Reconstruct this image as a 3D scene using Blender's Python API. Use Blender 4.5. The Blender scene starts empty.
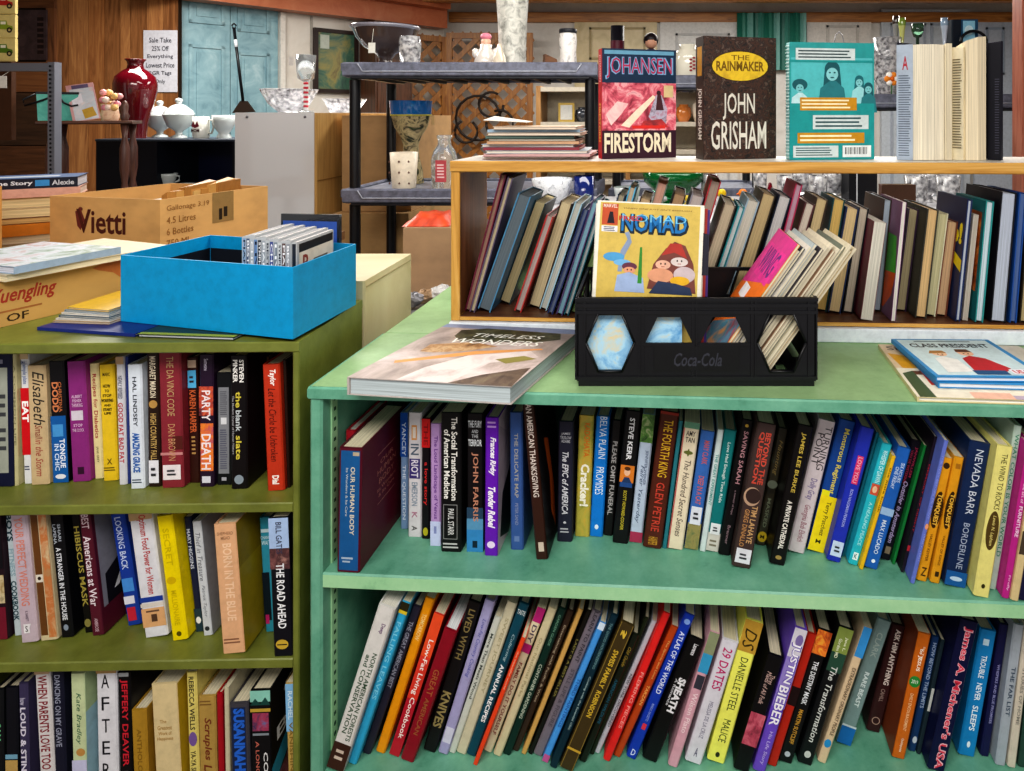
import bpy, math, random
from mathutils import Vector, Matrix, Euler
random.seed(7)
C = bpy.context.scene.collection
PI = math.pi
F = 650.0; PX = 650.0; PY = 115.0; CZ = 1.5      # focal length, principal point, camera height

def P(px, py, Y):                                  # photo pixel + distance -> world point
    return Vector(((px-PX)*Y/F, Y, CZ-(py-PY)*Y/F))
def XatY(px, Y): return (px-PX)*Y/F
def ZatY(py, Y): return CZ-(py-PY)*Y/F

# ------------------------------------------------------------------ materials
def lin(h):
    h = h.lstrip('#')
    out = []
    for i in (0, 2, 4):
        c = int(h[i:i+2], 16)/255
        out.append(c/12.92 if c <= 0.04045 else ((c+0.055)/1.055)**2.4)
    return (*out, 1)
_m = {}
def newmat(key):
    m = bpy.data.materials.new(key.replace(' ', '_')[:50]); m.use_nodes = True
    return m, m.node_tree.nodes, m.node_tree.links, m.node_tree.nodes['Principled BSDF']
def coords(n, l, scale=(1, 1, 1), kind='Object'):
    tc = n.new('ShaderNodeTexCoord'); mp = n.new('ShaderNodeMapping')
    mp.inputs['Scale'].default_value = scale
    l.new(tc.outputs[kind], mp.inputs['Vector']); return mp.outputs['Vector']
def noise(n, l, vec, scale, detail=4, rough=.6, dist=0):
    t = n.new('ShaderNodeTexNoise'); t.inputs['Scale'].default_value = scale
    t.inputs['Detail'].default_value = detail; t.inputs['Roughness'].default_value = rough
    t.inputs['Distortion'].default_value = dist
    l.new(vec, t.inputs['Vector']); return t.outputs['Fac']
def ramp(n, l, fac, stops, interp='LINEAR'):
    r = n.new('ShaderNodeValToRGB'); r.color_ramp.interpolation = interp
    el = r.color_ramp.elements
    while len(el) < len(stops): el.new(0.5)
    for e, (p, c) in zip(el, stops):
        e.position = p; e.color = lin(c)
    l.new(fac, r.inputs['Fac']); return r.outputs['Color']
def bump(n, l, fac, b, strength=.3, dist=.002):
    q = n.new('ShaderNodeBump'); q.inputs['Strength'].default_value = strength
    q.inputs['Distance'].default_value = dist
    l.new(fac, q.inputs['Height']); l.new(q.outputs['Normal'], b.inputs['Normal'])
def shade(h, f):
    h = h.lstrip('#'); r = [int(h[i:i+2], 16) for i in (0, 2, 4)]
    r = [max(0, min(255, int(c*f))) for c in r]
    return '#%02x%02x%02x' % tuple(r)

def mat(spec, rough=.38):
    """'#hex' plain, 'M:c1,c2,..:scale' mottled, 'G:top,bottom' vertical gradient print, or a named material"""
    k = (spec, rough)
    if k in _m: return _m[k]
    m, n, l, b = newmat(spec)
    b.inputs['Roughness'].default_value = rough
    if spec.startswith('#'):
        v = coords(n, l)
        f = noise(n, l, v, 45, 5, .7)
        l.new(ramp(n, l, f, [(.28, shade(spec, .93)), (.5, spec), (.75, shade(spec, 1.05))]), b.inputs['Base Color'])
        b.inputs['Specular IOR Level'].default_value = .28
    elif spec.startswith('M:'):
        _, cs, sc = spec.split(':'); cs = cs.split(',')
        f = noise(n, l, coords(n, l), float(sc), 6, .65, .8)
        k0 = len(cs)
        l.new(ramp(n, l, f, [(.3+.42*i/max(1, k0-1), c) for i, c in enumerate(cs)]), b.inputs['Base Color'])
    elif spec == 'olive':
        v = coords(n, l); f = noise(n, l, v, 9, 8, .7)
        l.new(ramp(n, l, f, [(.25, '#5d6226'), (.5, '#737a34'), (.72, '#858b42'), (.8, '#a5a466')]), b.inputs['Base Color'])
        bump(n, l, noise(n, l, v, 120, 3), b, .15)
    elif spec in ('mint', 'mint_edge', 'mint_top'):
        v = coords(n, l, (1, 1, 1)); f = noise(n, l, v, 14, 9, .72)
        pal = {'mint': ['#3c7860', '#609f86', '#74b096', '#8cc4a8'],
               'mint_edge': ['#6fa67c', '#9ccfa0', '#aad8aa', '#c6e4b8'],
               'mint_top': ['#6c8f60', '#8aac7c', '#98ba88', '#b0cc9c']}[spec]  # mint_top: yellower green puts the light falling on the tops into the colour
        c1 = ramp(n, l, f, [(.22, pal[0]), (.4, pal[1]), (.6, pal[2]), (.85, pal[3])])
        f2 = noise(n, l, coords(n, l, (3, 3, 3)), 12, 10, .8)
        f3 = ramp(n, l, f2, [(.64, '#000000'), (.69, '#ffffff')])
        mx = n.new('ShaderNodeMix'); mx.data_type = 'RGBA'
        l.new(f3, mx.inputs['Factor']); l.new(c1, mx.inputs['A']); mx.inputs['B'].default_value = lin('#6c8468')
        l.new(mx.outputs['Result'], b.inputs['Base Color'])
        b.inputs['Roughness'].default_value = .42
        bump(n, l, noise(n, l, v, 60, 4), b, .2)
    elif spec.startswith('wood'):
        # wood:c1,c2,c3:axis
        _, cs, ax = spec.split(':'); cs = cs.split(',')
        s = {'x': (1.2, 14, 14), 'y': (14, 1.2, 14), 'z': (14, 14, 1.2)}[ax]
        v = coords(n, l, s); f = noise(n, l, v, 2.2, 8, .62, 1.6)
        l.new(ramp(n, l, f, [(.3, cs[0]), (.5, cs[1]), (.68, cs[2])]), b.inputs['Base Color'])
        bump(n, l, f, b, .25)
    elif spec.startswith('pages'):
        _, c, ax = spec.split(':')
        s = {'x': (900, 4, 4), 'y': (4, 900, 4), 'z': (4, 4, 900)}[ax]
        f = noise(n, l, coords(n, l, s), 1.0, 3, .7)
        l.new(ramp(n, l, f, [(.25, shade(c, .74)), (.5, shade(c, .98)), (.7, shade(c, 1.1))]), b.inputs['Base Color'])
        b.inputs['Roughness'].default_value = .9
    elif spec == 'glass':
        b.inputs['Base Color'].default_value = (.93, .96, .97, 1)
        b.inputs['Transmission Weight'].default_value = .85
        b.inputs['Roughness'].default_value = .06; b.inputs['IOR'].default_value = 1.45
    elif spec.startswith('glass:'):
        b.inputs['Base Color'].default_value = lin(spec.split(':')[1])
        b.inputs['Transmission Weight'].default_value = .6
        b.inputs['Roughness'].default_value = .08
    elif spec == 'crystal':
        f = noise(n, l, coords(n, l), 55, 2, .5)
        l.new(ramp(n, l, f, [(.34, '#8c8c90'), (.5, '#d4d4d8'), (.6, '#ffffff')]), b.inputs['Base Color'])  # grey to white speckle puts the glitter of cut glass into the colour
        b.inputs['Roughness'].default_value = .1; b.inputs['Transmission Weight'].default_value = .6
    elif spec.startswith('metal:'):
        b.inputs['Base Color'].default_value = lin(spec.split(':')[1]); b.inputs['Metallic'].default_value = .7
        b.inputs['Roughness'].default_value = .4
    elif spec.startswith('gloss:'):
        b.inputs['Base Color'].default_value = lin(spec.split(':')[1]); b.inputs['Roughness'].default_value = .08
        b.inputs['Coat Weight'].default_value = .6
    elif spec.startswith('plastic:'):
        c = spec.split(':')[1]
        f = noise(n, l, coords(n, l), 40, 4)
        l.new(ramp(n, l, f, [(.3, shade(c, .8)), (.7, shade(c, 1.15))]), b.inputs['Base Color'])
        b.inputs['Roughness'].default_value = .38
    elif spec.startswith('card:'):
        c = spec.split(':')[1]
        f = noise(n, l, coords(n, l, (1, 1, 1.6)), 9, 4, .55)
        l.new(ramp(n, l, f, [(.3, shade(c, .93)), (.5, c), (.7, shade(c, 1.05))]), b.inputs['Base Color'])
        b.inputs['Roughness'].default_value = .85
    _m[k] = m
    return m

# ------------------------------------------------------------------ lettering cache
_fc = bpy.data.curves.new('lettering', 'FONT'); _fo = bpy.data.objects.new('lettering', _fc); C.objects.link(_fo)
_txt = {}
def glyphs(s, bold=0.0, shear=0.0):
    k = (s, bold, shear)
    if k in _txt: return _txt[k]
    _fc.body = s; _fc.offset = bold; _fc.shear = shear; _fc.resolution_u = 2; _fc.size = 1; _fc.space_line = .9
    _fc.align_x = 'CENTER'
    dg = bpy.context.evaluated_depsgraph_get(); dg.update()
    ev = _fo.evaluated_get(dg); me = ev.to_mesh()
    vs = [(v.co.x, v.co.y) for v in me.vertices]; fs = [tuple(p.vertices) for p in me.polygons]
    ev.to_mesh_clear()
    if vs:
        x0 = min(v[0] for v in vs); x1 = max(v[0] for v in vs); y0 = min(v[1] for v in vs); y1 = max(v[1] for v in vs)
        w = max(1e-6, x1-x0); h = max(1e-6, y1-y0)
        vs = [((x-x0)/w, (y-y0)/h) for x, y in vs]
    else: w = h = 1
    _txt[k] = (vs, fs, w/h)
    return _txt[k]

# ------------------------------------------------------------------ mesh builder
class MB:
    def __init__(s): s.v = []; s.f = []; s.m = []; s.mats = []; s.sm = []
    def mi(s, m):
        if isinstance(m, str): m = mat(m)
        if m not in s.mats: s.mats.append(m)
        return s.mats.index(m)
    def face(s, pts, m, smooth=False):
        i = len(s.v); s.v += [tuple(p) for p in pts]; s.f.append(tuple(range(i, i+len(pts)))); s.m.append(s.mi(m)); s.sm.append(smooth)
    def mesh(s, vs, fs, m, smooth=False):
        i = len(s.v); s.v += [tuple(p) for p in vs]; k = s.mi(m)
        for f in fs: s.f.append(tuple(a+i for a in f)); s.m.append(k); s.sm.append(smooth)
        return s
    def box(s, x0, x1, y0, y1, z0, z1, m):
        vs = [(x, y, z) for z in (z0, z1) for y in (y0, y1) for x in (x0, x1)]
        s.mesh(vs, [(0, 2, 3, 1), (4, 5, 7, 6), (0, 1, 5, 4), (2, 6, 7, 3), (0, 4, 6, 2), (1, 3, 7, 5)], m); return s
    def bbox(s, x0, x1, y0, y1, z0, z1, m, c=.002):
        """box with chamfered long edges: an octagonal section extruded along its longest axis"""
        d = [x1-x0, y1-y0, z1-z0]; a = d.index(max(d)); lo = [x0, y0, z0]; hi = [x1, y1, z1]
        o = [i for i in range(3) if i != a]; c = min(c, d[o[0]]*.3, d[o[1]]*.3)
        (p0, p1), (q0, q1) = (lo[o[0]], hi[o[0]]), (lo[o[1]], hi[o[1]])
        sec = [(p0+c, q0), (p1-c, q0), (p1, q0+c), (p1, q1-c), (p1-c, q1), (p0+c, q1), (p0, q1-c), (p0, q0+c)]
        vs = []
        for t in (lo[a], hi[a]):
            for p, q in sec:
                w = [0, 0, 0]; w[a] = t; w[o[0]] = p; w[o[1]] = q; vs.append(tuple(w))
        fs = [tuple(range(7, -1, -1)), tuple(range(8, 16))]+[(i, (i+1) % 8, 8+(i+1) % 8, 8+i) for i in range(8)]
        s.mesh(vs, fs, m); return s
    def hexa(s, b, t, m):
        """bottom 4 pts (ccw), top 4 pts"""
        s.mesh(list(b)+list(t), [(3, 2, 1, 0), (4, 5, 6, 7), (0, 1, 5, 4), (1, 2, 6, 5), (2, 3, 7, 6), (3, 0, 4, 7)], m); return s
    def prism(s, poly, z0, z1, m, z0f=None):
        n = len(poly)
        vs = [(x, y, z0) for x, y in poly]+[(x, y, z1) for x, y in poly]
        s.mesh(vs, [tuple(range(n-1, -1, -1)), tuple(range(n, 2*n))]+[(i, (i+1) % n, n+(i+1) % n, n+i) for i in range(n)], m); return s
    def lathe(s, prof, c, m, seg=20, scal=None):
        """prof [(r,z)], c = centre; scal=(n, amp) scallops radius"""
        vs = []; fs = []
        for r, z in prof:
            for k in range(seg):
                a = 2*PI*k/seg; rr = r
                if scal: rr = r*(1+scal[1]*abs(math.sin(a*scal[0]/2))*z/max(q[1] for q in prof))
                vs.append((c[0]+rr*math.cos(a), c[1]+rr*math.sin(a), c[2]+z))
        for i in range(len(prof)-1):
            for k in range(seg):
                fs.append((i*seg+k, i*seg+(k+1) % seg, (i+1)*seg+(k+1) % seg, (i+1)*seg+k))
        s.mesh(vs, fs, m, True)
        if prof[0][0] > 1e-4: s.face([vs[k] for k in range(seg-1, -1, -1)], m)
        return s
    def tube(s, path, r, m, seg=8, r2=None):
        path = [Vector(p) for p in path]; vs = []; fs = []; n = len(path)
        for i, p in enumerate(path):
            d = (path[min(i+1, n-1)]-path[max(i-1, 0)]).normalized()
            u = d.cross(Vector((0, 0, 1)));
            if u.length < .05: u = d.cross(Vector((0, 1, 0)))
            u.normalize(); w = d.cross(u); rr = r if r2 is None else r+(r2-r)*i/(n-1)
            for k in range(seg):
                a = 2*PI*k/seg; vs.append(p+(u*math.cos(a)+w*math.sin(a))*rr)
        for i in range(n-1):
            for k in range(seg): fs.append((i*seg+k, i*seg+(k+1) % seg, (i+1)*seg+(k+1) % seg, (i+1)*seg+k))
        fs += [tuple(range(seg-1, -1, -1)), tuple((n-1)*seg+k for k in range(seg))]
        s.mesh(vs, fs, m, True); return s
    def ball(s, c, r, m, sx=1, sy=1, sz=1, seg=12, rings=8):
        vs = []; fs = []
        for i in range(rings+1):
            t = PI*i/rings
            for k in range(seg):
                a = 2*PI*k/seg; vs.append((c[0]+r*sx*math.sin(t)*math.cos(a), c[1]+r*sy*math.sin(t)*math.sin(a), c[2]+r*sz*math.cos(t)))
        for i in range(rings):
            for k in range(seg): fs.append((i*seg+k, i*seg+(k+1) % seg, (i+1)*seg+(k+1) % seg, (i+1)*seg+k))
        s.mesh(vs, fs, m, True); return s
    def build(s, name, parent=None, label=None, cat=None, group=None, kind=None):
        me = bpy.data.meshes.new(name); me.from_pydata(s.v, [], s.f)
        for m in s.mats: me.materials.append(m)
        me.polygons.foreach_set('material_index', s.m); me.polygons.foreach_set('use_smooth', s.sm)
        me.update()
        o = bpy.data.objects.new(name, me); C.objects.link(o)
        if parent: o.parent = parent
        tag(o, label, cat, group, kind); return o

def tag(o, label=None, cat=None, group=None, kind=None):
    if label: o['label'] = label
    if cat: o['category'] = cat
    if group: o['group'] = group
    if kind: o['kind'] = kind
    return o
def thing(name, label, cat, loc=(0, 0, 0), rot=(0, 0, 0), group=None):
    o = bpy.data.objects.new(name, None); C.objects.link(o); o.location = loc; o.rotation_euler = rot
    o.empty_display_size = .02
    return tag(o, label, cat, group)

class Art:
    """flat print on a rectangular face: origin, unit axes U (right) and V (up), normal N; W x H metres"""
    def __init__(s, mb, o, U, V, N, W, H, eps=.00025):
        s.mb = mb; s.o = Vector(o); s.U = Vector(U); s.V = Vector(V); s.N = Vector(N); s.W = W; s.H = H; s.e = eps; s.k = 1
    def pt(s, u, v, k): return s.o+s.U*(u*s.W)+s.V*(v*s.H)+s.N*(s.e*k)
    def nk(s): s.k += .12; return s.k
    def rect(s, u0, v0, u1, v1, m):
        k = s.nk(); s.mb.face([s.pt(u0, v0, k), s.pt(u1, v0, k), s.pt(u1, v1, k), s.pt(u0, v1, k)], m)
    def poly(s, pts, m):
        k = s.nk(); s.mb.face([s.pt(u, v, k) for u, v in pts], m)
    def ell(s, cu, cv, ru, rv, m, n=24):
        s.poly([(cu+ru*math.cos(2*PI*i/n), cv+rv*math.sin(2*PI*i/n)) for i in range(n)], m)
    def rrect(s, u0, v0, u1, v1, m, r=.3):
        h = (v1-v0)*r; w = h*s.H/s.W; pts = []
        for cx, cy, a0 in ((u1-w, v1-h, 0), (u0+w, v1-h, 90), (u0+w, v0+h, 180), (u1-w, v0+h, 270)):
            for j in range(4):
                a = math.radians(a0+30*j); pts.append((cx+w*math.cos(a), cy+h*math.sin(a)))
        s.poly(pts, m)
    def text(s, t, u0, v0, u1, v1, m, rot=0, bold=0., shear=0.):
        vs, fs, asp = glyphs(t, bold, shear); k = s.nk()+.4
        if rot == 0: q = [s.pt(u0+x*(u1-u0), v0+y*(v1-v0), k) for x, y in vs]
        elif rot == -90: q = [s.pt(u0+y*(u1-u0), v1-x*(v1-v0), k) for x, y in vs]
        else: q = [s.pt(u1-y*(u1-u0), v0+x*(v1-v0), k) for x, y in vs]
        s.mb.mesh(q, fs, m)
    def lines(s, u0, v0, u1, v1, m, n, seed=0, fill=.45):
        """a block of fine print"""
        r = random.Random(seed); h = (v1-v0)/n
        for i in range(n):
            e = u1-(u1-u0)*r.random()*.2; s.rect(u0, v0+h*(i+.5-fill/2), e, v0+h*(i+.5+fill/2), m)

# ------------------------------------------------------------------ books
def make_book(label, group, loc, yaw, phi, t, H, D, col, art=(), pages='#e8e0cc', hard=True, flip=False,
              rside=(), lside=(), cat='book', name='book', pitch=0., extra=None):
    root = thing(name, label, cat, loc, (pitch, phi, yaw), group)
    c = .0026 if hard else .0009
    c = min(c, t*.22); oh = .003 if hard else .0004
    mb = MB(); x0, x1 = -t/2, t/2
    fy = (lambda y: D-y) if flip else (lambda y: y)
    ch = min(.0025, t*.18)
    sec = [(x0, ch+c), (x0, ch), (x0+ch, 0), (x1-ch, 0), (x1, ch), (x1, ch+c)]
    sec = [(x, fy(y)) for x, y in sec]
    mb.prism(sec, 0, H, col)
    ys = sorted((fy(ch+c*.9), fy(D)))
    mb.box(x0, x0+c, ys[0], ys[1], 0, H, col); mb.box(x1-c, x1, ys[0], ys[1], 0, H, col)
    sp = MB()
    if not flip:
        A = Art(mb, (x0, 0, 0), (1, 0, 0), (0, 0, 1), (0, -1, 0), t, H)
        draw(A, art)
    if rside: draw(Art(mb, (x1, 0, 0), (0, 1, 0), (0, 0, 1), (1, 0, 0), D, H), rside)
    if lside: draw(Art(mb, (x0, D, 0), (0, -1, 0), (0, 0, 1), (-1, 0, 0), D, H), lside)
    mb.build('cover', root)
    py = sorted((fy(ch+c), fy(D-oh)))
    if t > .0035:
        MB().box(x0+c, x1-c, py[0], py[1], oh, H-oh, 'pages:%s:x' % pages).build('page_block', root)
    if extra:
        for a, b, colr in extra:                       # library stickers
            s = MB(); Art(s, (x0, 0, 0), (1, 0, 0), (0, 0, 1), (0, -1, 0), t, H).rect(.1, 1-b, .9, 1-a, colr)
            q = Art(s, (x0, 0, 0), (1, 0, 0), (0, 0, 1), (0, -1, 0), t, H); q.k = 6
            q.lines(.3, 1-b+(b-a)*.25, .7, 1-a-(b-a)*.25, '#33333a', 2, 1)
            for i, v in enumerate(s.v): s.v[i] = (v[0], v[1]-.0009, v[2])
            s.build('spine_sticker', root)
    return root
def draw(A, art):
    for a in art:
        k = a[0]
        if k == 't':      # text down the spine: s, a, b, col, size, offset, bold, shear
            _, s, f0, f1, col = a[:5]; sz = a[5] if len(a) > 5 else .55; off = a[6] if len(a) > 6 else 0
            bo = a[7] if len(a) > 7 else 0.015; sh = a[8] if len(a) > 8 else 0
            A.text(s, .5-sz/2+off, 1-f1, .5+sz/2+off, 1-f0, col, -90, bo, sh)
        elif k == 'h':    # upright text: s, a, b, col, width, u-centre, bold, shear
            _, s, f0, f1, col = a[:5]; w = a[5] if len(a) > 5 else .7; cu = a[6] if len(a) > 6 else .5
            A.text(s, cu-w/2, 1-f1, cu+w/2, 1-f0, col, 0, a[7] if len(a) > 7 else .01, a[8] if len(a) > 8 else 0)
        elif k == 'b':    # band: a, b, col, u0, u1
            A.rect(a[4] if len(a) > 4 else 0, 1-a[2], a[5] if len(a) > 5 else 1, 1-a[1], a[3])
        elif k == 'e':    # ellipse: cv, rv, col, cu, ru
            A.ell(a[4] if len(a) > 4 else .5, 1-a[1], a[5] if len(a) > 5 else .35, a[2], a[3])
        elif k == 'l':    # fine print block
            A.lines(a[4] if len(a) > 4 else .15, 1-a[2], a[5] if len(a) > 5 else .85, 1-a[1], a[3], a[6] if len(a) > 6 else 4, 3)
        elif k == 'p':
            A.poly([(u, 1-v) for u, v in a[1]], a[2])

ROWINFO = {}
LABELS = {}
def overlap(a, b):
    """separation test of two leaning rectangles; returns (depth)"""
    best = 1e9
    for q in (a, b):
        for ax in ((math.cos(q['phi']), -math.sin(q['phi'])), (math.sin(q['phi']), math.cos(q['phi']))):
            pa = [p[0]*ax[0]+p[1]*ax[1] for p in corners(a)]; pb = [p[0]*ax[0]+p[1]*ax[1] for p in corners(b)]
            d = min(max(pa), max(pb))-max(min(pa), min(pb))
            best = min(best, d)
            if d <= 0: return 0
    return best
def corners(q):
    c, s = math.cos(q['phi']), math.sin(q['phi']); t = q['t']/2; H = q['H']
    lift = t*abs(s)
    return [(q['x']+u*c+v*s, lift-u*s+v*c) for u, v in ((-t, 0), (t, 0), (t, H), (-t, H))]
def row(books, zs, yaw, origin, tan, edge_y, Drange, group, where, xmin=None, xmax=None, flip=False, zmax=None, ymin_gap=.006, ymax=None):
    """books measured in the photo; zs = shelf height; origin = front-left corner of the unit (x,y); yaw = its turn"""
    cy, sy = math.cos(yaw), math.sin(yaw); Q = []
    for bk in books:
        xt, yt, xb, yb, w, col, desc = bk[:7]; art = bk[7] if len(bk) > 7 else (); o = bk[8] if len(bk) > 8 else {}
        Y = (CZ-zs)*F/(yb-PY); X = (xb-PX)*Y/F
        yf = origin[1]+(X-origin[0])*sy/cy+ymin_gap
        if Y < yf:
            Y = yf; X = (xb-PX)*Y/F
        H = (yb-yt)*Y/F; dx = (xt-xb)*Y/F
        ph = math.atan2(dx, H); L = math.hypot(dx, H)
        t = w*Y/F*math.cos(ph)
        # to unit coordinates
        rx, ry = X-origin[0], Y-origin[1]
        Q.append(dict(x=rx*cy+ry*sy, y=-rx*sy+ry*cy, phi=ph, t=t, H=L, col=col, desc=desc, art=art, o=o))
    n = len(Q)
    if zmax:
        for q in Q:
            while max(p[1] for p in corners(q)) > zmax-zs-.003: q['H'] *= .99
    for it in range(160):
        mx = 0
        for i in range(n):
            for j in range(i+1, min(n, i+4)):
                a, b = Q[i], Q[j]
                d = overlap(a, b)
                if d > .0003:
                    mx = max(mx, d)
                    if a['x'] > b['x']: a['x'], b['x'] = b['x'], a['x']
                    a['x'] -= d*.26; b['x'] += d*.26
                    m = (b['phi']-a['phi'])*.1; a['phi'] += m; b['phi'] -= m
                    if a['t'] > .005: a['t'] -= d*.22
                    if b['t'] > .005: b['t'] -= d*.22
        for q in Q:
            cs = corners(q)
            lo = min(p[0] for p in cs); hi = max(p[0] for p in cs)
            if xmin is not None and lo < xmin: q['x'] += (xmin-lo)
            if xmax is not None and hi > xmax: q['x'] -= (hi-xmax)
            if zmax and max(p[1] for p in cs) > zmax-zs-.002: q['H'] *= .995
        if mx < .0004: break
    r = random.Random(len(books)); prev = None
    for i, q in enumerate(Q):
        o = q['o']; D = o.get('D', r.uniform(*Drange))
        if ymax and q['y']+D > ymax: D = max(.09, ymax-q['y'])
        lx, ly = q['x'], q['y']; lift = q['t']/2*abs(math.sin(q['phi']))
        loc = (origin[0]+lx*cy-ly*sy, origin[1]+lx*sy+ly*cy, zs+lift+.0005)
        short = q['desc'].split(' with ')[0]
        if i > 0: lab = '%s, right of %s, %s' % (q['desc'], art_(prev), where)
        else: lab = '%s, leftmost, %s' % (q['desc'], where)
        if len(lab.split()) > 16 and i > 0:
            lab = '%s, right of %s, %s' % (q['desc'], ' '.join(prev.split()[-3:]), where)
        if len(lab.split()) > 16 and i > 0:
            lab = '%s, right of %s, %s' % (q['desc'], ' '.join(prev.split()[-2:]), where)
        make_book(lab, group, loc, yaw, q['phi'], q['t'], q['H'], D, q['col'], q['art'], o.get('pages', '#d8cfb4'),
                  o.get('hard', True), flip, o.get('rside', ()), o.get('lside', ()), extra=o.get('st'))
        prev = short
def art_(s): return s
# ------------------------------------------------------------------ the three bookcases
def T(s, a, b, c='#ffffff', sz=.55, off=0, bold=.015, sh=0): return ('t', s, a, b, c, sz, off, bold, sh)
def Hh(s, a, b, c='#ffffff', w=.7, cu=.5, bold=.01, sh=0): return ('h', s, a, b, c, w, cu, bold, sh)
def B(a, b, c, u0=0, u1=1): return ('b', a, b, c, u0, u1)
def Lp(a, b, c, u0=.15, u1=.85, n=4): return ('l', a, b, c, u0, u1, n)
def E(v, rv, c, u=.5, ru=.35): return ('e', v, rv, c, u, ru)

# olive bookcase -----------------------------------------------------
OY = math.atan(.02); OR = (-.637, 1.18)                 # yaw and front-right corner
ocos, osin = math.cos(OY), math.sin(OY)
OW = .665
OO = (OR[0]-OW*ocos, OR[1]-OW*osin)                      # front-left corner
oc = thing('bookcase', 'olive green painted wooden bookcase with three rows of books, at the left', 'bookcase', (OO[0], OO[1], 0), (0, 0, OY))
OD = .272; OT = 1.088
for x0 in (0, OW-.012):
    MB().bbox(x0, x0+.012, 0, OD, 0, OT-.019, 'olive').build('side_panel', oc)
MB().bbox(0, OW, 0, OD, OT-.019, OT, 'olive').build('top_board', oc)
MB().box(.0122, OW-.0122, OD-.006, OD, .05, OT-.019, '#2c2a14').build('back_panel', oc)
OZ = (.7956, .5124, .229)
for z in OZ:
    b = MB().bbox(.0122, OW-.0122, .001, OD-.007, z-.018, z, 'olive')
    b.build('shelf_board', oc)
MB().box(.0122, OW-.0122, .01, .03, 0, .06, 'olive').build('plinth', oc)

# mint bookcase ------------------------------------------------------
GYAW = -math.atan(.060); GO = (-.603, 1.15)
gcos, gsin = math.cos(GYAW), math.sin(GYAW)
GW = 1.42; GD = .285; GT = 1.0188
gc = thing('bookcase', 'mint green painted wide bookcase holding two crowded rows of books', 'bookcase', (GO[0], GO[1], 0), (0, 0, GYAW))
for x0 in (0, GW-.023):
    MB().bbox(x0, x0+.023, 0, GD, 0, GT-.021, 'mint', .004).build('side_panel', gc)
for x0, s in ((.0232, 1), (GW-.0232-.019, 1)):
    mb = MB().box(x0, x0+.003, .028, .046, .35, GT-.022, 'mint_edge')
    for k in range(34):
        mb.box(x0+.0028, x0+.0036, .034, .040, .37+k*.0185, .376+k*.0185, '#1f4a38')
    mb.build('shelf_strip', gc)
mb = MB().bbox(-.002, GW+.002, -.003, GD, GT-.021, GT, 'mint', .004)
mb.build('top_board', gc)
mb = MB(); Art(mb, (0, -.0032, GT-.019), (1, 0, 0), (0, 0, 1), (0, -1, 0), GW, .017).rect(0, 0, 1, 1, 'mint'); mb.build('top_edge', gc)
mb = MB(); Art(mb, (0, 0, GT), (1, 0, 0), (0, 1, 0), (0, 0, 1), GW, GD).rect(.001, .01, .999, .999, 'mint_top'); mb.build('top_lit_tint', gc)  # thin sheet whose yellower green carries the light on the top
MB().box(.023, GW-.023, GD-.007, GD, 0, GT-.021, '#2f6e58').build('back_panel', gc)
GZ = (.689, .333)
for z in GZ:
    MB().bbox(.0235, GW-.0235, .002, GD-.008, z-.027, z, 'mint', .003).build('shelf_board', gc)
    mb = MB(); Art(mb, (.024, .0018, z-.0245), (1, 0, 0), (0, 0, 1), (0, -1, 0), GW-.048, .022).rect(0, 0, 1, 1, 'mint_edge'); mb.build('shelf_lip', gc)
MB().box(.0235, GW-.0235, .01, .03, 0, .06, 'mint').build('plinth', gc)
# second mint unit standing back to back behind it
MB().bbox(-.002, GW, GD+.002, GD+.43, 0, GT, 'mint_top', .004)
g2 = thing('bookcase', 'second mint bookcase backed against the mint book shelves, only its pale top showing', 'bookcase', (GO[0], GO[1], 0), (0, 0, GYAW))
MB().bbox(0, GW, GD+.003, GD+.45, GT-.021, GT-.0005, 'mint_top', .003).build('top_board', g2)
for x0 in (0, GW-.023): MB().bbox(x0, x0+.023, GD+.003, GD+.45, 0, GT-.022, 'mint_top').build('side_panel', g2)
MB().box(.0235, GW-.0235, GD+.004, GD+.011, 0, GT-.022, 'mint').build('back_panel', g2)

def gw(lx, ly, z): return (GO[0]+lx*gcos-ly*gsin, GO[1]+lx*gsin+ly*gcos, z)

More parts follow.
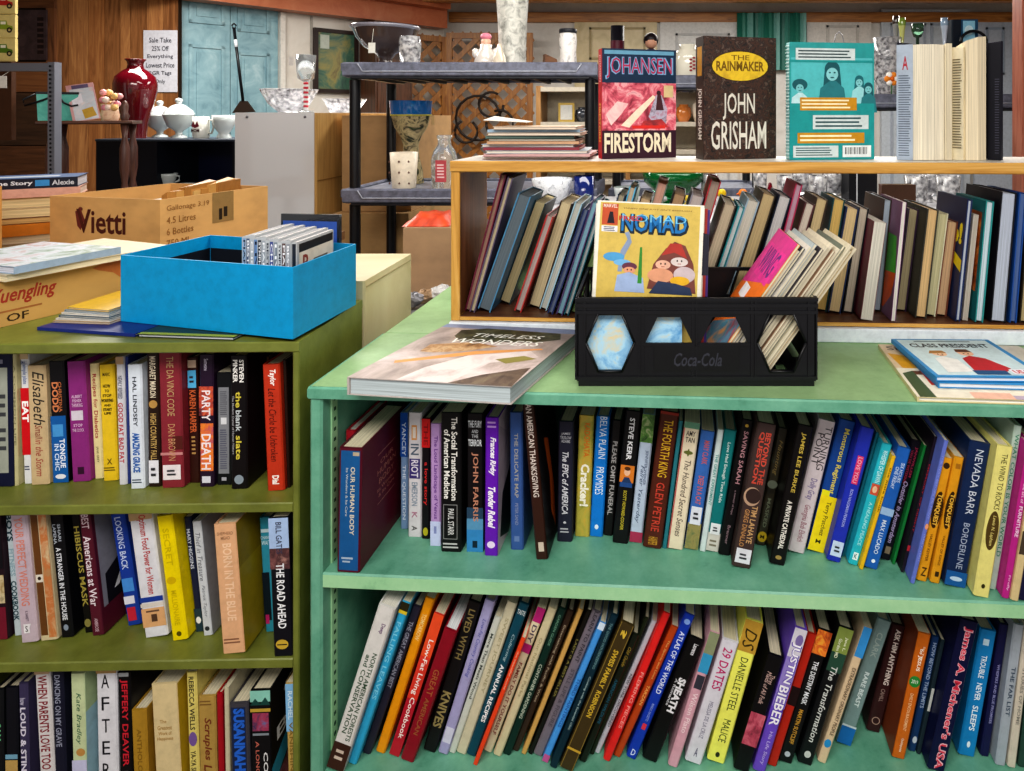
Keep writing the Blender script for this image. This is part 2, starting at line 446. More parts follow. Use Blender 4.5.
WHERE = {'A': 'olive case top row', 'B': 'olive case middle row', 'C': 'olive case bottom row',
         'D': 'mint case upper row', 'E': 'mint case lower row', 'F': 'wooden case'}
A_ = [
 (-2, 352, 0, 487, 27, '#14183a', 'wide navy book with grey spine panel', [B(.12, .9, '#a2a69c', .1, .86), Lp(.3, .5, '#44464a', .5, .8, 3), Lp(.55, .75, '#44464a', .5, .8, 3), B(.06, .09, '#8a8aa0', .3, .7)]),
 (15.5, 352, 17, 486, 5.5, '#c4bc92', 'thin cream paperback', [T('A COMMON LIFE', .1, .7, '#8a8468', .5)], {'hard': False}),
 (21.6, 353, 26.5, 484, 9.6, '#dfe0e2', 'white book with red EAT block', [B(0, .05, '#c9b08a'), Hh('SMALL', .06, .09, '#55608a', .8), T('simple plate', .09, .24, '#6c80b0', .6), B(.27, .78, '#d0101e'), T('EAT', .37, .53, '#ffffff', .75, 0, .04), Lp(.86, .9, '#444a66', .2, .8, 2)]),
 (37, 366, 40.5, 485, 18.5, '#cdb48c', 'tan book with black handwritten script', [T('Elisabeth', .05, .5, '#2a2422', .62, .1, 0, .3), T('Small', .5, .62, '#8a2a22', .4, .05, 0, .3), T('in the Storm', .62, .93, '#a84038', .4, .05, 0, .3)]),
 (54.5, 362, 60.5, 483, 15.5, '#121016', 'black and blue paperback with orange name', [T('CHRISTINA', .17, .42, '#c87848', .22, .2), T('DODD', .17, .42, '#d8875a', .42, -.12, .03), B(.45, 1, '#1560a8'), B(.52, .62, '#4d9ad8', .1, .8), T('TONGUE', .64, .88, '#f0f4ff', .36, .2, .03), T('IN CHIC', .68, .9, '#e0ecff', .3, -.18, .02), E(.95, .02, '#e8e8f0')], {'hard': False}),
 (76, 362, 82, 482, 18.5, '#8f3080', 'magenta hardback with small white box', [Hh('ALBERT', .28, .305, '#eac8e4', .6), Hh('FISHER', .315, .34, '#eac8e4', .5), Hh('THINKING', .35, .38, '#eac8e4', .6), B(.41, .49, '#d8d0dc', .15, .8), Hh('STOP', .52, .545, '#eac8e4', .5), Hh('THE CLOCK', .56, .585, '#eac8e4', .65), B(.88, .94, '#3a1034', .35, .7)]),
 (92.5, 364, 98, 479, 9.6, '#e4d6a0', 'cream paperback with red lettering', [T('Recipes for Diabetics', .09, .65, '#a83a3a', .55), T('JANE GREY', .72, .86, '#7a7254', .3)], {'hard': False}),
 (106, 365, 110.5, 481, 14.5, '#e6c22a', 'yellow hardback with black stacked words', [Hh('MARC', .07, .1, '#4a3a10', .5), Hh('HOW', .17, .2, '#201808', .5, .5, .03), Hh('TO', .215, .24, '#201808', .3, .5, .03), Hh('STOP', .255, .28, '#201808', .6, .5, .03), Hh('WORRYING', .295, .325, '#201808', .8, .5, .03), Hh('AND', .34, .36, '#201808', .45, .5, .03), Hh('START', .375, .4, '#201808', .6, .5, .03), Hh('LIFE', .41, .43, '#201808', .45, .5, .03), Hh('X', .81, .86, '#6a5510', .35), Lp(.88, .92, '#5a4a12', .1, .9, 2)]),
 (120, 357, 123.5, 485, 8.5, '#d4d4da', 'slim white paperback with red vertical words', [B(0, .06, '#b89a7a'), T('NEWLY REVISED', .15, .33, '#4a4a60', .55), T('GOOD FAT BAD FAT', .36, .83, '#b83040', .6, 0, .02)], {'hard': False}),
 (125.9, 357, 128.2, 484, 2.6, '#2c3c80', 'very thin blue booklet', [], {'hard': False}),
 (134, 365, 137.5, 489, 14, '#dbe3ee', 'white hardback with bold blue title', [T('HAL LINDSEY', .1, .5, '#1c2230', .28), T('AMAZING GRACE', .55, .87, '#2862b0', .5, 0, .04), Lp(.92, .96, '#30405a', .15, .85, 2)]),
 (152.4, 354, 154.5, 487, 12, '#2c1a12', 'dark brown hardback with tan lettering', [T('MARGARET MARON', .02, .33, '#e8dcc4', .5), E(.38, .03, '#b89050'), T('HIGH COUNTRY FALL', .45, .8, '#c8a868', .5)], {'st': [(.8, .97, '#e4e4ec')]}),
 (170, 353, 173.5, 488, 22.5, '#8a2e3a', 'wide dark red hardback with gold capitals', [T('THE DA VINCI CODE', .03, .47, '#c8a878', .32, .02, 0), T('DAN BROWN', .53, .8, '#c89a70', .32, .02, 0), B(.74, .76, '#c88a8a'), B(.62, .72, '#5c2420', .55, 1)], {'st': [(.83, .94, '#e8e0e4')]}),
 (191, 358, 194, 483, 11, '#381812', 'brown book with cyan sticker and orange name', [B(.02, .08, '#c8b09a', .1, .9), T('KAREN HARPER', .26, .6, '#d0683a', .6, 0, .02), Lp(.62, .78, '#b89058', .3, .7, 5)], {'st': [(.1, .24, '#58b0dc')]}),
 (206, 355, 206.5, 487, 14, '#2a1630', 'dark purple book with orange splashes', [T('Someone', .03, .12, '#c8c0d4', .3), B(.24, .46, 'M:#2a1630,#c8503a,#e88a48:60'), B(.52, .88, 'M:#b05070,#e87a30,#f0a040:60', .1, 1), T('PARTY', .27, .5, '#f4e8ec', .6, 0, .02), T('DEATH', .6, .87, '#f4e8ec', .66, 0, .02), B(.92, .97, '#d8d8e4', .2, .8)]),
 (224, 373, 224.5, 485, 16, '#121418', 'grey paperback with long silver spine panel', [('b', .13, .9, '#84868c', .15, .8), B(.4, .46, '#d8dade', .3, .65), Lp(.16, .38, '#5a5c64', .25, .7, 12), Lp(.5, .86, '#5c5e70', .25, .7, 18), B(.93, .96, '#a8a8b0', .35, .65)], {'hard': False}),
 (245, 356, 246, 489, 18.5, '#120c10', 'thick black hardback with yellow lowercase title', [T('STEVEN', .03, .2, '#f4f2ee', .28, .2, .03), T('PINKER', .03, .2, '#f4f2ee', .28, -.18, .03), T('the', .27, .39, '#d8c84c', .34, 0, .02), T('blank', .41, .57, '#c8d0d4', .34, 0, .02), T('slate', .6, .78, '#d8c84c', .34, 0, .02), T('The Modern Denial of Human Nature', .3, .74, '#a8a8ac', .12, -.32), E(.93, .035, '#8c98a4', .5, .28)]),
 (261, 357, 262, 470, 4, '#54401c', 'thin brown paperback', [], {'hard': False}),
 (271, 365, 276.5, 491, 17.5, '#bf3a20', 'red hardback with black script title', [T('Taylor', .04, .17, '#f8f0ec', .45, .05, .03, .2), T('Let the Circle be Unbroken', .19, .77, '#4a1410', .42, 0, 0, .2), T('Dial', .88, .95, '#f8f0ec', .4, .02, .04)]),
 (284, 360, 288, 488, 3.5, '#2c1a14', 'thin dark brown booklet', [], {'hard': False}),
]
B_ = [
 (-5, 512, 3, 640, 15, '#2b1722', 'maroon and black book with tan picture', [B(.1, .45, '#15131c'), B(.5, .72, 'M:#a08048,#d8c8a0,#4a3420:50'), B(.75, 1, '#7a1c34')]),
 (6, 512, 16, 636, 9.5, '#c6d2d8', 'pale blue cookbook with dark teal capitals', [T('BOYS', .02, .24, '#1a3c48', .7, 0, .03), T('FITNESS', .3, .52, '#8fb0bc', .6), T('COOKBOOK', .56, .88, '#1c4450', .7, 0, .03)]),
 (18.5, 513, 30, 643, 17, '#c6b4c0', 'lilac grey book with peach capitals', [T('YOUR PERFECT WEDDING', .04, .72, '#d88878', .5), T('K. GARRETT', .76, .84, '#6a5a6a', .16), Hh('V', .86, .92, '#e8e4e8', .4, .5, .03), B(.86, .93, '#f0ecf0', .25, .6), Hh('S', .875, .92, '#333333', .15, .42)]),
 (37.5, 513, 49.5, 641, 18.5, '#d4c4a0', 'cream book with brown stripe', [B(0, .96, '#6c4420', .1, .5), B(.485, .545, '#e0d8c8', .1, .5), E(.515, .014, '#2a1a10', .3, .1), B(.02, .98, 'M:#d8c8a0,#c87840,#a8a078:30', .55, 1)], {'hard': False}),
 (54, 515, 66, 638, 13, '#0e0f14', 'black novel with white spaced capitals', [T('SHARI', .08, .22, '#b8c0cc', .25, .2), T('LAPENA', .08, .24, '#b8c0cc', .25, -.18), T('A STRANGER IN THE HOUSE', .27, .86, '#e8ecf2', .42, 0, .02), E(.92, .025, '#8c98a8', .5, .2)]),
 (75, 515, 89, 633, 9, '#0f0c0c', 'black book with olive yellow capitals', [T('HIBISCUS MASK', .1, .78, '#a89a48', .6, 0, .02), E(.92, .035, '#8a8248')]),
 (84.5, 515, 98, 636, 12, '#5a1a2e', 'maroon hardback with white title', [T('BEST', .0, .12, '#e0c8d0', .6), T('Americans at War', .18, .76, '#e8dce2', .62, 0, .015), T('AMBROSE', .86, .97, '#c8a8b4', .3)],
  {'rside': [B(0, 1, '#5a1a2e'), B(.02, .8, '#8c8c98', .04, 1), ('p', [(.1, .8), (.1, .55), (.5, .42), (1, .5), (1, .8)], '#1c1a24'), ('p', [(.35, .3), (.7, .18), (.9, .3), (.6, .36)], '#24222c'), Hh('A', .5, .72, '#f0f0f4', .5, .45, 0), Hh('A', .68, .8, '#f0f0f4', .25, .75, 0)]}),
 (117, 515, 134.5, 626, 14, '#1c409c', 'blue hardback with pale title and red label', [T('LOOKING BACK', .03, .5, '#c8d4f0', .45), B(.58, .7, '#4c90d8', .1, .9), B(.74, .81, '#dcdce8', .05, .8), B(.84, .96, '#c02840', .15, .75)]),
 (140, 514, 156.5, 638, 23, '#dcdce2', 'wide white hardback with red title', [B(0, .06, '#c0a078'), T('Optimum Food Power for Women', .02, .66, '#b83a3c', .4, .02, .015), B(.68, .72, '#20409a'), B(.73, .76, '#d8d0c8'), B(.77, .92, '#d8a878'), B(.82, .88, '#5a4030', .4, .65), Lp(.78, .81, '#6a5040', .2, .8, 1)]),
 (164, 517, 180, 641, 15.5, '#ecd400', 'bright yellow hardback with faint lettering', [T('SECRET', .1, .4, '#d0b800', .4), E(.52, .03, '#d0b000', .45, .3), T('MILLIONAIRE', .6, .88, '#d0b800', .35), E(.95, .02, '#5a5000', .5, .16)]),
 (187, 518, 200, 632, 7, '#1c2440', 'narrow dark blue paperback with white letters', [T('MARY HIGGINS', .1, .45, '#c8d0e0', .5), B(.8, 1, '#28404c'), E(.9, .03, '#e8e8e8')], {'hard': False}),
 (196.5, 522, 208, 636, 9.5, '#ccd0d4', 'pale grey book with grey italic title', [T('Thief in Treasure', .1, .52, '#5c6068', .5, 0, 0, .3), T('Patrick Taylor', .56, .84, '#70747c', .4, 0, 0, .3), E(.94, .02, '#303438', .5, .25)],
  {'rside': [B(0, 1, '#9aa0aa'), ('p', [(.5, .15), (.75, .1), (.9, .3), (.6, .34)], '#1c2c50')]}),
 (224.5, 525, 234, 654, 22.5, '#deae86', 'wide peach hardback with mustard cover', [Hh('SHEPHERD', .06, .085, '#a07858', .7), Hh('MEAD', .095, .12, '#a07858', .4), T('BORN IN THE BLUE', .15, .75, '#f0ccaa', .4, .04, .02), Lp(.88, .93, '#8a6048', .1, .85, 2)],
  {'rside': [B(0, 1, '#a08c1c'), B(0, .35, '#8e7a14'), T('STARS', .1, .6, '#4a4208', .25, .2, .05), Hh('li', .68, .84, '#1c1a0c', .35, .6, .06)]}),
 (265, 518, 271.5, 632, 12, '#3698b0', 'turquoise book with dark lower half', [B(.1, .13, '#cfe8f0', .1, .9), Hh('CHANCE', .16, .19, '#d8f0f4', .9), Hh('WAIT!', .2, .24, '#d8f0f4', .8), B(.48, .9, '#10202c', 0, .6), B(.85, .93, '#c02870', .1, .4)]),
 (282.5, 519, 288, 657, 19.5, '#12131c', 'thick black hardback with pale sky top', [B(0, .22, '#a8c0e4'), B(.22, .37, 'M:#8a5a58,#4a2c30,#b88a80:50'), T('BILL GATES', .03, .26, '#3a3c54', .3), T('THE ROAD AHEAD', .33, .8, '#f0f2f6', .42, 0, .02), E(.915, .035, '#c8a83c', .45, .32), B(.913, .921, '#12131c', .2, .7)]),
]
C_ = [
 (-2, 690, -1, 803, 9, '#15181c', 'narrow black book with green letters', [T('SAM', .3, .45, '#6cc088', .6)]),
 (11, 688, 12, 803, 12, '#12141e', 'black hardback with tan base', [B(.58, .62, '#78a8c0'), B(.63, 1, '#c0a060')]),
 (22.5, 684, 25, 803, 9, '#423c5c', 'slate purple book with white lettering', [T('how', .12, .18, '#c8c4d8', .6), T('LOUD & STING', .2, .8, '#e0dcec', .6, 0, .03)]),
 (41.5, 668, 49.5, 803, 15.5, '#d8d4d4', 'white book with tall red capitals', [B(0, .05, '#bca080'), T('WHEN PARENTS', .06, .48, '#8a2430', .62), T('LOVE TOO MUCH', .5, .92, '#8a2430', .62)]),
 (57, 670, 60.5, 803, 12, '#1c1e32', 'navy book with pale grey capitals', [T('DANCING ON MY GRAVE', .04, .58, '#9ca0b4', .5)]),
 (77.5, 674, 80.5, 803, 14.5, '#c8d4a8', 'pale green hardback with green script', [T('Kate Bradley', .15, .55, '#3c6c50', .4, 0, 0, .3), E(.61, .03, '#c09050', .6, .3), B(.67, 1, '#c8c8e4')], {'rside': [B(0, 1, '#a8ccd8'), B(0, .3, '#b4c89c')]}),
 (106, 669, 108.5, 803, 20, '#dedee4', 'white hardback with spaced black letters', [B(0, .035, '#b09060')]+[Hh(c, .045+.165*i, .145+.165*i, '#1a1a20', .38, .45, 0) for i, c in enumerate('AFTER')]+[B(.86, 1, '#7a1c2c')]),
 (125, 673, 127, 803, 13, '#100e12', 'black novel with red capitals', [B(.0, .03, '#a0a4a8', .1, .9), T('JEFFERY DEAVER', .05, .72, '#d02a3c', .62, 0, .02), Lp(.75, .8, '#b0b0b0', .2, .8, 2)]),
 (137, 711, 141, 803, 15.5, '#ae862c', 'short mustard book with creased spine', [T('ANTHOLOGY', .2, .8, '#8a6820', .3)], {'D': .14}),
 (164, 685, 170, 803, 26, '#dac698', 'wide cream hardback with faint gold title', [Hh('The', .3, .33, '#b08a50', .25, .4), Hh('Greatest', .35, .385, '#b08a50', .55, .45), Hh('Work of', .4, .43, '#b08a50', .5, .45), Hh('Happiness', .445, .48, '#b08a50', .6, .45)], {'rside': [B(0, 1, '#c8a828')]}),
 (191, 673, 195, 803, 10, '#dccc74', 'yellow paperback with black spaced capitals', [T('REBECCA WELLS', .03, .44, '#2c2820', .5), E(.51, .055, '#7a5c9c', .5, .4), T('YA-YA SISTERHOOD', .6, .97, '#3c3428', .5)], {'hard': False}),
 (206.5, 697, 209, 803, 17, '#b0904c', 'tan hardback with brown script', [Lp(.03, .09, '#806030', .1, .8, 2), T('Scruples', .2, .6, '#7a3c24', .5, 0, .02, .2), T('Lanza', .64, .9, '#7a3c24', .45, 0, .02, .2)]),
 (219, 694, 221.5, 803, 5.5, '#a41224', 'thin red hardback', []),
 (226, 688, 228, 803, 4.5, '#c8c0a4', 'thin cream paperback', [], {'hard': False}),
 (238.5, 704, 241.5, 803, 18.5, '#46444c', 'grey hardback with cobalt block capitals', [B(.04, .7, '#1c2c50', .1, .85), T('SUSANNAH', .05, .68, '#2a6ad0', .6, 0, .05), T('The Life', .74, .98, '#c8c8d0', .55, 0, .02)]),
 (260, 691, 262.5, 803, 20, '#101014', 'thick black hardback with teal top', [B(0, .1, '#8cc8b8'), ('p', [(0, .13), (.25, .07), (.5, .12), (.75, .06), (1, .13)], '#1c4a44'), B(.16, .19, '#c0a040'), B(.2, .36, 'M:#28365c,#a83c5c,#5c78a8:60', .1, .9), B(.38, .4, '#889098', .1, .9), T('CORAL', .55, .95, '#e0e0e0', .22, .22, .02), T('A LONG WAY', .45, .95, '#c87060', .18, -.18)],
  {'rside': [B(0, 1, '#101014'), Hh('C', .12, .24, '#e0e4e8', .28, .4), Hh('R', .3, .4, '#e0e4e8', .22, .6), Hh('B', .42, .54, '#e0e4e8', .22, .22), ('p', [(0, .7), (.5, .5), (1, .42), (1, .6), (.4, .72), (0, .9)], '#2c90b0'), ('p', [(0, .9), (.5, .72), (1, .6), (1, 1), (0, 1)], 'M:#2c2440,#a85c78,#101014:30')]}),
 (295, 684, 298.5, 803, 9, '#c4a45c', 'light blue topped paperback', [B(0, .4, '#88bce4'), T('RACHEL', .06, .3, '#d8ecf8', .5), T('VANISHING', .32, .8, '#8a7030', .4)], {'hard': False}),
]
D_ = [
 (349.5, 431, 349.5, 548, 10, '#b02030', 'red hardback behind blue boxed volume', [], {'D': .13, 'pages': '#dcd8d0'}),
 (350.5, 449, 348, 573, 23.5, '#5c1428', 'maroon slipcased volume with blue spine', [B(.02, .985, '#1c5c94', .1, .93), B(.03, .06, '#b8a890', .62, .9), T('OUR HUMAN BODY', .15, .7, '#d8d0bc', .2, .13, .02), T('Its Wonders & Its Care', .16, .55, '#b8c0c4', .1, -.12), B(.88, .895, '#a8b8c8', .2, .7), Lp(.9, .93, '#a8b8c8', .25, .6, 1)],
  {'D': .178, 'rside': [('p', [(.35, .2), (.75, .2), (.75, .205), (.35, .205)], '#c0887c'), Hh('OUR', .26, .3, '#b87868', .3, .55, 0), Hh('HUMAN', .33, .38, '#b87868', .42, .55, 0), Hh('BODY', .41, .46, '#b87868', .34, .55, 0), Hh('Its Wonders', .49, .52, '#b87868', .42, .55, 0), Hh('& Its Care', .54, .57, '#b87868', .36, .55, 0), ('p', [(.35, .62), (.75, .62), (.75, .625), (.35, .625)], '#c0887c')]}),
 (404, 413, 404, 529, 7.5, '#7f9cc4', 'two tone blue book with white capitals', [B(0, .38, '#1a52a4'), T('YANCEY', .08, .37, '#d0dcf0', .55), T('THE QUESTION', .45, .92, '#e0e8f4', .5)]),
 (415, 413, 414.5, 537, 13.5, '#d6d2d6', 'white book with purple box', [B(.1, .22, '#d89858', .25, .65), B(.115, .205, '#e8dcd0', .33, .57), T('IN', .25, .34, '#5a6878', .6), B(.37, .53, '#453a78', .1, .9), T('RIOT', .38, .52, '#e0dce8', .55, 0, .02), T('EMERSON', .56, .75, '#8898a8', .45), T('K', .8, .85, '#b07a90', .4), T('A', .91, .95, '#555555', .4)]),
 (426, 419, 425.5, 539, 8.5, '#140f14', 'black and red love story book', [B(0, .24, '#d42426'), T('THE', .04, .22, '#8a1418', .5), T('a love story', .36, .72, '#d03030', .5, 0, .02), E(.94, .035, '#b8b028', .5, .3)]),
 (435.5, 424, 435.5, 546, 10.5, '#b692c6', 'lavender paperback with violet letters', [T('The Loud Landscape of Venus', .1, .78, '#6a3c8c', .45), B(.8, 1, '#c4ccec'), B(.84, .9, '#8890c0', .35, .6)], {'hard': False}),
 (451, 413, 451, 552, 20.5, '#121012', 'thick black book with two line title', [T('The Social Transformation', .03, .63, '#f0eee8', .3, .17, .02), T('of American Medicine', .12, .62, '#f0eee8', .3, -.2, .02), B(.66, .91, '#8c8c8c', .12, .82), B(.665, .905, '#121012', .15, .79), T('PAUL STARR', .69, .88, '#d8d8d8', .3), Lp(.93, .98, '#c0c0c0', .1, .9, 2)], {'hard': False}),
 (475, 414, 475, 552, 16.5, '#141014', 'black book fading to pale blue base', [Hh('THE FURY', .05, .1, '#e0e4e8', .85, .5, .02), Hh('AND', .115, .14, '#d0d4d8', .4), Hh('THE', .15, .175, '#d0d4d8', .4), Hh('TERROR', .185, .235, '#e0e4e8', .85, .5, .02), T('JOHN FARRIS', .28, .78, '#b88068', .42), B(.68, .78, '#2c4860'), B(.76, .86, '#5c94b8'), B(.84, 1, '#3a88c0'), T('JOHN FARRIS', .28, .78, '#c08870', .42), B(.92, .97, '#102838', .35, .65)]),
 (492, 418, 491, 556, 13.5, '#6a1cb2', 'purple hardback with white script', [Lp(.02, .08, '#c8a0e8', .15, .85, 2), T('Frances Rigby', .14, .42, '#f4eefc', .55, .05, .04, .3), T('Tender Rebel', .5, .8, '#f4eefc', .55, .02, .04, .3), E(.92, .025, '#e8d8f4', .5, .3)],
  {'rside': [B(0, 1, '#c8b8bc'), ('p', [(0, .05), (.4, .2), (.3, .5), (.6, .7), (0, .8)], '#b0a0a8'), ('p', [(.2, .6), (.9, .4), (1, .8), (.5, 1), (.1, .9)], '#16131a')]}),
 (516, 413, 517, 550, 13, '#3c5c98', 'blue cloth hardback with tan letters', [T('THE DELICATE MAP', .15, .62, '#a8a4a0', .3), T('PETER SAND', .66, .82, '#8890b0', .25), B(.9, .94, '#6880b0', .3, .7)]),
 (528, 405, 542, 560, 12, '#3a2018', 'dark brown hardback jutting forward with white capitals', [T('AN AMERICAN THANKSGIVING', .0, .6, '#dcd0c8', .5), B(.89, .95, '#d0c0b0', .3, .75)], {'rside': [B(0, 1, '#14100f'), ('p', [(.3, .3), (.5, .35), (.6, .7), (.5, .95), (.35, .8), (.42, .6)], '#a84c18')]}),
 (566, 422, 564.5, 542, 15, '#28283a', 'charcoal hardback with white italic title', [Hh('JAMES', .09, .115, '#c8c8d0', .6), Hh('TRUSLOW', .12, .145, '#c8c8d0', .75), Hh('ADAMS', .15, .175, '#c8c8d0', .6), T('The EPIC of AMERICA', .25, .77, '#d8d8e0', .42, 0, .02, .25), E(.84, .01, '#d0d0d8', .5, .1), Lp(.88, .93, '#c0c0c8', .2, .8, 2)]),
 (586.5, 416, 582, 537, 14.5, 'M:#8a8c34,#b8a848,#d8a030:25', 'green gold paperback with white title', [T('KADOHATA', .06, .34, '#d87828', .42, .1, .02), T('Cracker!', .4, .75, '#f4f0e0', .62, .05, .04)], {'hard': False}),
 (603, 417, 596, 537, 13, '#147cd2', 'bright blue hardback with white capitals', [T('BELVA PLAIN', .0, .35, '#e8f2fc', .55, .08, 0), T('PROMISES', .42, .65, '#e8f2fc', .6, .02, 0), E(.92, .02, '#e0ecf8', .5, .15)]),
 (617, 421, 608, 536, 9.5, '#151214', 'narrow black book with grey capitals', [T('PLEASE OMIT FUNERAL', .18, .82, '#b8b4b4', .5)]),
 (633.5, 412, 620, 544, 15.5, '#131215', 'black book with small portrait photo', [T('STEVE KERR', .05, .37, '#e8e8ec', .34, .0, .03), B(.41, .54, '#d88030', .05, .95), ('e', .46, .03, '#e8b898', .5, .2), ('p', [(.2, .54), (.35, .5), (.65, .5), (.85, .54)], '#284068'), ('e', .435, .015, '#5a3418', .5, .2), B(.54, .575, '#28508c', .1, .9), T('SCOTT HOWARD-COOPER', .6, .9, '#c8b83c', .22, 0, .02)]),
 (649, 415, 635.5, 543, 12.5, '#b8c6da', 'pale blue book with flowery top', [B(0, .22, 'M:#1c3c20,#5c8a3c,#d8d8b0:60'), T('JENNIFER WEINER', .28, .55, '#6c7890', .28, .15), T('Fairer Yesterday', .4, .85, '#40506c', .4, -.08, 0, .3), B(.92, 1, '#a83858')]),
 (670, 413, 652, 549, 18.5, '#54261a', 'thick brown hardback with yellow and red title', [B(0, .02, '#8c2c20'), T('THE FOURTH KING', .06, .48, '#d8ac30', .5, .02, .01), T('GLEN PETRIE', .52, .88, '#c84838', .45, .02, .01), T('HARPER', .92, .98, '#c89838', .5)]),
 (681, 421, 664.5, 549, 4, '#2c7884', 'thin teal paperback', [], {'hard': False}),
 (692.5, 423, 675, 550, 15.5, '#e4d6bc', 'cream paperback with pink edge and dragonfly', [B(0, 1, '#b85858', 0, .07), B(0, .05, '#6a9a80'), Hh('AMY', .07, .11, '#38302c', .6), Hh('TAN', .12, .16, '#38302c', .6), E(.24, .015, '#6a7038', .5, .3), E(.24, .03, '#6a7038', .5, .07), T('The Hundred Secret Senses', .3, .9, '#58504a', .4, .05, 0, .2)], {'hard': False}),
 (708, 432, 691, 550, 13.5, '#3c6cb4', 'blue paperback with salmon letters', [T('MARY CLARK', .08, .28, '#c86468', .42, .05), T('DEEP IN A CAT', .38, .62, '#d06c68', .42), B(.78, 1, 'M:#5c7048,#9c9058,#384830:50')], {'hard': False, 'st': [(.64, .79, '#dce0ea')]}),
 (721, 430, 703, 552, 6, '#cfdcdc', 'slim white paperback', [T('THE GREAT EXPERIMENT', .2, .62, '#40908c', .5)], {'hard': False}),
 (730.5, 431, 711.5, 552, 12.5, '#147a7c', 'teal book with white title', [T('Love Had Enough Time Ride', .1, .6, '#d8e8e4', .32), B(.85, 1, '#d0ccc4'), Lp(.9, .97, '#807868', .2, .8, 2)], {'st': [(.77, .86, '#e4e8ec')]}),
 (748, 421, 724, 556, 12, '#110f12', 'black book with dusty pink spaced capitals', [E(.04, .012, '#d8b048', .5, .15), T('SAVING SARAH', .08, .47, '#c09098', .38, .05), T('a memoir of hope', .52, .7, '#907880', .22), T('Brenner', .78, .92, '#907880', .25)]),
 (767, 425, 741, 569, 19, '#463634', 'thick brown hardback with red stacked title', [T('BEYOND THE', .06, .42, '#c85040', .3, .18, .03), T('QUESTION', .06, .42, '#c85040', .3, -.16, .03), E(.51, .065, '#b89880', .4, .45), E(.505, .052, '#3a2a28', .46, .4), T('TIM LAHAYE', .57, .83, '#c8a070', .3, .16, .02), T('GREG DINALLO', .6, .86, '#b88858', .26, -.2, .02)], {'st': [(.87, .97, '#dcdce4')]}),
 (783.5, 429, 761.5, 546, 11, 'M:#1c1812,#3a3424,#4c5a50:14', 'murky dark book with gold disc', [T('Haunting', .1, .4, '#a89058', .5, 0, 0, .3), E(.48, .035, '#788070', .5, .5), T('MASKED', .6, .85, '#889078', .35), E(.93, .045, '#d8b82c', .5, .45), Hh('M', .915, .945, '#2c2410', .4, .5, .03)]),
 (805, 427, 776, 566, 16.5, '#120f10', 'black hardback with gold name and white title', [T('JAMES LEE BURKE', .05, .48, '#c8b050', .34, 0, .02), T('A PRIVATE CATHEDRAL', .54, .89, '#e8e4dc', .34, 0, .03), E(.95, .015, '#a08850', .5, .2)]),
 (827, 422, 796, 554, 17, '#d4c8cc', 'white hardback with large black two line title', [T('TURNING', .04, .37, '#3a3438', .4, .2, 0), T('POINT', .1, .34, '#3a3438', .4, -.18, 0), T('Dolly Gray', .44, .6, '#8478a0', .5, 0), T('Georgina Bob Ehrlich', .64, .92, '#985868', .45, 0, 0, .2)]),
 (848, 422, 816, 553, 17, '#1a4a92', 'blue and yellow hardback', [B(.58, 1, '#f0d81e'), B(.54, .58, '#e8e020', 0, .5), T('Monstrous Regiment', .06, .56, '#e0d060', .42, .05, .02), T('Terry Pratchett', .62, .88, '#5a5418', .36, .05, .01), Hh('M', .91, .94, '#3a3a10', .3)]),
 (867, 429, 833, 563, 14.5, '#2838b2', 'royal blue hardback with pink patch', [B(.21, .42, '#d83c6c', .3, .75), T('LOVE YOU', .22, .41, '#f0b0c8', .3, .02), T('RON HAGGMAN PEARSON', .46, .74, '#a8b0e8', .22)], {'st': [(.85, .96, '#c8d8f0')]}),
 (878, 432, 845, 557, 4, '#1c6878', 'thin dark teal paperback', [], {'hard': False}),
 (886.5, 445, 852, 566, 12, '#2cb6c6', 'turquoise book with tiny face picture', [T('WHISPER OF DAWN', .05, .32, '#c8f0f4', .5), B(.33, .42, '#c85840', .1, .9), ('e', .375, .028, '#e8c0a0', .5, .25), T('A HEALING PEACE', .48, .84, '#a8e8ec', .35), B(.9, .96, '#e8f8f8', .25, .75), Hh('K', .91, .95, '#1a5a60', .3)]),
 (893.5, 456, 861, 570, 4.6, '#e6b81e', 'thin golden yellow booklet', [T('the little book', .1, .5, '#806010', .5)], {'hard': False}),
 (904, 449, 871, 570, 13.5, '#2262b2', 'blue hardback with white name and sky picture', [T('SIX HOURS', .12, .28, '#c8d8ec', .28, .18), T('ONE FRIDAY', .16, .34, '#c8d8ec', .28, -.15), B(.5, .56, '#98b8d8', .0, 1), T('MAX LUCADO', .6, .88, '#dce8f4', .34, 0, .01), E(.94, .015, '#e8f0f8', .5, .15)]),
 (920, 442, 888, 561, 13, '#140f1c', 'black hardback with lavender script', [T('JANWILLEM', .05, .3, '#a83050', .3, .15), T('VAN DE WETERING', .08, .36, '#a83050', .25, -.18), T('Outsider in Amsterdam', .34, .86, '#b8a8d0', .45, 0, .02, .2), B(.89, .95, '#8c7c68', .25, .75)]),
 (930, 446, 896, 565, 3.2, '#1c7a3c', 'very thin green booklet', [], {'hard': False}),
 (933, 436, 902, 573, 5.5, '#241a28', 'thin plum book with red letters', [T('MEMORY OF NIGHT', .2, .7, '#a82c3c', .5), B(.8, .84, '#b02c38')], {'hard': False}),
 (939.5, 440, 908, 584, 8.5, '#6878c8', 'slim periwinkle blue paperback', [T('THE WAY BEFORE ME NOW', .1, .55, '#8c98dc', .5), E(.6, .02, '#e8a078', .6, .4), T('JANE L. HALL', .65, .85, '#98a4e0', .4)], {'hard': False}),
 (948, 459, 922, 582, 11.3, '#d8981e', 'orange series paperback, first of two twins', [E(.06, .025, '#3a2408', .5, .3), E(.42, .15, '#3a2408', .5, .46), T('TOMQUEST', .29, .55, '#e8b848', .5, 0, .03), T('HALLEY KEYPER', .62, .84, '#7a5010', .25), Hh('Z', .89, .96, '#3a2408', .5)], {'hard': False}),
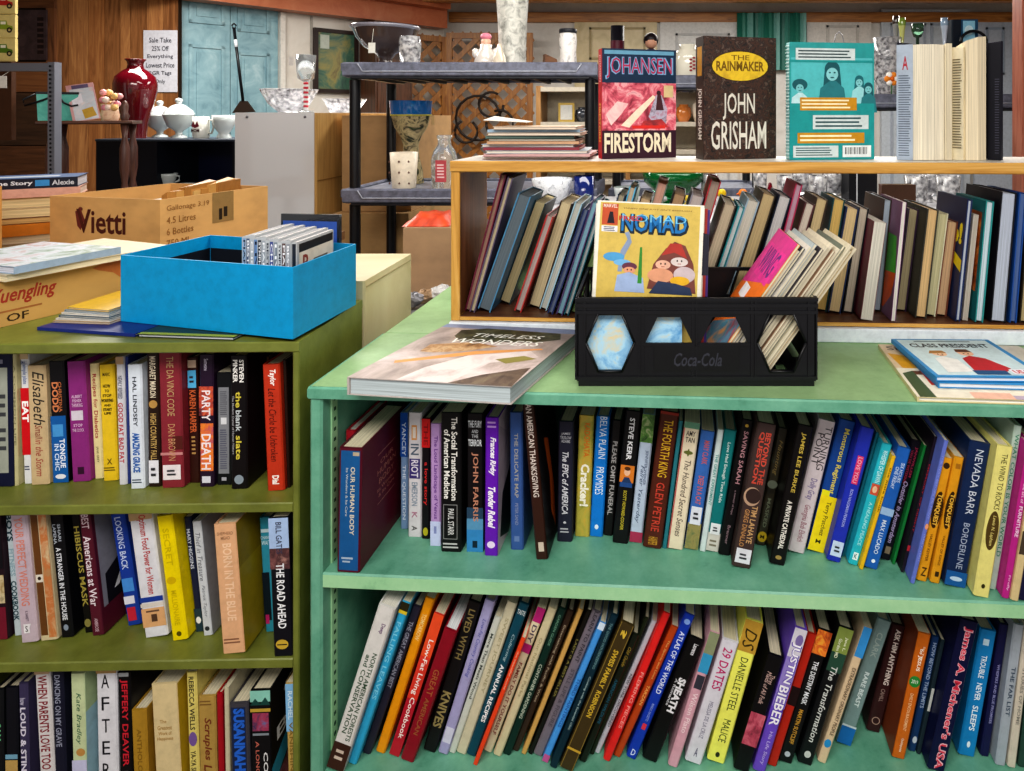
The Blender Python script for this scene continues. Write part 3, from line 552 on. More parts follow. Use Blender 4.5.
 (960, 458, 936, 584, 11.3, '#d8981e', 'orange series paperback, second of two twins', [B(.05, .09, '#a87018', .25, .75), E(.42, .15, '#3a2408', .5, .46), T('TOMQUEST', .29, .55, '#e8b848', .5, 0, .03), T('VALLEY OF KINGS', .62, .86, '#7a5010', .25), B(.91, .95, '#3a2408', .3, .7)], {'hard': False}),
 (980.5, 444, 955, 588, 23.5, '#142a52', 'wide navy hardback with large pale capitals', [T('NEVADA BARR', .05, .5, '#ccd4e4', .36, .04, 0), T('BORDERLINE', .56, .88, '#a8b4cc', .3, .04, 0), B(.9, 1, '#1c5c9c'), E(.95, .015, '#b8d0e8', .5, .3)]),
 (1002.5, 447, 979.5, 598, 17, '#e2da86', 'pale yellow hardback with dark oval', [T('THE WIND TO ROCKS', .05, .42, '#4c4824', .36, .04, 0), E(.56, .13, '#54421c', .5, .38), T('Lewis N. Lapham', .46, .66, '#d8c878', .28, 0, .01, .2), E(.93, .015, '#3a3414', .5, .12)]),
 (1020, 426, 995, 590, 9.5, '#b6cabe', 'pale grey green book with green capitals', [T('WHAT COLOR IS YOUR WORLD', .05, .8, '#3c8868', .5)]),
 (1029, 445, 1004.5, 599, 10, '#b82a8a', 'magenta book with white capitals', [T('the art of', .25, .38, '#f0c0e0', .4), T('FURNITURE', .4, .6, '#f0d8ec', .5, 0, .02), T('Firefly', .85, .95, '#f0c0e0', .35)]),
 (1040, 450, 1014, 604, 9, '#d4c090', 'cream book beside magenta one', [B(.55, .7, '#4c4034')], {'hard': False}),
 (1052, 450, 1025, 608, 12, '#1c1c40', 'dark navy book at the end', [B(.7, .8, '#c8c8d8', .2, .8)]),
]
E_ = [
 (383, 607, 330.5, 772, 19, '#d8d6d2', 'wide white hardback with green capitals', [T('Deep', .1, .16, '#705078', .3, .1), T('NORTH AMERICAN FORESTS', .28, .82, '#3c5840', .26, .18, .015), T('and CONSERVATION', .3, .78, '#3c5840', .26, -.15, .015), B(.84, 1, '#40281e'), Lp(.87, .95, '#d0c0b0', .25, .75, 2)], {'pages': '#e4e0d4'}),
 (408, 602, 351.5, 765, 9.5, '#34a8d2', 'light blue paperback with yellow top', [B(0, .05, '#2c2810'), B(.05, .07, '#d8c030'), T('FALLING LEAVES', .12, .6, '#88d4ec', .5)], {'hard': False}),
 (418, 606, 366, 755, 9, '#2c2a3c', 'dark slate book with grey capitals', [T('THE GREAT AMERICAN BEST', .1, .55, '#a8a8b8', .5)]),
 (431, 598, 380, 754, 10, '#e6960c', 'bright orange paperback', [T('TOMORROW', .1, .27, '#f8d890', .45)], {'hard': False}),
 (440, 614, 394, 757, 11, '#cc3428', 'red paperback with white cookbook title', [B(0, .3, '#e8542c'), B(.3, .6, '#d83c2c'), B(.6, 1, '#b41c30'), T('Low-Fat Living Cookbook', .18, .88, '#f8ece4', .6, 0, .015)], {'hard': False}),
 (452, 631, 407, 763, 14.5, '#8c1226', 'maroon hardback with tarnished gold title', [T('GREAT', .3, .5, '#a86038', .45), T('AMERICAN', .52, .8, '#a06038', .35)], {'pages': '#e8ecee'}),
 (475, 602, 429, 753, 13.5, '#151214', 'black hardback with dull gold capitals', [T('LIVED WITH', .05, .38, '#8c7c50', .5), T('KNIVES', .6, .84, '#9c8c5c', .7, 0, .03)]),
 (490, 600, 443, 755, 11, '#a6a2ca', 'lavender book with blue script', [T('Low-Fat Country Cooking', .12, .5, '#4c50a0', .45, 0, 0, .3), B(.83, .93, '#d0d0e4', .1, .9)]),
 (500, 617, 452, 754, 8, '#c8ccc2', 'slim pale grey book', [T('More Than Meals Wood', .12, .6, '#3c4440', .4)], {'hard': False}),
 (512.5, 602, 461, 755, 11.5, '#cdc6aa', 'cream paperback with faint lettering', [T('SWEET JOURNEY', .1, .6, '#a8a080', .4)], {'hard': False}),
 (523.6, 603, 471, 757, 11.5, '#0e4a5c', 'dark teal hardback with white capitals', [Hh('TASTE', .04, .07, '#e8f0f0', .8), T('Collecting', .2, .38, '#b8d4d8', .35, 0, 0, .3), T('ANNUAL RECIPES', .4, .78, '#f0f4f4', .42, 0, .03)]),
 (527, 638, 476, 766, 6.5, '#e84a22', 'thin orange red booklet', [T('the beautiful world', .1, .4, '#f8b090', .4)], {'hard': False}),
 (540.5, 607, 486, 753, 10.5, '#e0d4b4', 'cream paperback with magenta blocks', [B(0, .1, '#b82878'), T('DIY', .12, .24, '#4c3c58', .5), B(.25, .31, '#b82878'), T('FAMILY DO IT YOURSELF', .38, .88, '#8a4438', .4, 0, .02)], {'hard': False}),
 (553.4, 607.6, 497, 757, 9, '#cfc4a0', 'plain cream paperback', [T('Our National Parks', .2, .6, '#a89c78', .35)], {'hard': False}),
 (563, 608, 506.5, 756, 8.5, '#0c3028', 'dark green book with pale capitals', [T('GARDEN GUIDE', .04, .25, '#6c9880', .3), T('CONTAINER GARDENING', .38, .75, '#c0ccb8', .42)]),
 (571, 610, 515, 752, 7.5, '#38281e', 'dark brown book with small letters', [T('Entertaining with Pacific & West', .1, .65, '#a89880', .42)]),
 (581.5, 608, 523.5, 755, 5, '#cda35c', 'thin golden tan booklet', [], {'hard': False}),
 (590, 609, 530.5, 755, 5, '#14140f', 'thin black book', [T('LADY IS A BEST SELLER', .2, .6, '#8c8448', .5)], {'hard': False}),
 (597, 611, 538, 757, 10.5, '#78707a', 'grey hardback with darker grey capitals', [T('LEARN TO PAINT', .0, .35, '#3c3840', .4), T('STILL LIFE & FIGURE', .4, .8, '#56505a', .4)]),
 (605, 622, 545.5, 763, 8, '#4c9ce4', 'sky blue paperback', [B(0, .05, '#d8e8f8'), T('THIRD PAINTINGS', .4, .75, '#2860a8', .5), B(.95, 1, '#c05c98')], {'hard': False}),
 (613.5, 614, 552, 769, 9, '#0c2e3c', 'dark petrol blue book with pale letters', [T('THE GOOD HOUSEKEEPING', .05, .35, '#6c9498', .35), T('Cooking with the Essential Chic', .4, .75, '#a0bcbc', .35)]),
 (628, 624, 566, 772, 15.5, '#45381c', 'thick brown leather book with gold capitals', [B(0, 1, '#8a7434', .05, .1), B(0, 1, '#8a7434', .9, .95), T('?', .04, .1, '#d8b844', .4, 0, .03), T('SWISS FAMILY', .18, .44, '#d4b23c', .36, 0, .03), T('ROBINSON', .46, .64, '#d4b23c', .36, 0, .03), B(.86, .875, '#c8a43c')]),
 (637, 634, 583, 763, 8.5, '#1c2418', 'black green book with gold and blue letters', [T('Old Guide', .1, .25, '#c0a040', .45, 0, 0, .3), T('AMERICAN WILDLIFE', .35, .7, '#2c6c84', .4)]),
 (646, 616, 591, 755, 5, '#202a16', 'thin dark olive book', [], {'hard': False}),
 (655.5, 620, 597.5, 754, 6, '#c6c6d0', 'thin silver grey paperback', [T('NEW YORK DISCOVERED', .4, .8, '#50505c', .5)], {'hard': False}),
 (666, 612, 606, 762, 8.5, '#e02a28', 'bright red paperback with pink letters', [T('FLEMING PIECES', .4, .78, '#f8a098', .45)], {'hard': False}),
 (675, 626, 617, 758, 8, '#b6481a', 'rust orange book with yellow letters', [T('The Sports and Lives', .1, .4, '#e8a860', .35), T('TARZAN', .45, .6, '#f0b060', .4)], {'hard': False}),
 (690, 614, 631, 760, 11, '#173eb0', 'royal blue atlas with white capitals', [E(.05, .018, '#8cb0f0', .5, .3), T('ATLAS OF THE WORLD', .12, .55, '#dce4fc', .5, 0, .02), T('MARIO PAGETTI', .62, .74, '#90a4e4', .25), B(.76, .8, '#d83c50', .3, .7), Hh('D', .94, .98, '#e0e8ff', .4)], {'hard': False}),
 (698.5, 640, 650, 763, 17, '#0e0e10', 'thick black hardback with white gothic letters', [T('Laurence', .04, .13, '#d8d8dc', .3, .1, .03), T('SHEATH', .32, .6, '#e8e8ec', .5, .1, .05), T('A Romance', .34, .56, '#c8c8cc', .18, -.25, .02)]),
 (713, 632, 672, 768, 11, '#d6a4b2', 'pink paperback with blue band', [B(.0, .16, '#8c9474'), B(.16, .3, '#3c9cc8'), B(.32, .42, '#3c3c48', .1, .9), T('Wilson Plato', .45, .75, '#f0d8dc', .5)], {'hard': False}),
 (730.5, 642, 693, 765, 17.5, '#d9d7e0', 'white hardback with magenta title', [T('29 DATES', .06, .4, '#c02c70', .55, 0, .01), T('MELISSA DE LA CRUZ', .5, .8, '#78748c', .25, 0, 0), Hh('A', .88, .95, '#66627c', .2)]),
 (754.4, 622, 715.6, 764, 18.5, '#eeee6c', 'yellow hardback with gold monogram', [B(0, .22, '#c0983c'), T('DS', .06, .2, '#3c3010', .7, 0, 0, .3), T('DANIELLE STEEL', .26, .64, '#48542c', .42, .02, 0), T('MALICE', .7, .86, '#48542c', .42, .02, 0), E(.95, .018, '#30341c', .5, .12)]),
 (776, 657, 741, 773, 16, '#100f12', 'black book with pink flowery band', [T('Three', .16, .24, '#d8b8b0', .3, .15, 0, .2), T('Maids of All Folk', .14, .42, '#d8b8b0', .3, -.1, 0, .2), B(.5, .78, 'M:#d87888,#b84860,#24141c:50')]),
 (801, 629, 759, 773, 13, '#7050c4', 'purple book with huge white capitals', [B(0, .2, '#d4d0dc'), B(.2, .55, '#9484c8'), E(.08, .04, '#8070a8', .6, .3), T('JUSTIN', .1, .38, '#5a3cb0', .88, .02, .05), T('JUSTIN', .1, .38, '#f4f2fc', .72, .02, .02), T('BIEBER', .4, .68, '#5a3cb0', .88, .02, .05), T('BIEBER', .4, .68, '#f4f2fc', .72, .02, .02), T('His Life Story', .72, .95, '#c8b8f0', .35, .02, .01)]),
 (812, 634, 772, 767, 10, '#b82a1a', 'red book with black patch', [B(.4, .54, '#241214', .1, 1)]),
 (825, 631.5, 785, 764, 15, '#111013', 'black hardback with flaming orange top', [B(0, .18, 'M:#8a2c10,#e8782c,#f8d048:60'), T('THE DESTINY MASK', .23, .56, '#e8ecf0', .36, .03, .02), T('MARTIN SUTCLIFF', .6, .86, '#d0a040', .3, .02, .02), E(.94, .02, '#b8c0c8', .5, .2)]),
 (846, 629, 804.6, 766, 15.5, '#121417', 'black hardback with mossy green top', [B(0, .18, '#86964c'), B(.18, .32, '#2c5040'), T('Jane L.', .06, .16, '#e8ecd0', .22, .2), T('Gordon MD', .08, .22, '#e8ecd0', .22, -.15), T('The Transformation', .28, .84, '#d8dcd8', .42, 0, .01, .15), E(.93, .025, '#c8ccc8', .5, .22)]),
 (867.5, 627, 822, 764, 9, '#d8c09e', 'cream book with blue ends', [B(0, .22, '#3c94d4'), T('EXTRAORDINARY ORDINARY PEOPLE', .3, .8, '#5c4c3c', .42), E(.86, .03, '#2c94d0', .4, .4)], {'hard': False}),
 (884, 621, 843.5, 746, 15, '#7c9494', 'grey green hardback with white letters', [T('CLARK', .1, .3, '#a4b4b0', .4), T('RARE BEAST', .42, .7, '#d8e4e4', .32, 0, .03), B(.86, 1, '#1c6cb2'), B(.85, .865, '#c8d4d8')]),
 (899, 626, 873.5, 733, 14, '#3a1c1e', 'dark brown hardback with white capitals', [T('ASK HIM ANYTHING', .04, .56, '#e0d4cc', .4, .08, .03), T('CAHILL', .6, .72, '#a08880', .3), E(.9, .035, '#b89888', .5, .3), E(.9, .028, '#3a1c1e', .5, .24)], {'rside': []}),
 (923.6, 634, 898, 759.5, 13.5, '#c86a1a', 'orange paperback with green disc', [T('Say Yes', .1, .2, '#f8dcc0', .2, .15), T('to JESUS', .12, .3, '#fff4e4', .34, 0, .02), E(.385, .045, '#2c8a3c', .5, .42), Hh('2019', .37, .4, '#f0f8e8', .5), T('DAILY ENCOURAGEMENT', .48, .78, '#f0c898', .24), T('Guideposts', .84, .95, '#f8e0c8', .25)], {'hard': False, 'D': .13, 'lside': [B(0, 1, '#7c3c22')]}),
 (936, 637, 913, 752, 8, '#1c3e6c', 'narrow blue book with pale capitals', [T('HOW BEYOND THE LIMITS', .05, .62, '#a8bcd8', .5), E(.9, .03, '#c8d0dc', .5, .3)]),
 (945, 640, 922, 755, 6.5, '#24343c', 'thin slate book with white patch', [B(.42, .62, '#c8ccc8', .2, .9)], {'hard': False}),
 (967, 622, 932, 772, 21, '#10143e', 'wide navy hardback with red outlined name', [T("James A. Michener's USA", .04, .99, '#f0b8c4', .6, .02, .05), T("James A. Michener's USA", .04, .99, '#d83c54', .5, .02, .012)]),
 (988, 631, 966.5, 757, 16.5, '#1884c2', 'cyan blue hardback with white capitals', [B(.07, .12, '#c8e4f4', .3, .65), T('TROUBLE', .2, .38, '#e8f4fc', .34, .02, .02), T('NEVER', .42, .56, '#e8f4fc', .34, .02, .02), T('SLEEPS', .6, .8, '#e8f4fc', .34, .02, .02), E(.91, .025, '#e0f0f8', .5, .1)]),
 (1005, 625, 985.5, 757, 9, '#1b1b4a', 'deep navy book with tiny letters', [T('WHISPERS AND BLUE PROMISES', .3, .75, '#9c9ccc', .3)]),
 (1018, 625, 1000, 766, 10.5, '#a6aeb8', 'silver hardback with dark letters', [T('THE FAR LIST', .3, .65, '#3c4c60', .4)]),
 (1029, 626, 1012, 768, 8, '#d2c8b8', 'white book with grey letters', [T('STORIES OF HOME', .3, .7, '#88847c', .4)]),
 (1039, 630, 1023, 768, 9, '#2c4a40', 'dark green book at the end', []),
]
# pages-out books of the wooden case: cover colour in col, page colour in opts
def pg(xt, yt, xb, yb, w, col, desc, page, ls=(), hard=True, D=None):
    o = {'pages': page, 'hard': hard, 'lside': ls}
    if D: o['D'] = D
    return (xt, yt, xb, yb, w, col, desc, (), o)
F_ = [
 pg(503, 175, 466.5, 312, 6, '#6a1c38', 'tall thin maroon hardback', '#8a6a5c'),
 pg(511, 178, 472, 313, 5.5, '#5c5068', 'thin grey purple hardback', '#b0a488'),
 pg(526, 197, 485, 313, 15, '#4c86ac', 'blue edged hardback with slate page edges', '#5c6870'),
 pg(540, 204, 503.5, 305, 13, '#12303a', 'dark teal hardback with cream pages', '#b8ac84'),
 pg(551, 217, 518, 313, 8, '#b03030', 'red hardback with pinkish page edges', '#a49490'),
 pg(566, 204, 533.5, 309, 13, '#3a2a24', 'dark brown hardback with tan pages', '#c4b490'),
 pg(579, 204, 543, 311, 8, '#9cc0d0', 'pale blue hardback with grey pages', '#b4b4ac'),
 pg(587, 210, 550, 315, 6, '#1c2c60', 'thin navy hardback', '#5c6880'),
 pg(595, 203, 559, 316, 7, '#54406c', 'thin purple hardback', '#78a0b0'),
 pg(601, 207, 566, 316, 5, '#1c5c6c', 'thin dark teal hardback', '#a0a8a8'),
 pg(609, 215, 574, 313, 5, '#4c7c20', 'thin green paperback', '#7c9060', (), False),
 pg(622, 196, 588, 313, 8, '#24344c', 'navy hardback behind the comic crate', '#9c9480'),
 pg(633, 188, 598, 313, 7, '#58a8cc', 'light blue hardback behind the comic crate', '#b8a890'),
 pg(647, 200, 610, 313, 12, '#3c2c28', 'dark hardback with tan pages', '#b8a07c'),
 pg(662, 184, 626, 313, 11, '#6c7870', 'grey green hardback with pink brown pages', '#b89080'),
 pg(680, 196, 643, 314, 13, '#241c1c', 'black hardback with brown pages', '#a08464'),
 pg(698, 197, 660, 314, 13, '#8c8c98', 'silver grey hardback with pale pages', '#b0a8a4'),
 pg(716, 182, 678, 314, 11, '#a82c38', 'tall red hardback', '#98887c'),
 pg(730, 206, 694, 315, 13, '#4c4038', 'brown hardback with grey cream pages', '#b4a890'),
 pg(742, 208, 706, 315, 7, '#1c8088', 'thin teal hardback', '#b8c0c0'),
 pg(753, 202, 716, 315, 13, '#90a8b8', 'pale steel hardback with white pages', '#c0bcb0'),
 pg(769, 196, 732, 315, 14, '#3a3028', 'dark olive hardback with tan pages', '#b4a078'),
 pg(785, 198, 750, 315, 13, '#1c2438', 'navy hardback with grey white pages', '#bcb8b8'),
 pg(799, 185, 766, 315, 7, '#a82c54', 'tall crimson hardback', '#b090a0'),
 pg(810, 205, 777, 313, 10, '#5c3438', 'wine brown hardback with grey pages', '#c4b8ac'),
 pg(822, 200, 795, 313, 12, '#3c2c24', 'brown hardback with beige pages', '#bca880'),
 pg(839, 200, 821, 312, 12, '#20484c', 'dark green hardback with ochre pages', '#c4a460'),
 pg(853, 209, 834, 314, 13, '#1c2c54', 'blue hardback with warm tan pages', '#c8b084'),
 pg(865.5, 209, 849, 314, 11.5, '#10131c', 'black hardback with pale mushroom pages', '#b0a494'),
 pg(878, 223, 865, 321, 14, '#6c2c3c', 'short maroon book with whitish pages', '#d0ccc0', (), False),
 pg(890, 200, 879, 312, 10, '#3c3028', 'brown hardback with bluish pages', '#98a4b0'),
 pg(902, 205, 891, 324, 6, '#8c5c8c', 'slim book with green and orange cover', '#d8d4cc', [B(0, 1, '#84607c'), ('p', [(.0, .35), (.5, .3), (.9, .3), (1, .6), (.3, .66), (0, .6)], '#58b840'), ('p', [(.2, .66), (1, .6), (.9, .8), (.6, .95), (.3, .9)], '#e86420')], False, .15),
 pg(916, 210, 903, 312, 12, '#3c2840', 'plum hardback with dull tan pages', '#a09474'),
 pg(930.5, 210, 918.5, 319, 13, '#3c3c34', 'charcoal hardback with orange tan pages', '#ccac7c'),
 pg(943, 214, 930, 317, 11, '#c8c4a8', 'cream hardback with cream pages', '#bcb690'),
 pg(954, 222, 942, 317, 12, '#6c3c2c', 'short reddish brown book with tan pages', '#b89876'),
 pg(968, 200, 956.5, 322, 6, '#1c2c5c', 'navy book with yellow lettering on cover', '#b8c0cc', [B(0, 1, '#222c50'), B(0, .2, '#30304c'), Hh('Ooo!', .2, .38, '#f0dc20', .9, .5, .05), ('p', [(.5, .4), (1, .5), (1, .6), (.55, .5)], '#e8d020')], True, .16),
 pg(976, 215, 965, 321, 5, '#c8c0b8', 'thin white booklet', '#b0a89c', (), False),
 pg(990, 205, 979, 326, 8, '#2c8c8c', 'teal book with colourful orange cover', '#c0d0d8', [B(0, 1, '#1c6c70'), B(.1, .76, 'M:#1c1814,#c86424,#e8c060:22', .08, .92), Lp(.82, .9, '#b8d8d8', .2, .8, 2)], True, .15),
 pg(1009, 195, 998, 325, 15, '#14131c', 'tall black hardback with bluish white pages', '#b4bccc', [B(0, 1, '#1a1620')], True, .17),
 pg(1023, 196, 1013, 326, 7, '#1c4c94', 'thin bright blue hardback', '#506898'),
 pg(1036, 200, 1026, 326, 13, '#2c2418', 'dark hardback at the case end', '#b0a078'),
]
row(A_, OZ[0], OY, OO, 0, 0, (.14, .17), 'books on the top shelf of the olive case', WHERE['A'], .0132, OW-.0132, zmax=OT-.019, ymax=OD-.008)
row(B_, OZ[1], OY, OO, 0, 0, (.14, .17), 'books on the middle shelf of the olive case', WHERE['B'], .0132, OW-.0132, zmax=OZ[0]-.018, ymax=OD-.008)
row(C_, OZ[2], OY, OO, 0, 0, (.14, .17), 'books on the bottom shelf of the olive case', WHERE['C'], .0132, OW-.0132, zmax=OZ[1]-.018, ymax=OD-.008)
row(D_, GZ[0], GYAW, GO, 0, 0, (.14, .17), 'books on the upper shelf of the mint case', WHERE['D'], .028, GW-.03, zmax=GT-.021, ymax=GD-.009)
row(E_, GZ[1], GYAW, GO, 0, 0, (.14, .17), 'books on the lower shelf of the mint case', WHERE['E'], .028, GW-.03, zmax=GZ[0]-.027, ymax=GD-.009)

# wooden display case standing on the mint bookcases -------------------
PINE = 'wood:#a8762c,#cf9c4a,#e0b468:x'; PINEZ = 'wood:#a8762c,#cf9c4a,#e0b468:z'; BROWN = 'wood:#3c2418,#5a3826,#6e4a32:x'
WY = math.atan(-.05); WO = (-.437, 1.425)
WW = 1.50; WD = .20; WB = GT+.031
wb = MB(); wloc = thing('plinth_board', 'long white board lying under the wooden book case', 'board', (WO[0], WO[1]-.012, GT), (0, 0, WY))
wb.bbox(0, WW, 0, WD+.03, .0005, .030, '#e6eef8'); wb.build('board', wloc)
wc = thing('display_case', 'open backed pine case of books turned pages outward', 'bookcase', (WO[0], WO[1], WB), (0, 0, WY))
WTOP = 1.3995-WB
MB().bbox(0, WW, -.004, WD, WTOP-.024, WTOP, PINE, .002).build('top_board', wc)
mb = MB(); Art(mb, (.002, -.002, WTOP), (1, 0, 0), (0, 1, 0), (0, 0, 1), WW-.004, WD-.004).rect(0, 0, 1, 1, '#d8d4cc'); mb.build('white_top', wc)
for x0 in (0, WW-.02): MB().bbox(x0, x0+.02, 0, WD, 0, WTOP-.0245, PINEZ, .002).build('side_panel', wc)
MB().bbox(.0205, WW-.0205, 0, WD, 0.0003, .010, BROWN, .001).build('bottom_board', wc)
mb = MB(); Art(mb, (.0205, -.0003, .001), (1, 0, 0), (0, 0, 1), (0, -1, 0), WW-.041, .008).rect(0, 0, 1, 1, PINE); mb.build('front_lip', wc)
mb = MB(); Art(mb, (.0205, .003, .012), (0, 1, 0), (0, 0, 1), (1, 0, 0), WD-.006, WTOP-.04).rect(0, 0, 1, 1, 'wood:#5c3820,#805432,#946440:z'); mb.build('inner_lining', wc)
row(F_, WB+.0105, WY, WO, 0, 0, (.13, .155), 'books turned pages outward in the wooden case', WHERE['F'], .022, WW-.024, flip=True, zmax=WB+WTOP-.026)

def lying(px, py, Y, w_, t_, D_, ph, label):
    p = P(px, py, Y); r_ = thing('book', label, 'book', (p.x, p.y-.02, p.z), (0, math.radians(ph), GYAW), 'books on the lower shelf of the mint case')
    MB().box(-w_/2, w_/2, 0, D_, 0, .002, '#3c2638').box(-w_/2, w_/2, 0, D_, t_-.002, t_, '#3c2638').box(-w_/2, w_/2, 0, .003, .002, t_-.002, '#4c3448').build('cover', r_)
    MB().box(-w_/2+.002, w_/2-.002, .0031, D_-.002, .0021, t_-.0021, 'pages:#c8bca8:z').build('page_block', r_)
lying(921, 627, 1.27, .105, .014, .11, 14, 'dark plum book lying slanted across the tops beside the orange paperback')
# ------------------------------------------------------------------ helpers for loose things
def slab(name, label, cat, FL, FR, BL, z0, z1, cover, art=(), pages='#e4dcc8', group=None, hard=.0012, spine=None):
    """a book or magazine lying flat, given by three ground corners"""
    root = thing(name, label, cat, (FL[0], FL[1], z0), (0, 0, 0), group)
    u = Vector((FR[0]-FL[0], FR[1]-FL[1], 0)); v = Vector((BL[0]-FL[0], BL[1]-FL[1], 0))
    t = z1-z0; h = min(hard, t*.2)
    def sl(za, zb, i0, m, mb, i1=None):
        i1 = i0 if i1 is None else i1
        q = [u*i0+v*i0, u*(1-i1)+v*i0, u*(1-i1)+v*(1-i0), u*i0+v*(1-i0)]
        mb.hexa([p+Vector((0, 0, za)) for p in q], [p+Vector((0, 0, zb)) for p in q], m)
    mb = MB(); sl(0, h, 0, cover, mb); sl(t-h, t, 0, cover, mb)
    if spine:      # closed edge on one side: 'l' or 'f'
        if spine == 'l': q = [Vector((0, 0, 0)), u*.012, u*.012+v, v]
        elif spine == 'r': q = [u*.988, u, u+v, u*.988+v]
        else: q = [Vector((0, 0, 0)), u, u+v*.012, v*.012]
        mb.hexa([p+Vector((0, 0, h)) for p in q], [p+Vector((0, 0, t-h)) for p in q], cover)
    A = Art(mb, (0, 0, t), u.normalized(), v.normalized(), (0, 0, 1), u.length, v.length)
    draw(A, art); mb.build('cover', root)
    pb = MB(); sl(h, t-h, .013, 'pages:%s:z' % pages, pb); pb.build('page_block', root)
    return root
def leaf(name, label, cat, loc, rot, W, H, t, front, art=(), group=None, back='#d8d4cc'):
    """a thin upright comic or card; front faces -y, origin at the middle of its lower edge"""
    root = thing(name, label, cat, loc, rot, group)
    mb = MB().box(-W/2, W/2, 0, t*.3, 0, H, front)
    draw(Art(mb, (-W/2, 0, 0), (1, 0, 0), (0, 0, 1), (0, -1, 0), W, H), art); mb.build('cover', root)
    MB().box(-W/2+.001, W/2-.001, t*.3, t, .001, H-.001, 'pages:%s:y' % back).build('page_block', root)
    return root

# ------------------------------------------------------------------ black crate
CX, CYF, CW, CDp, CH = -.1327, 1.150, .430, .235, .157
BLK = 'plastic:#0a0b12'
cr = thing('crate', 'black plastic crate with hexagonal cut-outs standing on the mint shelf top', 'crate', (CX, CYF, GT+.0008))
def hexwall(mb, cells, y0, y1, z0, z1, m):
    """wall in the xz plane; cells = (x0, x1, hex or None, lower half filled)"""
    for x0, x1, hx, half in cells:
        if not hx: mb.box(x0, x1, y0, y1, z0, z1, m); continue
        a, b, c, d, e, f = hx
        TL, TR, BR, BL_ = (x0, z1), (x1, z1), (x1, z0), (x0, z0); ML, MR = (x0, f[1]), (x1, c[1])
        quads = [(TL, a, b, TR), (TR, b, c, MR), (ML, f, a, TL)]
        if half: quads += [(BL_, (x0, f[1]), (x1, c[1]), BR)]
        else: quads += [(MR, c, d, BR), (BR, d, e, BL_), (BL_, e, f, ML)]
        for q in quads:
            pts = [(p[0], y0, p[1]) for p in q]+[(p[0], y1, p[1]) for p in q]
            mb.mesh(pts, [(0, 1, 2, 3), (7, 6, 5, 4), (0, 4, 5, 1), (1, 5, 6, 2), (2, 6, 7, 3), (3, 7, 4, 0)], m)
def hx(cx, w, zc, h, tw):
    return ((cx-tw/2, zc+h/2), (cx+tw/2, zc+h/2), (cx+w/2, zc), (cx+tw/2, zc-h/2), (cx-tw/2, zc-h/2), (cx-w/2, zc))
def hhalf(cx, w, zb, h, tw):
    return ((cx-tw/2, zb+h), (cx+tw/2, zb+h), (cx+w/2, zb), (cx, 0), (cx, 0), (cx-w/2, zb))
fr = MB(); z0, z1 = .018, .128
cells = [(.006, .016, None, 0), (.016, .112, hx(.062, .082, .077, .098, .040), 0), (.112, .120, None, 0),
         (.120, .212, hhalf(.166, .084, .076, .046, .040), 1), (.212, .218, None, 0),
         (.218, .310, hhalf(.264, .084, .076, .046, .040), 1), (.310, .318, None, 0),
         (.318, .414, hx(.366, .082, .077, .098, .040), 0), (.414, .424, None, 0)]
hexwall(fr, cells, .002, .006, z0, z1, BLK)
for x0, x1, zz0, zz1, yy in ((0, CW, .128, .134, -.001), (0, CW, .140, .146, -.001), (0, CW, .151, .157, -.002), (0, CW, .128, .157, .002), (.004, CW-.004, .010, .018, -.001), (0.006, CW-.006, .0, .010, .002)):
    fr.box(x0, x1, yy, .006, zz0, zz1, BLK)
for x in (.0, .016, .112, .119, .207, .214, .311, .318, .412, .426): fr.box(x, x+.003, -.0005, .005, .012, .152, BLK)
for x0, x1 in ((.016, .112), (.318, .414)):       # raised rims round the hexagons
    hh = hx((x0+x1)/2+(-.002 if x0 < .1 else 0), .086, .077, .102, .042)
    for i in range(6):
        p, q = hh[i], hh[(i+1) % 6]; fr.tube([(p[0], .001, p[1]), (q[0], .001, q[1])], .0022, BLK, 6)
for x0 in (.120, .218): fr.box(x0, x0+.092, -.001, .003, .072, .077, BLK)
fr.build('front_wall', cr)
mb = MB(); A = Art(mb, (.14, -.0002, .028), (1, 0, 0), (0, 0, 1), (0, -1, 0), .15, .044)
A.rect(0, 0, 1, 1, 'plastic:#07080d'); mb.build('front_panel', cr)
mb = MB(); A = Art(mb, (.175, -.0008, .036), (1, 0, 0), (0, 0, 1), (0, -1, 0), .085, .024); A.text('Coca-Cola', 0, 0, 1, 1, '#3a3b44', 0, .02, .3); mb.build('embossed_lettering', cr)
bk = MB()
cells = [(.006, .030, None, 0), (.030, .150, hhalf(.09, .09, .10, .05, .05), 1), (.150, .28, None, 0), (.28, .40, hhalf(.34, .09, .10, .05, .05), 1), (.40, .424, None, 0)]
hexwall(bk, cells, CDp-.006, CDp-.002, .012, .151, BLK); bk.box(0, CW, CDp-.006, CDp, .150, .157, BLK).build('back_wall', cr)
for x0 in (0, CW-.005):
    sd = MB().box(x0, x0+.005, .0065, CDp-.0065, .01, .1, BLK).box(x0, x0+.005, .0065, .06, .1, .157, BLK).box(x0, x0+.005, CDp-.06, CDp-.0065, .1, .157, BLK)
    sd.box(x0, x0+.005, .06, CDp-.06, .145, .157, BLK)
    for k in range(5): sd.box(x0-.0015 if x0 == 0 else x0+.005, x0 if x0 == 0 else x0+.0065, .03+k*.043, .033+k*.043, .01, .155, BLK)
    sd.build('side_wall', cr)
fl = MB()
for k in range(10): fl.box(.006+k*.0425, .030+k*.0425, .0065, CDp-.0065, 0.0005, .005, BLK)
fl.box(.006, CW-.006, .1, .13, .0005, .004, BLK).build('floor_grid', cr)

CB = GT+.0065
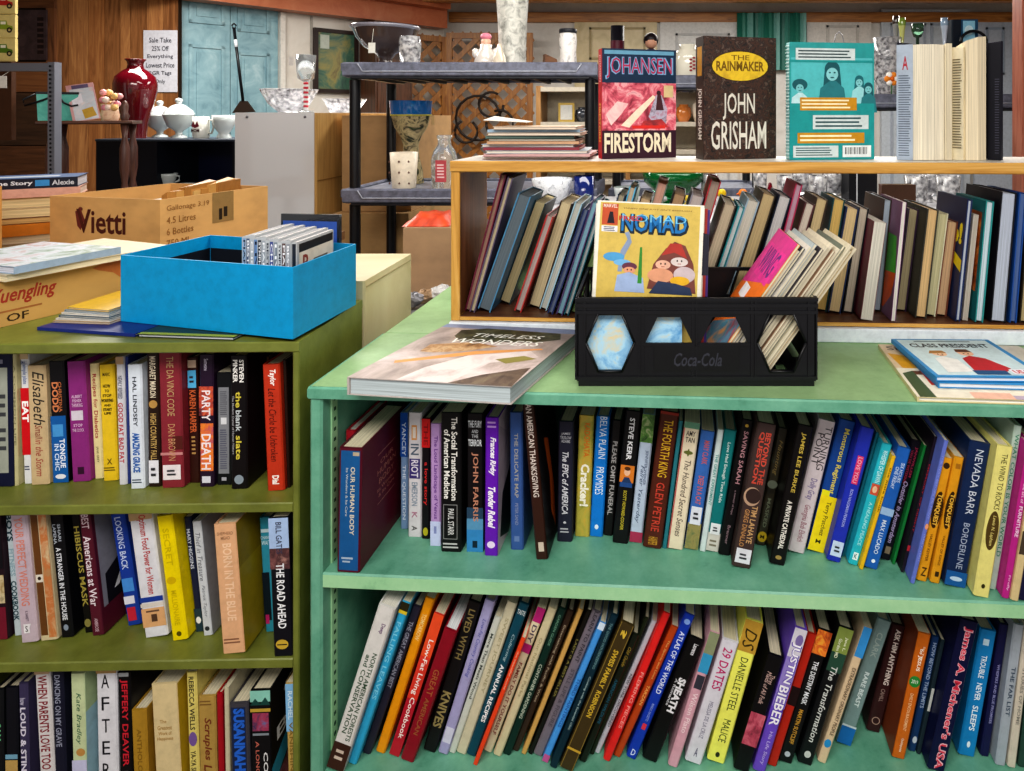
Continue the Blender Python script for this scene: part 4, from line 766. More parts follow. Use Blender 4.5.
# comic in front: plain stand-in figures, title lettering as printed
nomad = [B(0, 1, '#ece8dc', 0, 1), B(.012, 1, '#e0c05c', .03, .965), B(.03, .27, '#c05838', .05, .2), Hh('MARVEL', .035, .075, '#e8dcd0', .13, .125),
         ('p', [(.1, .25), (.12, .12), (.15, .12), (.17, .25)], '#28242c'), B(.28, .345, '#e8e8ec', .05, .2), Lp(.285, .34, '#283048', .07, .18, 3),
         Hh('WHEN ONE JUST ISN\'T ENOUGH...', .065, .085, '#7a5430', .66, .58, .0, .2),
         Hh('NOMAD', .13, .36, '#24303c', .64, .545, .09), Hh('NOMAD', .13, .33, '#2878b8', .61, .54, .02), Hh('NOMAD', .135, .22, '#7cc4e0', .6, .54, -.01), Hh('FRIED', .16, .21, '#c83828', .22, .32, .02),
         ('p', [(.22, .78), (.24, .55), (.3, .42), (.27, .35), (.31, .33), (.34, .45), (.28, .6), (.26, .78)], '#8c9cb8'), E(.62, .05, '#58a0d0', .18, .1), E(.68, .035, '#78b4e0', .26, .08),
         E(.72, .045, '#6c3c50', .33, .07), E(.76, .035, '#e0a080', .33, .055), E(0.755, 0.0096, '#2c2020', 0.312, 0.0064), E(0.755, 0.0096, '#2c2020', 0.348, 0.0064), B(0.781, 0.787, '#a04438', 0.316, 0.344),  ('p', [(.2, 1), (.22, .82), (.33, .78), (.46, .84), (.48, 1)], '#a0b4d8'),
         ('p', [(.41, .9), (.42, .5), (.44, .5), (.45, .9)], '#3c8c3c'),
         ('p', [(.5, .95), (.55, .68), (.66, .5), (.74, .42), (.84, .46), (.92, .66), (.95, .98)], '#7c4840'), ('p', [(.62, .58), (.7, .44), (.8, .44), (.86, .6), (.74, .54)], '#b04038'),
         E(.68, .05, '#e4b49c', .64, .07), E(.64, .05, '#d8ccc8', .79, .08), E(0.630, 0.0108, '#2c2020', 0.770, 0.0072), E(0.630, 0.0108, '#2c2020', 0.810, 0.0072), B(0.659, 0.666, '#a04438', 0.774, 0.806), E(0.670, 0.0108, '#2c2020', 0.620, 0.0072), E(0.670, 0.0108, '#2c2020', 0.660, 0.0072), B(0.699, 0.706, '#a04438', 0.624, 0.656),  E(.8, .08, '#d89c7c', .62, .12), E(.78, .09, '#c8b8bc', .84, .1), E(.85, .05, '#e0b030', .8, .09), ('p', [(.52, 1), (.6, .86), (.76, .88), (.9, .92), (.92, 1)], '#34405c')]
def squash(arts, k):
    out = []
    for a in arts:
        if a[0] == 'p': out.append(('p', [(u, v*k) for u, v in a[1]], a[2]))
        elif a[0] == 'e': out.append(('e', a[1]*k, a[2]*k)+tuple(a[3:]))
        elif a[0] in 'ht': out.append((a[0], a[1], a[2]*k, a[3]*k)+tuple(a[4:]))
        else: out.append((a[0], a[1]*k, a[2]*k)+tuple(a[3:]))
    return out
nomad = [B(0, 1, '#ece8dc', 0, 1), B(.008, 1, '#d2b862', .03, .965)]+squash(nomad[2:], .52)
leaf('comic_book', 'yellow comic titled in large blue letters at the front of the black crate', 'comic', (CX+.119, CYF+.022, CB), (math.radians(-6), math.radians(2.5), math.radians(-3)), .198, .314, .003, '#e4dcc4', nomad, 'comics filed in the black crate')
cols = [('#dcd8cc', 'white bordered comic directly behind the yellow one', 0), ('#a83c34', 'red edged comic, third in the upright crate bundle', .006), ('#584088', 'purple edged comic, last of the upright crate bundle', .011)]
for i, (c, lb, dx) in enumerate(cols):
    leaf('comic_book', lb, 'comic', (CX+.121+dx, CYF+.030+i*.007, CB), (math.radians(-6), math.radians(2), math.radians(-3)), .203, .308-.003*i, .004, c, [B(0, 1, '#e8e4d8', 0, .03), B(.15, .4, '#3a3a48', .8, 1)], 'comics filed in the black crate')
for i in range(5):
    leaf('comic_book', ['pale blue comic lying low against the crate front, leftmost opening', 'orange comic low in the crate behind the second opening', 'brown comic low in the crate under the upright bundle', 'yellow comic low in the crate under the upright bundle', 'grey comic low in the crate under the upright bundle'][i], 'comic',
         (CX+.105+(i % 2)*.012, CYF+.0105+(0 if i == 0 else .052+i*.006), CB), (math.radians(-3), 0, 0), .17, .115, .003,
         ['M:#3c8cc8,#a8d4ec,#e8c468:22', 'M:#c86424,#e8b040,#5c2c1c:25', '#8c5c3c', '#d8b040', '#8c8c90'][i], (), 'comics filed in the black crate')
# leaning bundle on the right, seen edge on
def lean_comic(i, n, label, x, L, ph, cov, ls=()):
    make_book(label, 'comics leaning in the right of the black crate', (CX+x, CYF+.014+.004*(i % 3), CB+.004), 0, math.radians(ph), .0052, L, .168+.004*(i % 2), cov, (), '#dcd4bc', False, True, (), ls, 'comic', 'comic_book')
wild = [B(0, 1, '#f0d030'), ('p', [(0, 0), (1, 0), (1, .3), (0, .45)], '#d83c90'), Hh('FLAME', .1, .34, '#e8389c', .8, .5, .06), Hh('WING', .12, .3, '#6c2c7c', .6, .5, .02), ('p', [(0, .45), (1, .3), (1, .55), (0, .8)], '#e87828'), ('p', [(0, .8), (1, .55), (1, 1), (0, 1)], 'M:#c83c28,#3c8ca8,#f0a030:18'), B(.42, .52, '#f0ecf0', .2, .5)]
hues = ['#e8a03c', '#c8c4bc', '#2c3848', '#d0ccc4', '#a8b4b8', '#d8d0bc', '#403c44', '#c8c0ac', '#d4ccb8', '#8c6c54', '#d8d0bc', '#6c7468', '#ccc4ac', '#b89c6c', '#d4c8ac']
ordn = ['first', 'second', 'third', 'fourth', 'fifth', 'sixth', 'seventh', 'eighth', 'ninth', 'tenth', 'eleventh', 'twelfth', 'thirteenth', 'fourteenth', 'last']
for i in range(15):
    lab = 'pink and orange covered comic leading the leaning bundle in the crate' if i == 0 else 'bagged comic, %s from the left of the leaning bundle in the black crate' % ordn[i]
    lean_comic(i, 15, lab, .236+i*.0078-.006, .292-.0045*((i*7) % 4), 35.5+.0*i, hues[i], wild if i == 0 else ())

# ------------------------------------------------------------------ big photo book and children's books on the mint top
ph_art = [B(0, 1, 'M:#7c706c,#a89890,#c8b8b4,#dcd0cc:9'), ('p', [(0, 0), (1, 0), (1, .1), (0, .07)], '#8c98b8'), ('p', [(.18, .12), (.35, .06), (.9, .1), (.95, .22), (.8, .3), (.3, .34), (.2, .24)], 'M:#1c1c14,#44442c,#6c6844:45'),
          ('p', [(.14, .42), (.4, .34), (.6, .4), (.45, .5), (.25, .56), (.15, .55)], 'M:#5c4020,#a87c4c,#c8a880,#6c4424:35'), ('p', [(.1, .72), (.5, .5), (.9, .4), (.92, .42), (.55, .55), (.12, .76)], '#d89858'),
          ('p', [(.35, .8), (.5, .58), (.85, .45), (.95, .55), (.7, .68), (.62, 1), (.3, 1)], 'M:#c8b8b4,#dcd0cc,#b8a8a4:14'), ('p', [(.62, 1), (.75, .86), (.98, .72), (1, 1)], 'M:#3c302c,#6c5a4c,#847860:35'), ('p', [(.7, .62), (.85, .54), (.95, .58), (.8, .68)], '#8c8448'),
          Hh('TIMELESS', .17, .24, '#f0f0e8', .5, .57, .005, .2), Hh('WONDERS', .28, .37, '#f0f0e8', .62, .55, .005, .2)]
slab('photo_book', 'large thick softcover photo book lying on the left of the mint top', 'book', (-.5205, 1.117), (-.2300, 1.078), (-.4370, 1.402), GT+.0005, GT+.0305, '#b8b0ac', ph_art, '#b8c4c8', spine='l')
kids = [B(0, 1, '#e4dcc8'), B(.0, .5, '#d8c0a0', 0, .3), ('p', [(.02, .2), (.25, .3), (.3, .5), (.05, .5)], '#d8a028'), B(.55, .62, '#6c4430', .1, .5), B(.5, .8, '#c83c28', .15, .3), B(.9, 1, '#e8b8a0', .35, .6), B(.94, 1, '#b8a8b8', .6, 1), ('p', [(.02, .6), (.1, .55), (.12, 1), (.02, 1)], '#4c5c3c'), Hh('Sing', .05, .16, '#4c4440', .2, .14)]
slab('picture_book', 'wide cream picture book lying lowest at the right of the mint top', 'book', (.448, 1.090), (.716, 1.071), (.470, 1.340), GT+.0005, GT+.0085, '#d8cc9c', kids, '#eceae4', 'picture books on the mint top', spine='l')
boys = [B(0, 1, '#3c90c8'), B(.03, .96, '#c8dce0', .04, .95), Hh('CLASS PRESIDENT', .14, .25, '#24303c', .78, .5, .03), Lp(.05, .1, '#58707c', .2, .8, 1), E(.42, .07, '#e8c0a0', .3, .07), ('p', [(.2, .42), (.24, .34), (.36, .34), (.38, .4)], '#a8783c'), E(.4, .08, '#e8b898', .56, .075), ('p', [(.48, .38), (.5, .3), (.62, .3), (.64, .38)], '#5c3420'), E(0.420, 0.0120, '#2c2020', 0.538, 0.0080), E(0.420, 0.0120, '#2c2020', 0.582, 0.0080), B(0.452, 0.460, '#a04438', 0.542, 0.578), E(0.440, 0.0120, '#2c2020', 0.278, 0.0080), E(0.440, 0.0120, '#2c2020', 0.322, 0.0080), B(0.472, 0.480, '#a04438', 0.282, 0.318), 
        ('p', [(.42, .85), (.46, .55), (.56, .48), (.68, .55), (.78, .8), (.7, .88)], '#b8242c'), ('p', [(.16, .9), (.2, .55), (.3, .5), (.4, .58), (.4, .88)], '#e8e8e4'), B(.85, .95, '#28507c', .4, .7), B(.82, .94, '#e8e8f0', .74, .92), Hh('USA', .84, .92, '#c83c3c', .14, .83, .03)]
slab('childrens_book', 'blue edged book lying just under the one showing a red shirted boy', 'book', (.4985, 1.124), (.6920, 1.112), (.4990, 1.318), GT+.0092, GT+.0185, '#2c88c4', (), '#e8ecf0', 'picture books on the mint top', spine='l')
slab('childrens_book', 'blue book with a red shirted boy on its cover, topmost on the pile', 'book', (.4960, 1.128), (.6900, 1.124), (.4890, 1.318), GT+.0190, GT+.0270, '#2c88c4', boys, '#e8ecf0', 'picture books on the mint top', spine='l')
slab('picture_book', 'pale picture book with red marks behind the boy book, at the right', 'book', (.704, 1.10), (.795, 1.094), (.655, 1.325), GT+.0088, GT+.0128, '#d4d0c4', [B(.1, .3, '#c04838', .1, .3), B(.5, .6, '#8c5c4c', .1, .4)], '#e8e4dc', 'picture books on the mint top', spine='l')

# ------------------------------------------------------------------ books standing on the wooden case
TZ = 1.4002
def stand(px, Y, psi, t, H, D, col, spine, cover, label, **k):
    ps = math.radians(psi); X = XatY(px, Y)
    loc = (X-t/2*math.sin(ps), Y+t/2*math.cos(ps), TZ)
    return make_book(label, 'books displayed upright on top of the wooden case', loc, ps-PI/2, 0, t, H, D, col, spine, rside=cover, **k)
fire = [B(0, 1, '#381828'), B(0, .31, '#16304c'), B(.015, .05, '#6ca4c0', .03, .97), Hh('JOHANSEN', .07, .28, '#7ca8d0', .92, .5, .04), Hh('JOHANSEN', .08, .27, '#b03058', .88, .5, .0), B(.31, .745, 'M:#3c1424,#8c2438,#d85c70,#f0b0b4,#6c1c34:26'), ('p', [(.05, .6), (.2, .48), (.35, .5), (.25, .6), (.12, .7)], 'M:#e8a0a8,#f8e0d8:40'), ('p', [(.25, .7), (.45, .56), (.68, .42), (.72, .44), (.52, .6), (.36, .72)], 'M:#f4d0b0,#f8ecd8:40'),
        ('p', [(.62, .62), (.68, .5), (.72, .42), (.8, .42), (.88, .55), (.86, .68), (.72, .7)], 'M:#5c2434,#b8b4c8,#a83c50:50'), ('p', [(.5, .72), (.55, .66), (.8, .64), (.9, .72)], 'M:#d83838,#5c1c28:40'), ('e', .4, .022, '#3c1c24', .76, .03), B(.33, .44, '#d8c090', .83, .96), ('p', [(.72, .56), (.74, .42), (.79, .42), (.83, .56)], '#48242c'), B(.70, .73, '#d83028', .4, .85), Hh('FIRESTORM', .765, .95, '#e8dcc0', .9, .48, .03)]
stand(602, 1.478, 17, .040, .252, .178, '#b81c28', [T('JOHANSEN', .05, .3, '#f0c0c0', .5), T('FIRESTORM', .5, .85, '#e8b048', .5)], fire, 'novel with fiery pink cover and red spine, standing leftmost on the wooden case')
gri = [B(0, 1, 'M:#030304,#0a0808,#4c2c1c,#08080a,#6c5448,#080c14:75'), ('e', .24, .125, '#3a2c08', .5, .40), ('e', .24, .12, 'M:#b8901c,#e8c428,#c8a024:14', .5, .385), Hh('THE', .15, .19, '#7a5c10', .25), Hh('RAINMAKER', .2, .28, '#7a5c10', .66, .5, .03), Hh('JOHN', .46, .68, '#dcd8cc', .44, .48, .01), Hh('GRISHAM', .69, .92, '#dcd8cc', .76, .48, .01)]
stand(703.5, 1.452, 15, .052, .277, .177, '#14100f', [B(0, 1, 'M:#050506,#2c1c16,#0c1018:120'), B(.08, .32, '#b8842c', .2, .8), T('JOHN GRISHAM', .42, .84, '#e8e4dc', .6, 0, .02)], gri, 'dark speckled novel with gold oval, standing on the wooden case')
def person(cx, cy, s, hair, skin, body, afro=False):
    q = []
    if afro: q += [('e', cy-.02*s, .055*s, hair, cx, .10*s)]
    else: q += [('e', cy-.015*s, .05*s, hair, cx, .065*s), ('p', [(cx-.085*s, cy+.17*s), (cx-.063*s, cy-.02*s), (cx+.063*s, cy-.02*s), (cx+.09*s, cy+.17*s)], hair)]
    q += [('e', cy+.015*s, .04*s, skin, cx, .05*s), ('e', cy+.005*s, .005*s, hair, cx-.02*s, .009*s), ('e', cy+.005*s, .005*s, hair, cx+.02*s, .009*s), ('e', cy+.035*s, .004*s, hair, cx, .018*s)]
    q += [('p', [(cx-.13*s, cy+.26*s), (cx-.1*s, cy+.1*s), (cx-.02*s, cy+.055*s), (cx+.03*s, cy+.055*s), (cx+.1*s, cy+.1*s), (cx+.13*s, cy+.26*s)], body)]
    return q
teal = [B(0, 1, 'M:#1c8c8c,#24a0a0,#34acac:10'), B(.13, .52, '#58bcc0', .02, .98)]+person(.12, .38, .9, '#1c5c64', '#7cc4c8', '#c0e4e8', True)+person(.5, .25, 1.4, '#1c5c64', '#8cd0d4', '#2c7c84')+person(.82, .33, .8, '#1c6c74', '#84c8cc', '#98d4d8')+person(.93, .39, .8, '#1c5c64', '#7cc4c8', '#2c7c84')+[
        B(.52, 1, '#229898'), B(.05, .15, '#d0dcdc', .07, .77), Lp(.06, .14, '#34484c', .1, .75, 3), B(.15, .17, '#229898', 0, 1), B(.47, .58, '#c89020', .12, .79), Lp(.48, .57, '#fff0c8', .14, .74, 3), B(.62, .74, '#d0dcdc', .27, .93), Lp(.63, .73, '#34585c', .3, .88, 3), B(.77, .86, '#c89020', .09, .88), Lp(.78, .85, '#fff0c8', .12, .8, 2), B(.88, .98, '#d0dcdc', .04, .57), Lp(.89, .97, '#34585c', .07, .52, 4), B(.88, .98, '#e8ecec', .62, .96)]+[B(.895, .955, '#1c2428', .65+.018*i, .65+.018*i+(.006 if i % 3 else .011)) for i in range(15)]
r_ = stand(789.5, 1.442, 8, .022, .262, .199, '#209494', (), teal, 'spiral bound teal book with small portraits, standing on the wooden case', flip=True, hard=False, pages='#a8d8d8')
mb = MB()
for k in range(34): mb.tube([(.0105, -.001, .006+k*.0075), (.0, -.004, .006+k*.0075), (-.0105, -.001, .006+k*.0075)], .0011, '#d8ecec', 5)
mb.build('spiral_binding', r_)
# the open book
ob = thing('book', 'open book standing with cream pages fanned toward the viewer, on the wooden case', 'book', (.69, 1.56, TZ), (0, 0, 0), 'books displayed upright on top of the wooden case')
def rel(px, Y): return (XatY(px, Y)-.69, Y-1.56)
HB_ = .262; sp0 = rel(948, 1.55)
def fan(name, pts, h0, h1, m):
    mb = MB(); n = len(pts)
    mb.mesh([(x, y, 0.0006) for x, y in pts]+[(x, y, h) for (x, y), h in zip(pts, h1)], [tuple(range(n-1, -1, -1)), tuple(range(n, 2*n))]+[(i, (i+1) % n, n+(i+1) % n, n+i) for i in range(n)], m)
    mb.build(name, ob)
fan('page_block', [rel(941, 1.545), rel(912, 1.435), rel(922, 1.425), rel(934, 1.425), rel(944, 1.432), rel(949, 1.545)], 0, [.255]*6, 'pages:#e8dfca:x')
fan('loose_page', [rel(949, 1.545), rel(944.5, 1.43), rel(947, 1.425), rel(952, 1.428), rel(951, 1.545)], 0, [.255, .257, .257, .257, .255], 'pages:#e4d8bc:x')
fan('loose_page', [rel(951, 1.545), rel(950, 1.45), rel(963, 1.425), rel(964.5, 1.428), rel(953, 1.545)], 0, [.255, .250, .250, .250, .255], '#e6dcc0')
mb = MB(); a0 = rel(951, 1.447); a1 = rel(962.5, 1.4235); d = Vector((a1[0]-a0[0], a1[1]-a0[1], 0))
Art(mb, (a0[0], a0[1]-.001, .0), d.normalized(), (0, 0, 1), (.0, -1, 0), d.length, .25).lines(.1, .1, .9, .9, '#6c6044', 34, 4, .35); mb.build('printed_lines', ob)
fan('page_block', [rel(953, 1.545), rel(961, 1.44), rel(966, 1.42), rel(978, 1.415), rel(986, 1.425), rel(962, 1.545)], 0, [.256, .258, .262, .27, .272, .262], 'pages:#e4d6b8:x')
fan('cover', [rel(939, 1.547), rel(899, 1.452), rel(897, 1.455), rel(937, 1.55), rel(967, 1.552), rel(1003, 1.43), rel(1001, 1.426), rel(964, 1.547)], 0, [HB_]*8, '#1c1c2c')
fl0, fl1 = rel(896.5, 1.446), rel(913, 1.430)
mb = MB(); d = Vector((fl1[0]-fl0[0], fl1[1]-fl0[1], 0)); n_ = Vector((d.y, -d.x, 0)).normalized()
A = Art(mb, (fl0[0], fl0[1], .0006), d.normalized(), (0, 0, 1), n_, d.length, .255); A.rect(0, 0, 1, 1, '#a8b4c4'); A.text('A', .35, .78, .7, .9, '#a82c3c', 0, .02); A.lines(.12, .03, .88, .74, '#5c6878', 34, 5, .4)
mb.build('jacket_flap', ob)
mb = MB(); p0, p1 = rel(987.5, 1.441), rel(1001, 1.422)
d = Vector((p1[0]-p0[0], p1[1]-p0[1], 0)); A = Art(mb, (p0[0], p0[1], .0006), d.normalized(), (0, 0, 1), Vector((d.y, -d.x, 0)).normalized(), d.length, .258); A.rect(0, 0, 1, 1, '#15151f'); A.lines(.55, .05, .9, .7, '#4c4c5c', 30, 6, .3)
mb.build('jacket_flap', ob)

# stack of old magazines left of them
r = random.Random(5); z = TZ
mcol = ['#7c2c3c', '#c8a0a0', '#b8c4cc', '#8c3c48', '#a8b8cc', '#c8a080', '#2c3830', '#5c7068', '#c8b8a8', '#9cb4c8', '#d0b8a0']
mdesc = ['dark red', 'rose pink', 'pale grey', 'wine red', 'pale blue', 'peach', 'blackish green', 'sage green', 'beige', 'soft blue', 'cream']
for i, c in enumerate(mcol):
    th = .0065 if i != 6 else .005; x0 = XatY(482+r.uniform(0, 8)+i*.9, 1.5); w_ = .235+r.uniform(-.015, .01)-.004*i; rt = r.uniform(-.03, .04); dy = r.uniform(-.008, .008)
    slab('magazine', '%s thin magazine in the stack beside the fiery novel, %s from the bottom' % (mdesc[i], ordn[i]), 'magazine', (x0, 1.452+dy), (x0+w_*math.cos(rt), 1.452+dy+w_*math.sin(rt)), (x0-.165*math.sin(rt), 1.452+dy+.165*math.cos(rt)), z+.0002, z+th, c, (), '#e0d4c4', 'magazines stacked on the wooden case', .0008, 'f' if i % 2 else None)
    z += th+.0004
o = thing('leaflet', 'open white leaflet lying tilted on top of the magazine stack', 'leaflet', (XatY(487, 1.5), 1.47, z+.001), (0, math.radians(-3), .1))
MB().mesh([(0, 0, .012), (.10, 0, .002), (.10, .12, .002), (0.01, .12, .02), (.0, 0, .0135), (.10, 0, .0035), (.1, .12, .0035), (.01, .12, .0215)], [(3, 2, 1, 0), (4, 5, 6, 7), (0, 1, 5, 4), (1, 2, 6, 5), (2, 3, 7, 6), (3, 0, 4, 7)], '#dcd8d0').build('sheet', o)

# ------------------------------------------------------------------ on the olive case
BZ = 1.0955; bt = BZ+.1295
FLb, FRb, BRb, BLb = (-1.039, 1.276), (-.6435, 1.172), (-.6270, 1.386), (-1.008, 1.490)
bx = thing('box', 'bright blue open cardboard box holding CD cases, on the olive bookcase', 'box', (FLb[0], FLb[1], BZ))
def inset(P4, d):
    c = Vector((sum(p[0] for p in P4)/4, sum(p[1] for p in P4)/4)); out = []
    for i in range(4):
        p = Vector(P4[i]); a = (Vector(P4[(i+1) % 4])-p).normalized(); b = (Vector(P4[i-1])-p).normalized()
        out.append(p+(a+b)*d/max(.2, abs(a.cross(b) if hasattr(a.cross(b), '__abs__') else 1)))
    return out
outer = [Vector(p) for p in (FLb, FRb, BRb, BLb)]; inner = inset(outer, .003)
o0 = Vector(FLb)
names = ['front_wall', 'side_wall', 'back_wall', 'side_wall']
for i in range(4):
    a, b = outer[i], outer[(i+1) % 4]; c, d = inner[(i+1) % 4], inner[i]
    mb = MB(); q = [a-o0, b-o0, c-o0, d-o0]
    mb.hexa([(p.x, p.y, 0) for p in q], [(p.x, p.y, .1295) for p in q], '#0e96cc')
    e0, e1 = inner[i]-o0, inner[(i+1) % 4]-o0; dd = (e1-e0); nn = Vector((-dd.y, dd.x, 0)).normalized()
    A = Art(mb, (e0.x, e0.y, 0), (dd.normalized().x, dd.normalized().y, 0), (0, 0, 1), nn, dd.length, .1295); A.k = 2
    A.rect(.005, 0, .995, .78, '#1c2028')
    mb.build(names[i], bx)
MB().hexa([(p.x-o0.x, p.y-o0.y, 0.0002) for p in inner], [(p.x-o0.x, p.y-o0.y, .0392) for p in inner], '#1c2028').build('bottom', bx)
# cd cases
cdc = ['#8ca8c8', '#4c5c78', '#a8b0b8', '#6c8cb8', '#2c3440', '#98a0a8', '#b8bcc0', '#3c4c8c', '#788490', '#c0c4c8', '#5c4848', '#8c9098', '#242830']
cdl = ['light blue', 'slate', 'silver', 'steel blue', 'charcoal', 'pale grey', 'white', 'indigo', 'dull grey', 'clear', 'brownish', 'smoky', 'black']
for i in range(13):
    x = -.800+i*.0109; cx_, cy_ = x, 1.262-.0055*i+.02
    if i == 12: cy_ = 1.222
    o = thing('cd_case', '%s jewel case, %s' % (cdl[i], 'leftmost in the blue box' if i == 0 else ('rightmost in the blue box, full side showing' if i == 12 else 'in the blue box between %s and %s ones' % (cdl[i-1], cdl[i+1]))), 'cd case', (cx_, cy_, BZ+.040), (math.radians(0), 0, 0), 'CD cases filed in the blue box')
    mb = MB().box(-.0049, .0049, 0, .142, 0.0008, .1245+.002*(i % 3), 'gloss:#b4b8bc')
    A = Art(mb, (-.0049, 0, 0), (1, 0, 0), (0, 0, 1), (0, -1, 0), .0098, .1245); A.rect(.15, .02, .85, .98, cdc[i]); A.text(['PIANO', 'BEST OF', 'CHOIR', 'LIVE', 'SYMPHONY'][i % 5], .3, .3, .7, .95, '#f0f0f4' if i % 3 else '#1c2438', -90, .02)
    A = Art(mb, (-.0049, 0, .1245+.002*(i % 3)), (1, 0, 0), (0, 1, 0), (0, 0, 1), .0098, .142); A.rect(.1, .02, .5, .98, '#8c8c90'); A.rect(.6, .02, .9, .98, '#e0dcd8')
    mb.build('case', o)
    mb = MB(); A = Art(mb, (.0051, .008, .004), (0, 1, 0), (0, 0, 1), (1, 0, 0), .13, .116); A.rect(0, 0, 1, 1, '#d8d0c0'); A.rect(0, .86, 1, 1, '#16181c'); A.text('R', .1, .5, .3, .8, '#8c3c2c', 0, .02); A.lines(.4, .2, .9, .7, '#6c6458', 6, 2); mb.build('inlay_card', o)
o = thing('cd_case', 'black edged jewel case standing crosswise behind the filed ones', 'cd case', (-.752, 1.437, BZ+.040), (0, 0, math.radians(-8)), 'CD cases filed in the blue box')
mb = MB().box(-.07, .07, 0, .0095, .001, .145, 'gloss:#202228'); Art(mb, (-.065, 0, .01), (1, 0, 0), (0, 0, 1), (0, -1, 0), .13, .12).rect(0, 0, 1, 1, '#3c5ca8'); mb.build('case', o)
# flat things on the olive top, under and beside the blue box
slab('book', 'flat blue book lying under the left corner of the blue box', 'book', (-1.172, 1.243), (-.955, 1.205), (-1.150, 1.38), 1.0885, 1.0945, '#20307c', (), '#d8d8d8', 'flat books under the blue box', spine='f')
slab('book', 'flat dark book lying under the front edge of the blue box', 'book', (-.950, 1.204), (-.760, 1.186), (-.936, 1.36), 1.0885, 1.0945, '#28342c', [B(.93, 1, '#a8b020')], '#c8ccd0', 'flat books under the blue box')
r = random.Random(3)
for i in range(6):
    c = ['#b89c78', '#d8d4cc', '#5c6c78', '#e0dcd4', '#8c9ca8', '#d8b03c'][i]
    x0 = -1.165-.002*i; y0 = 1.268+.004*i
    slab('magazine', '%s in the splayed pile between beer box and blue box' % ['brown paper pad lowest', 'white magazine second lowest', 'slate blue magazine third', 'white glossy magazine fourth', 'grey blue magazine fifth', 'yellow magazine topmost'][i], 'magazine', (x0+.01*i*.4, y0), (x0+.12, y0-.012-.002*i), (x0+.03, y0+.17), 1.0950+i*.0042, 1.0988+i*.0042, c, (), '#d8d4cc', 'magazines piled on the olive case', .0006, 'l')
# long cardboard tray with red script
Ap, Bp = Vector((-1.262, 1.245)), Vector((-1.160, 1.515))
lf = Vector((-.26, .098))
yb = thing('box', 'tan beer carton with red script lying at the far left of the olive case', 'box', (Ap.x, Ap.y, 1.0885))
q = [Vector((0, 0)), Bp-Ap, Bp-Ap+lf, lf]
mb = MB(); mb.hexa([(p.x, p.y, 0) for p in (q[3], q[0], q[1], q[2])], [(p.x, p.y, .090) for p in (q[3], q[0], q[1], q[2])], 'card:#c49a58'); u = (Bp-Ap).normalized(); A = Art(mb, (0, 0, 0), (u.x, u.y, 0), (0, 0, 1), (u.y, -u.x, 0), (Bp-Ap).length, .090)
A.text('Yuengling', .0, .42, .36, .82, '#a83c2c', 0, .02, .3); A.lines(.0, .28, .34, .36, '#a86c3c', 1, 2, .5); A.text('OF', .08, .08, .2, .25, '#3c2c1c', 0, .01)
A.poly([(.58, .9), (.66, .98), (.8, .98), (.9, .9), (1, .95), (1, .2), (.9, .15), (.76, .2), (.8, .45), (.72, .7), (.62, .82)], '#b8703c'); A.poly([(.82, .8), (.92, .8), (.95, .35), (.84, .3)], '#9c5430')
mb.build('carton', yb)
slab('book', 'large white softcover lying directly on the beer carton', 'book', (-1.46, 1.33), (-1.235, 1.245), (-1.36, 1.62), 1.1795, 1.193, '#d8ccb0', (), '#e4d8b8', 'books on the beer carton', .0012)
slab('magazine', 'glossy blue and white magazine on top of the beer carton', 'magazine', (-1.45, 1.31), (-1.222, 1.250), (-1.40, 1.50), 1.1935, 1.208, '#9cb0c4', [B(0, 1, 'M:#5c7c54,#c8d0d8,#a85c4c:20')], '#c8ccd8', 'books on the beer carton', .0012, 'r')
# ------------------------------------------------------------------ the room
def struct(name, mb): return mb.build(name, None, kind='structure')
CEIL = 2.64
struct('floor', MB().box(-4.6, 4.2, -1.6, 6.4, -.05, 0, 'wood:#4c4038,#6c5c50,#7c6c5c:y'))
struct('ceiling', MB().box(-4.6, 4.2, -.4, 6.4, CEIL, CEIL+.05, 'wood:#4a3020,#6c4830,#805838:x'))
struct('wall_back', MB().box(-2.0, 4.2, 6.2, 6.3, 0, CEIL, 'M:#c0bcb4,#d0ccc6,#d8d4ce:3'))
struct('wall_right', MB().box(4.0, 4.1, -1.5, 6.2, 0, CEIL, '#b8b0a4'))
struct('wall_left', MB().box(-4.6, -4.5, -1.5, 4.5, 0, CEIL, '#8a7258'))
# ceiling joists and wall-top beams
WOODC = 'wood:#7c5028,#a87038,#bc8448:x'
for i, (y, z0, z1, m) in enumerate([(5.55, 2.47, 2.56, WOODC), (4.7, 2.50, 2.6, 'wood:#5c3c20,#805430,#94683c:x')]):
    struct('trim_%d' % (i+1), MB().bbox(-1.95, 4.0, y, y+.09, z0, z1, m, .004))
struct('trim_3', MB().bbox(-1.9, 3.99, 6.14, 6.199, ZatY(22, 6.14), ZatY(12, 6.14), WOODC, .004))
# angled wall with the blue doors
W0, W1 = Vector((-3.24, 4.44)), Vector((-1.98, 5.98))
wd = (W1-W0).normalized(); wn = Vector((wd.y, -wd.x)); wyaw = math.atan2(wd.y, wd.x)
def wt(px):     # distance along the angled wall hit by a photo column
    k = (px-PX)/F; return (k*W0.y-W0.x)/(wd.x-k*wd.y)
def wY(px): return W0.y+wt(px)*wd.y
def wall_box(mb, t0, t1, n0, n1, z0, z1, m):
    q = [(W0+wd*t0+wn*n0), (W0+wd*t1+wn*n0), (W0+wd*t1+wn*n1), (W0+wd*t0+wn*n1)]
    mb.hexa([(p.x, p.y, z0) for p in q], [(p.x, p.y, z1) for p in q], m); return mb
L_ = (W1-W0).length
struct('wall_left_rear', wall_box(MB(), wt(279), L_+.1, -.10, 0, 0, CEIL, 'M:#c4bcb0,#d4cec4,#dcd8d0:3'))
struct('wall_left_middle', wall_box(MB(), .02, wt(279), -.10, -.06, 0, CEIL, '#7c6448'))
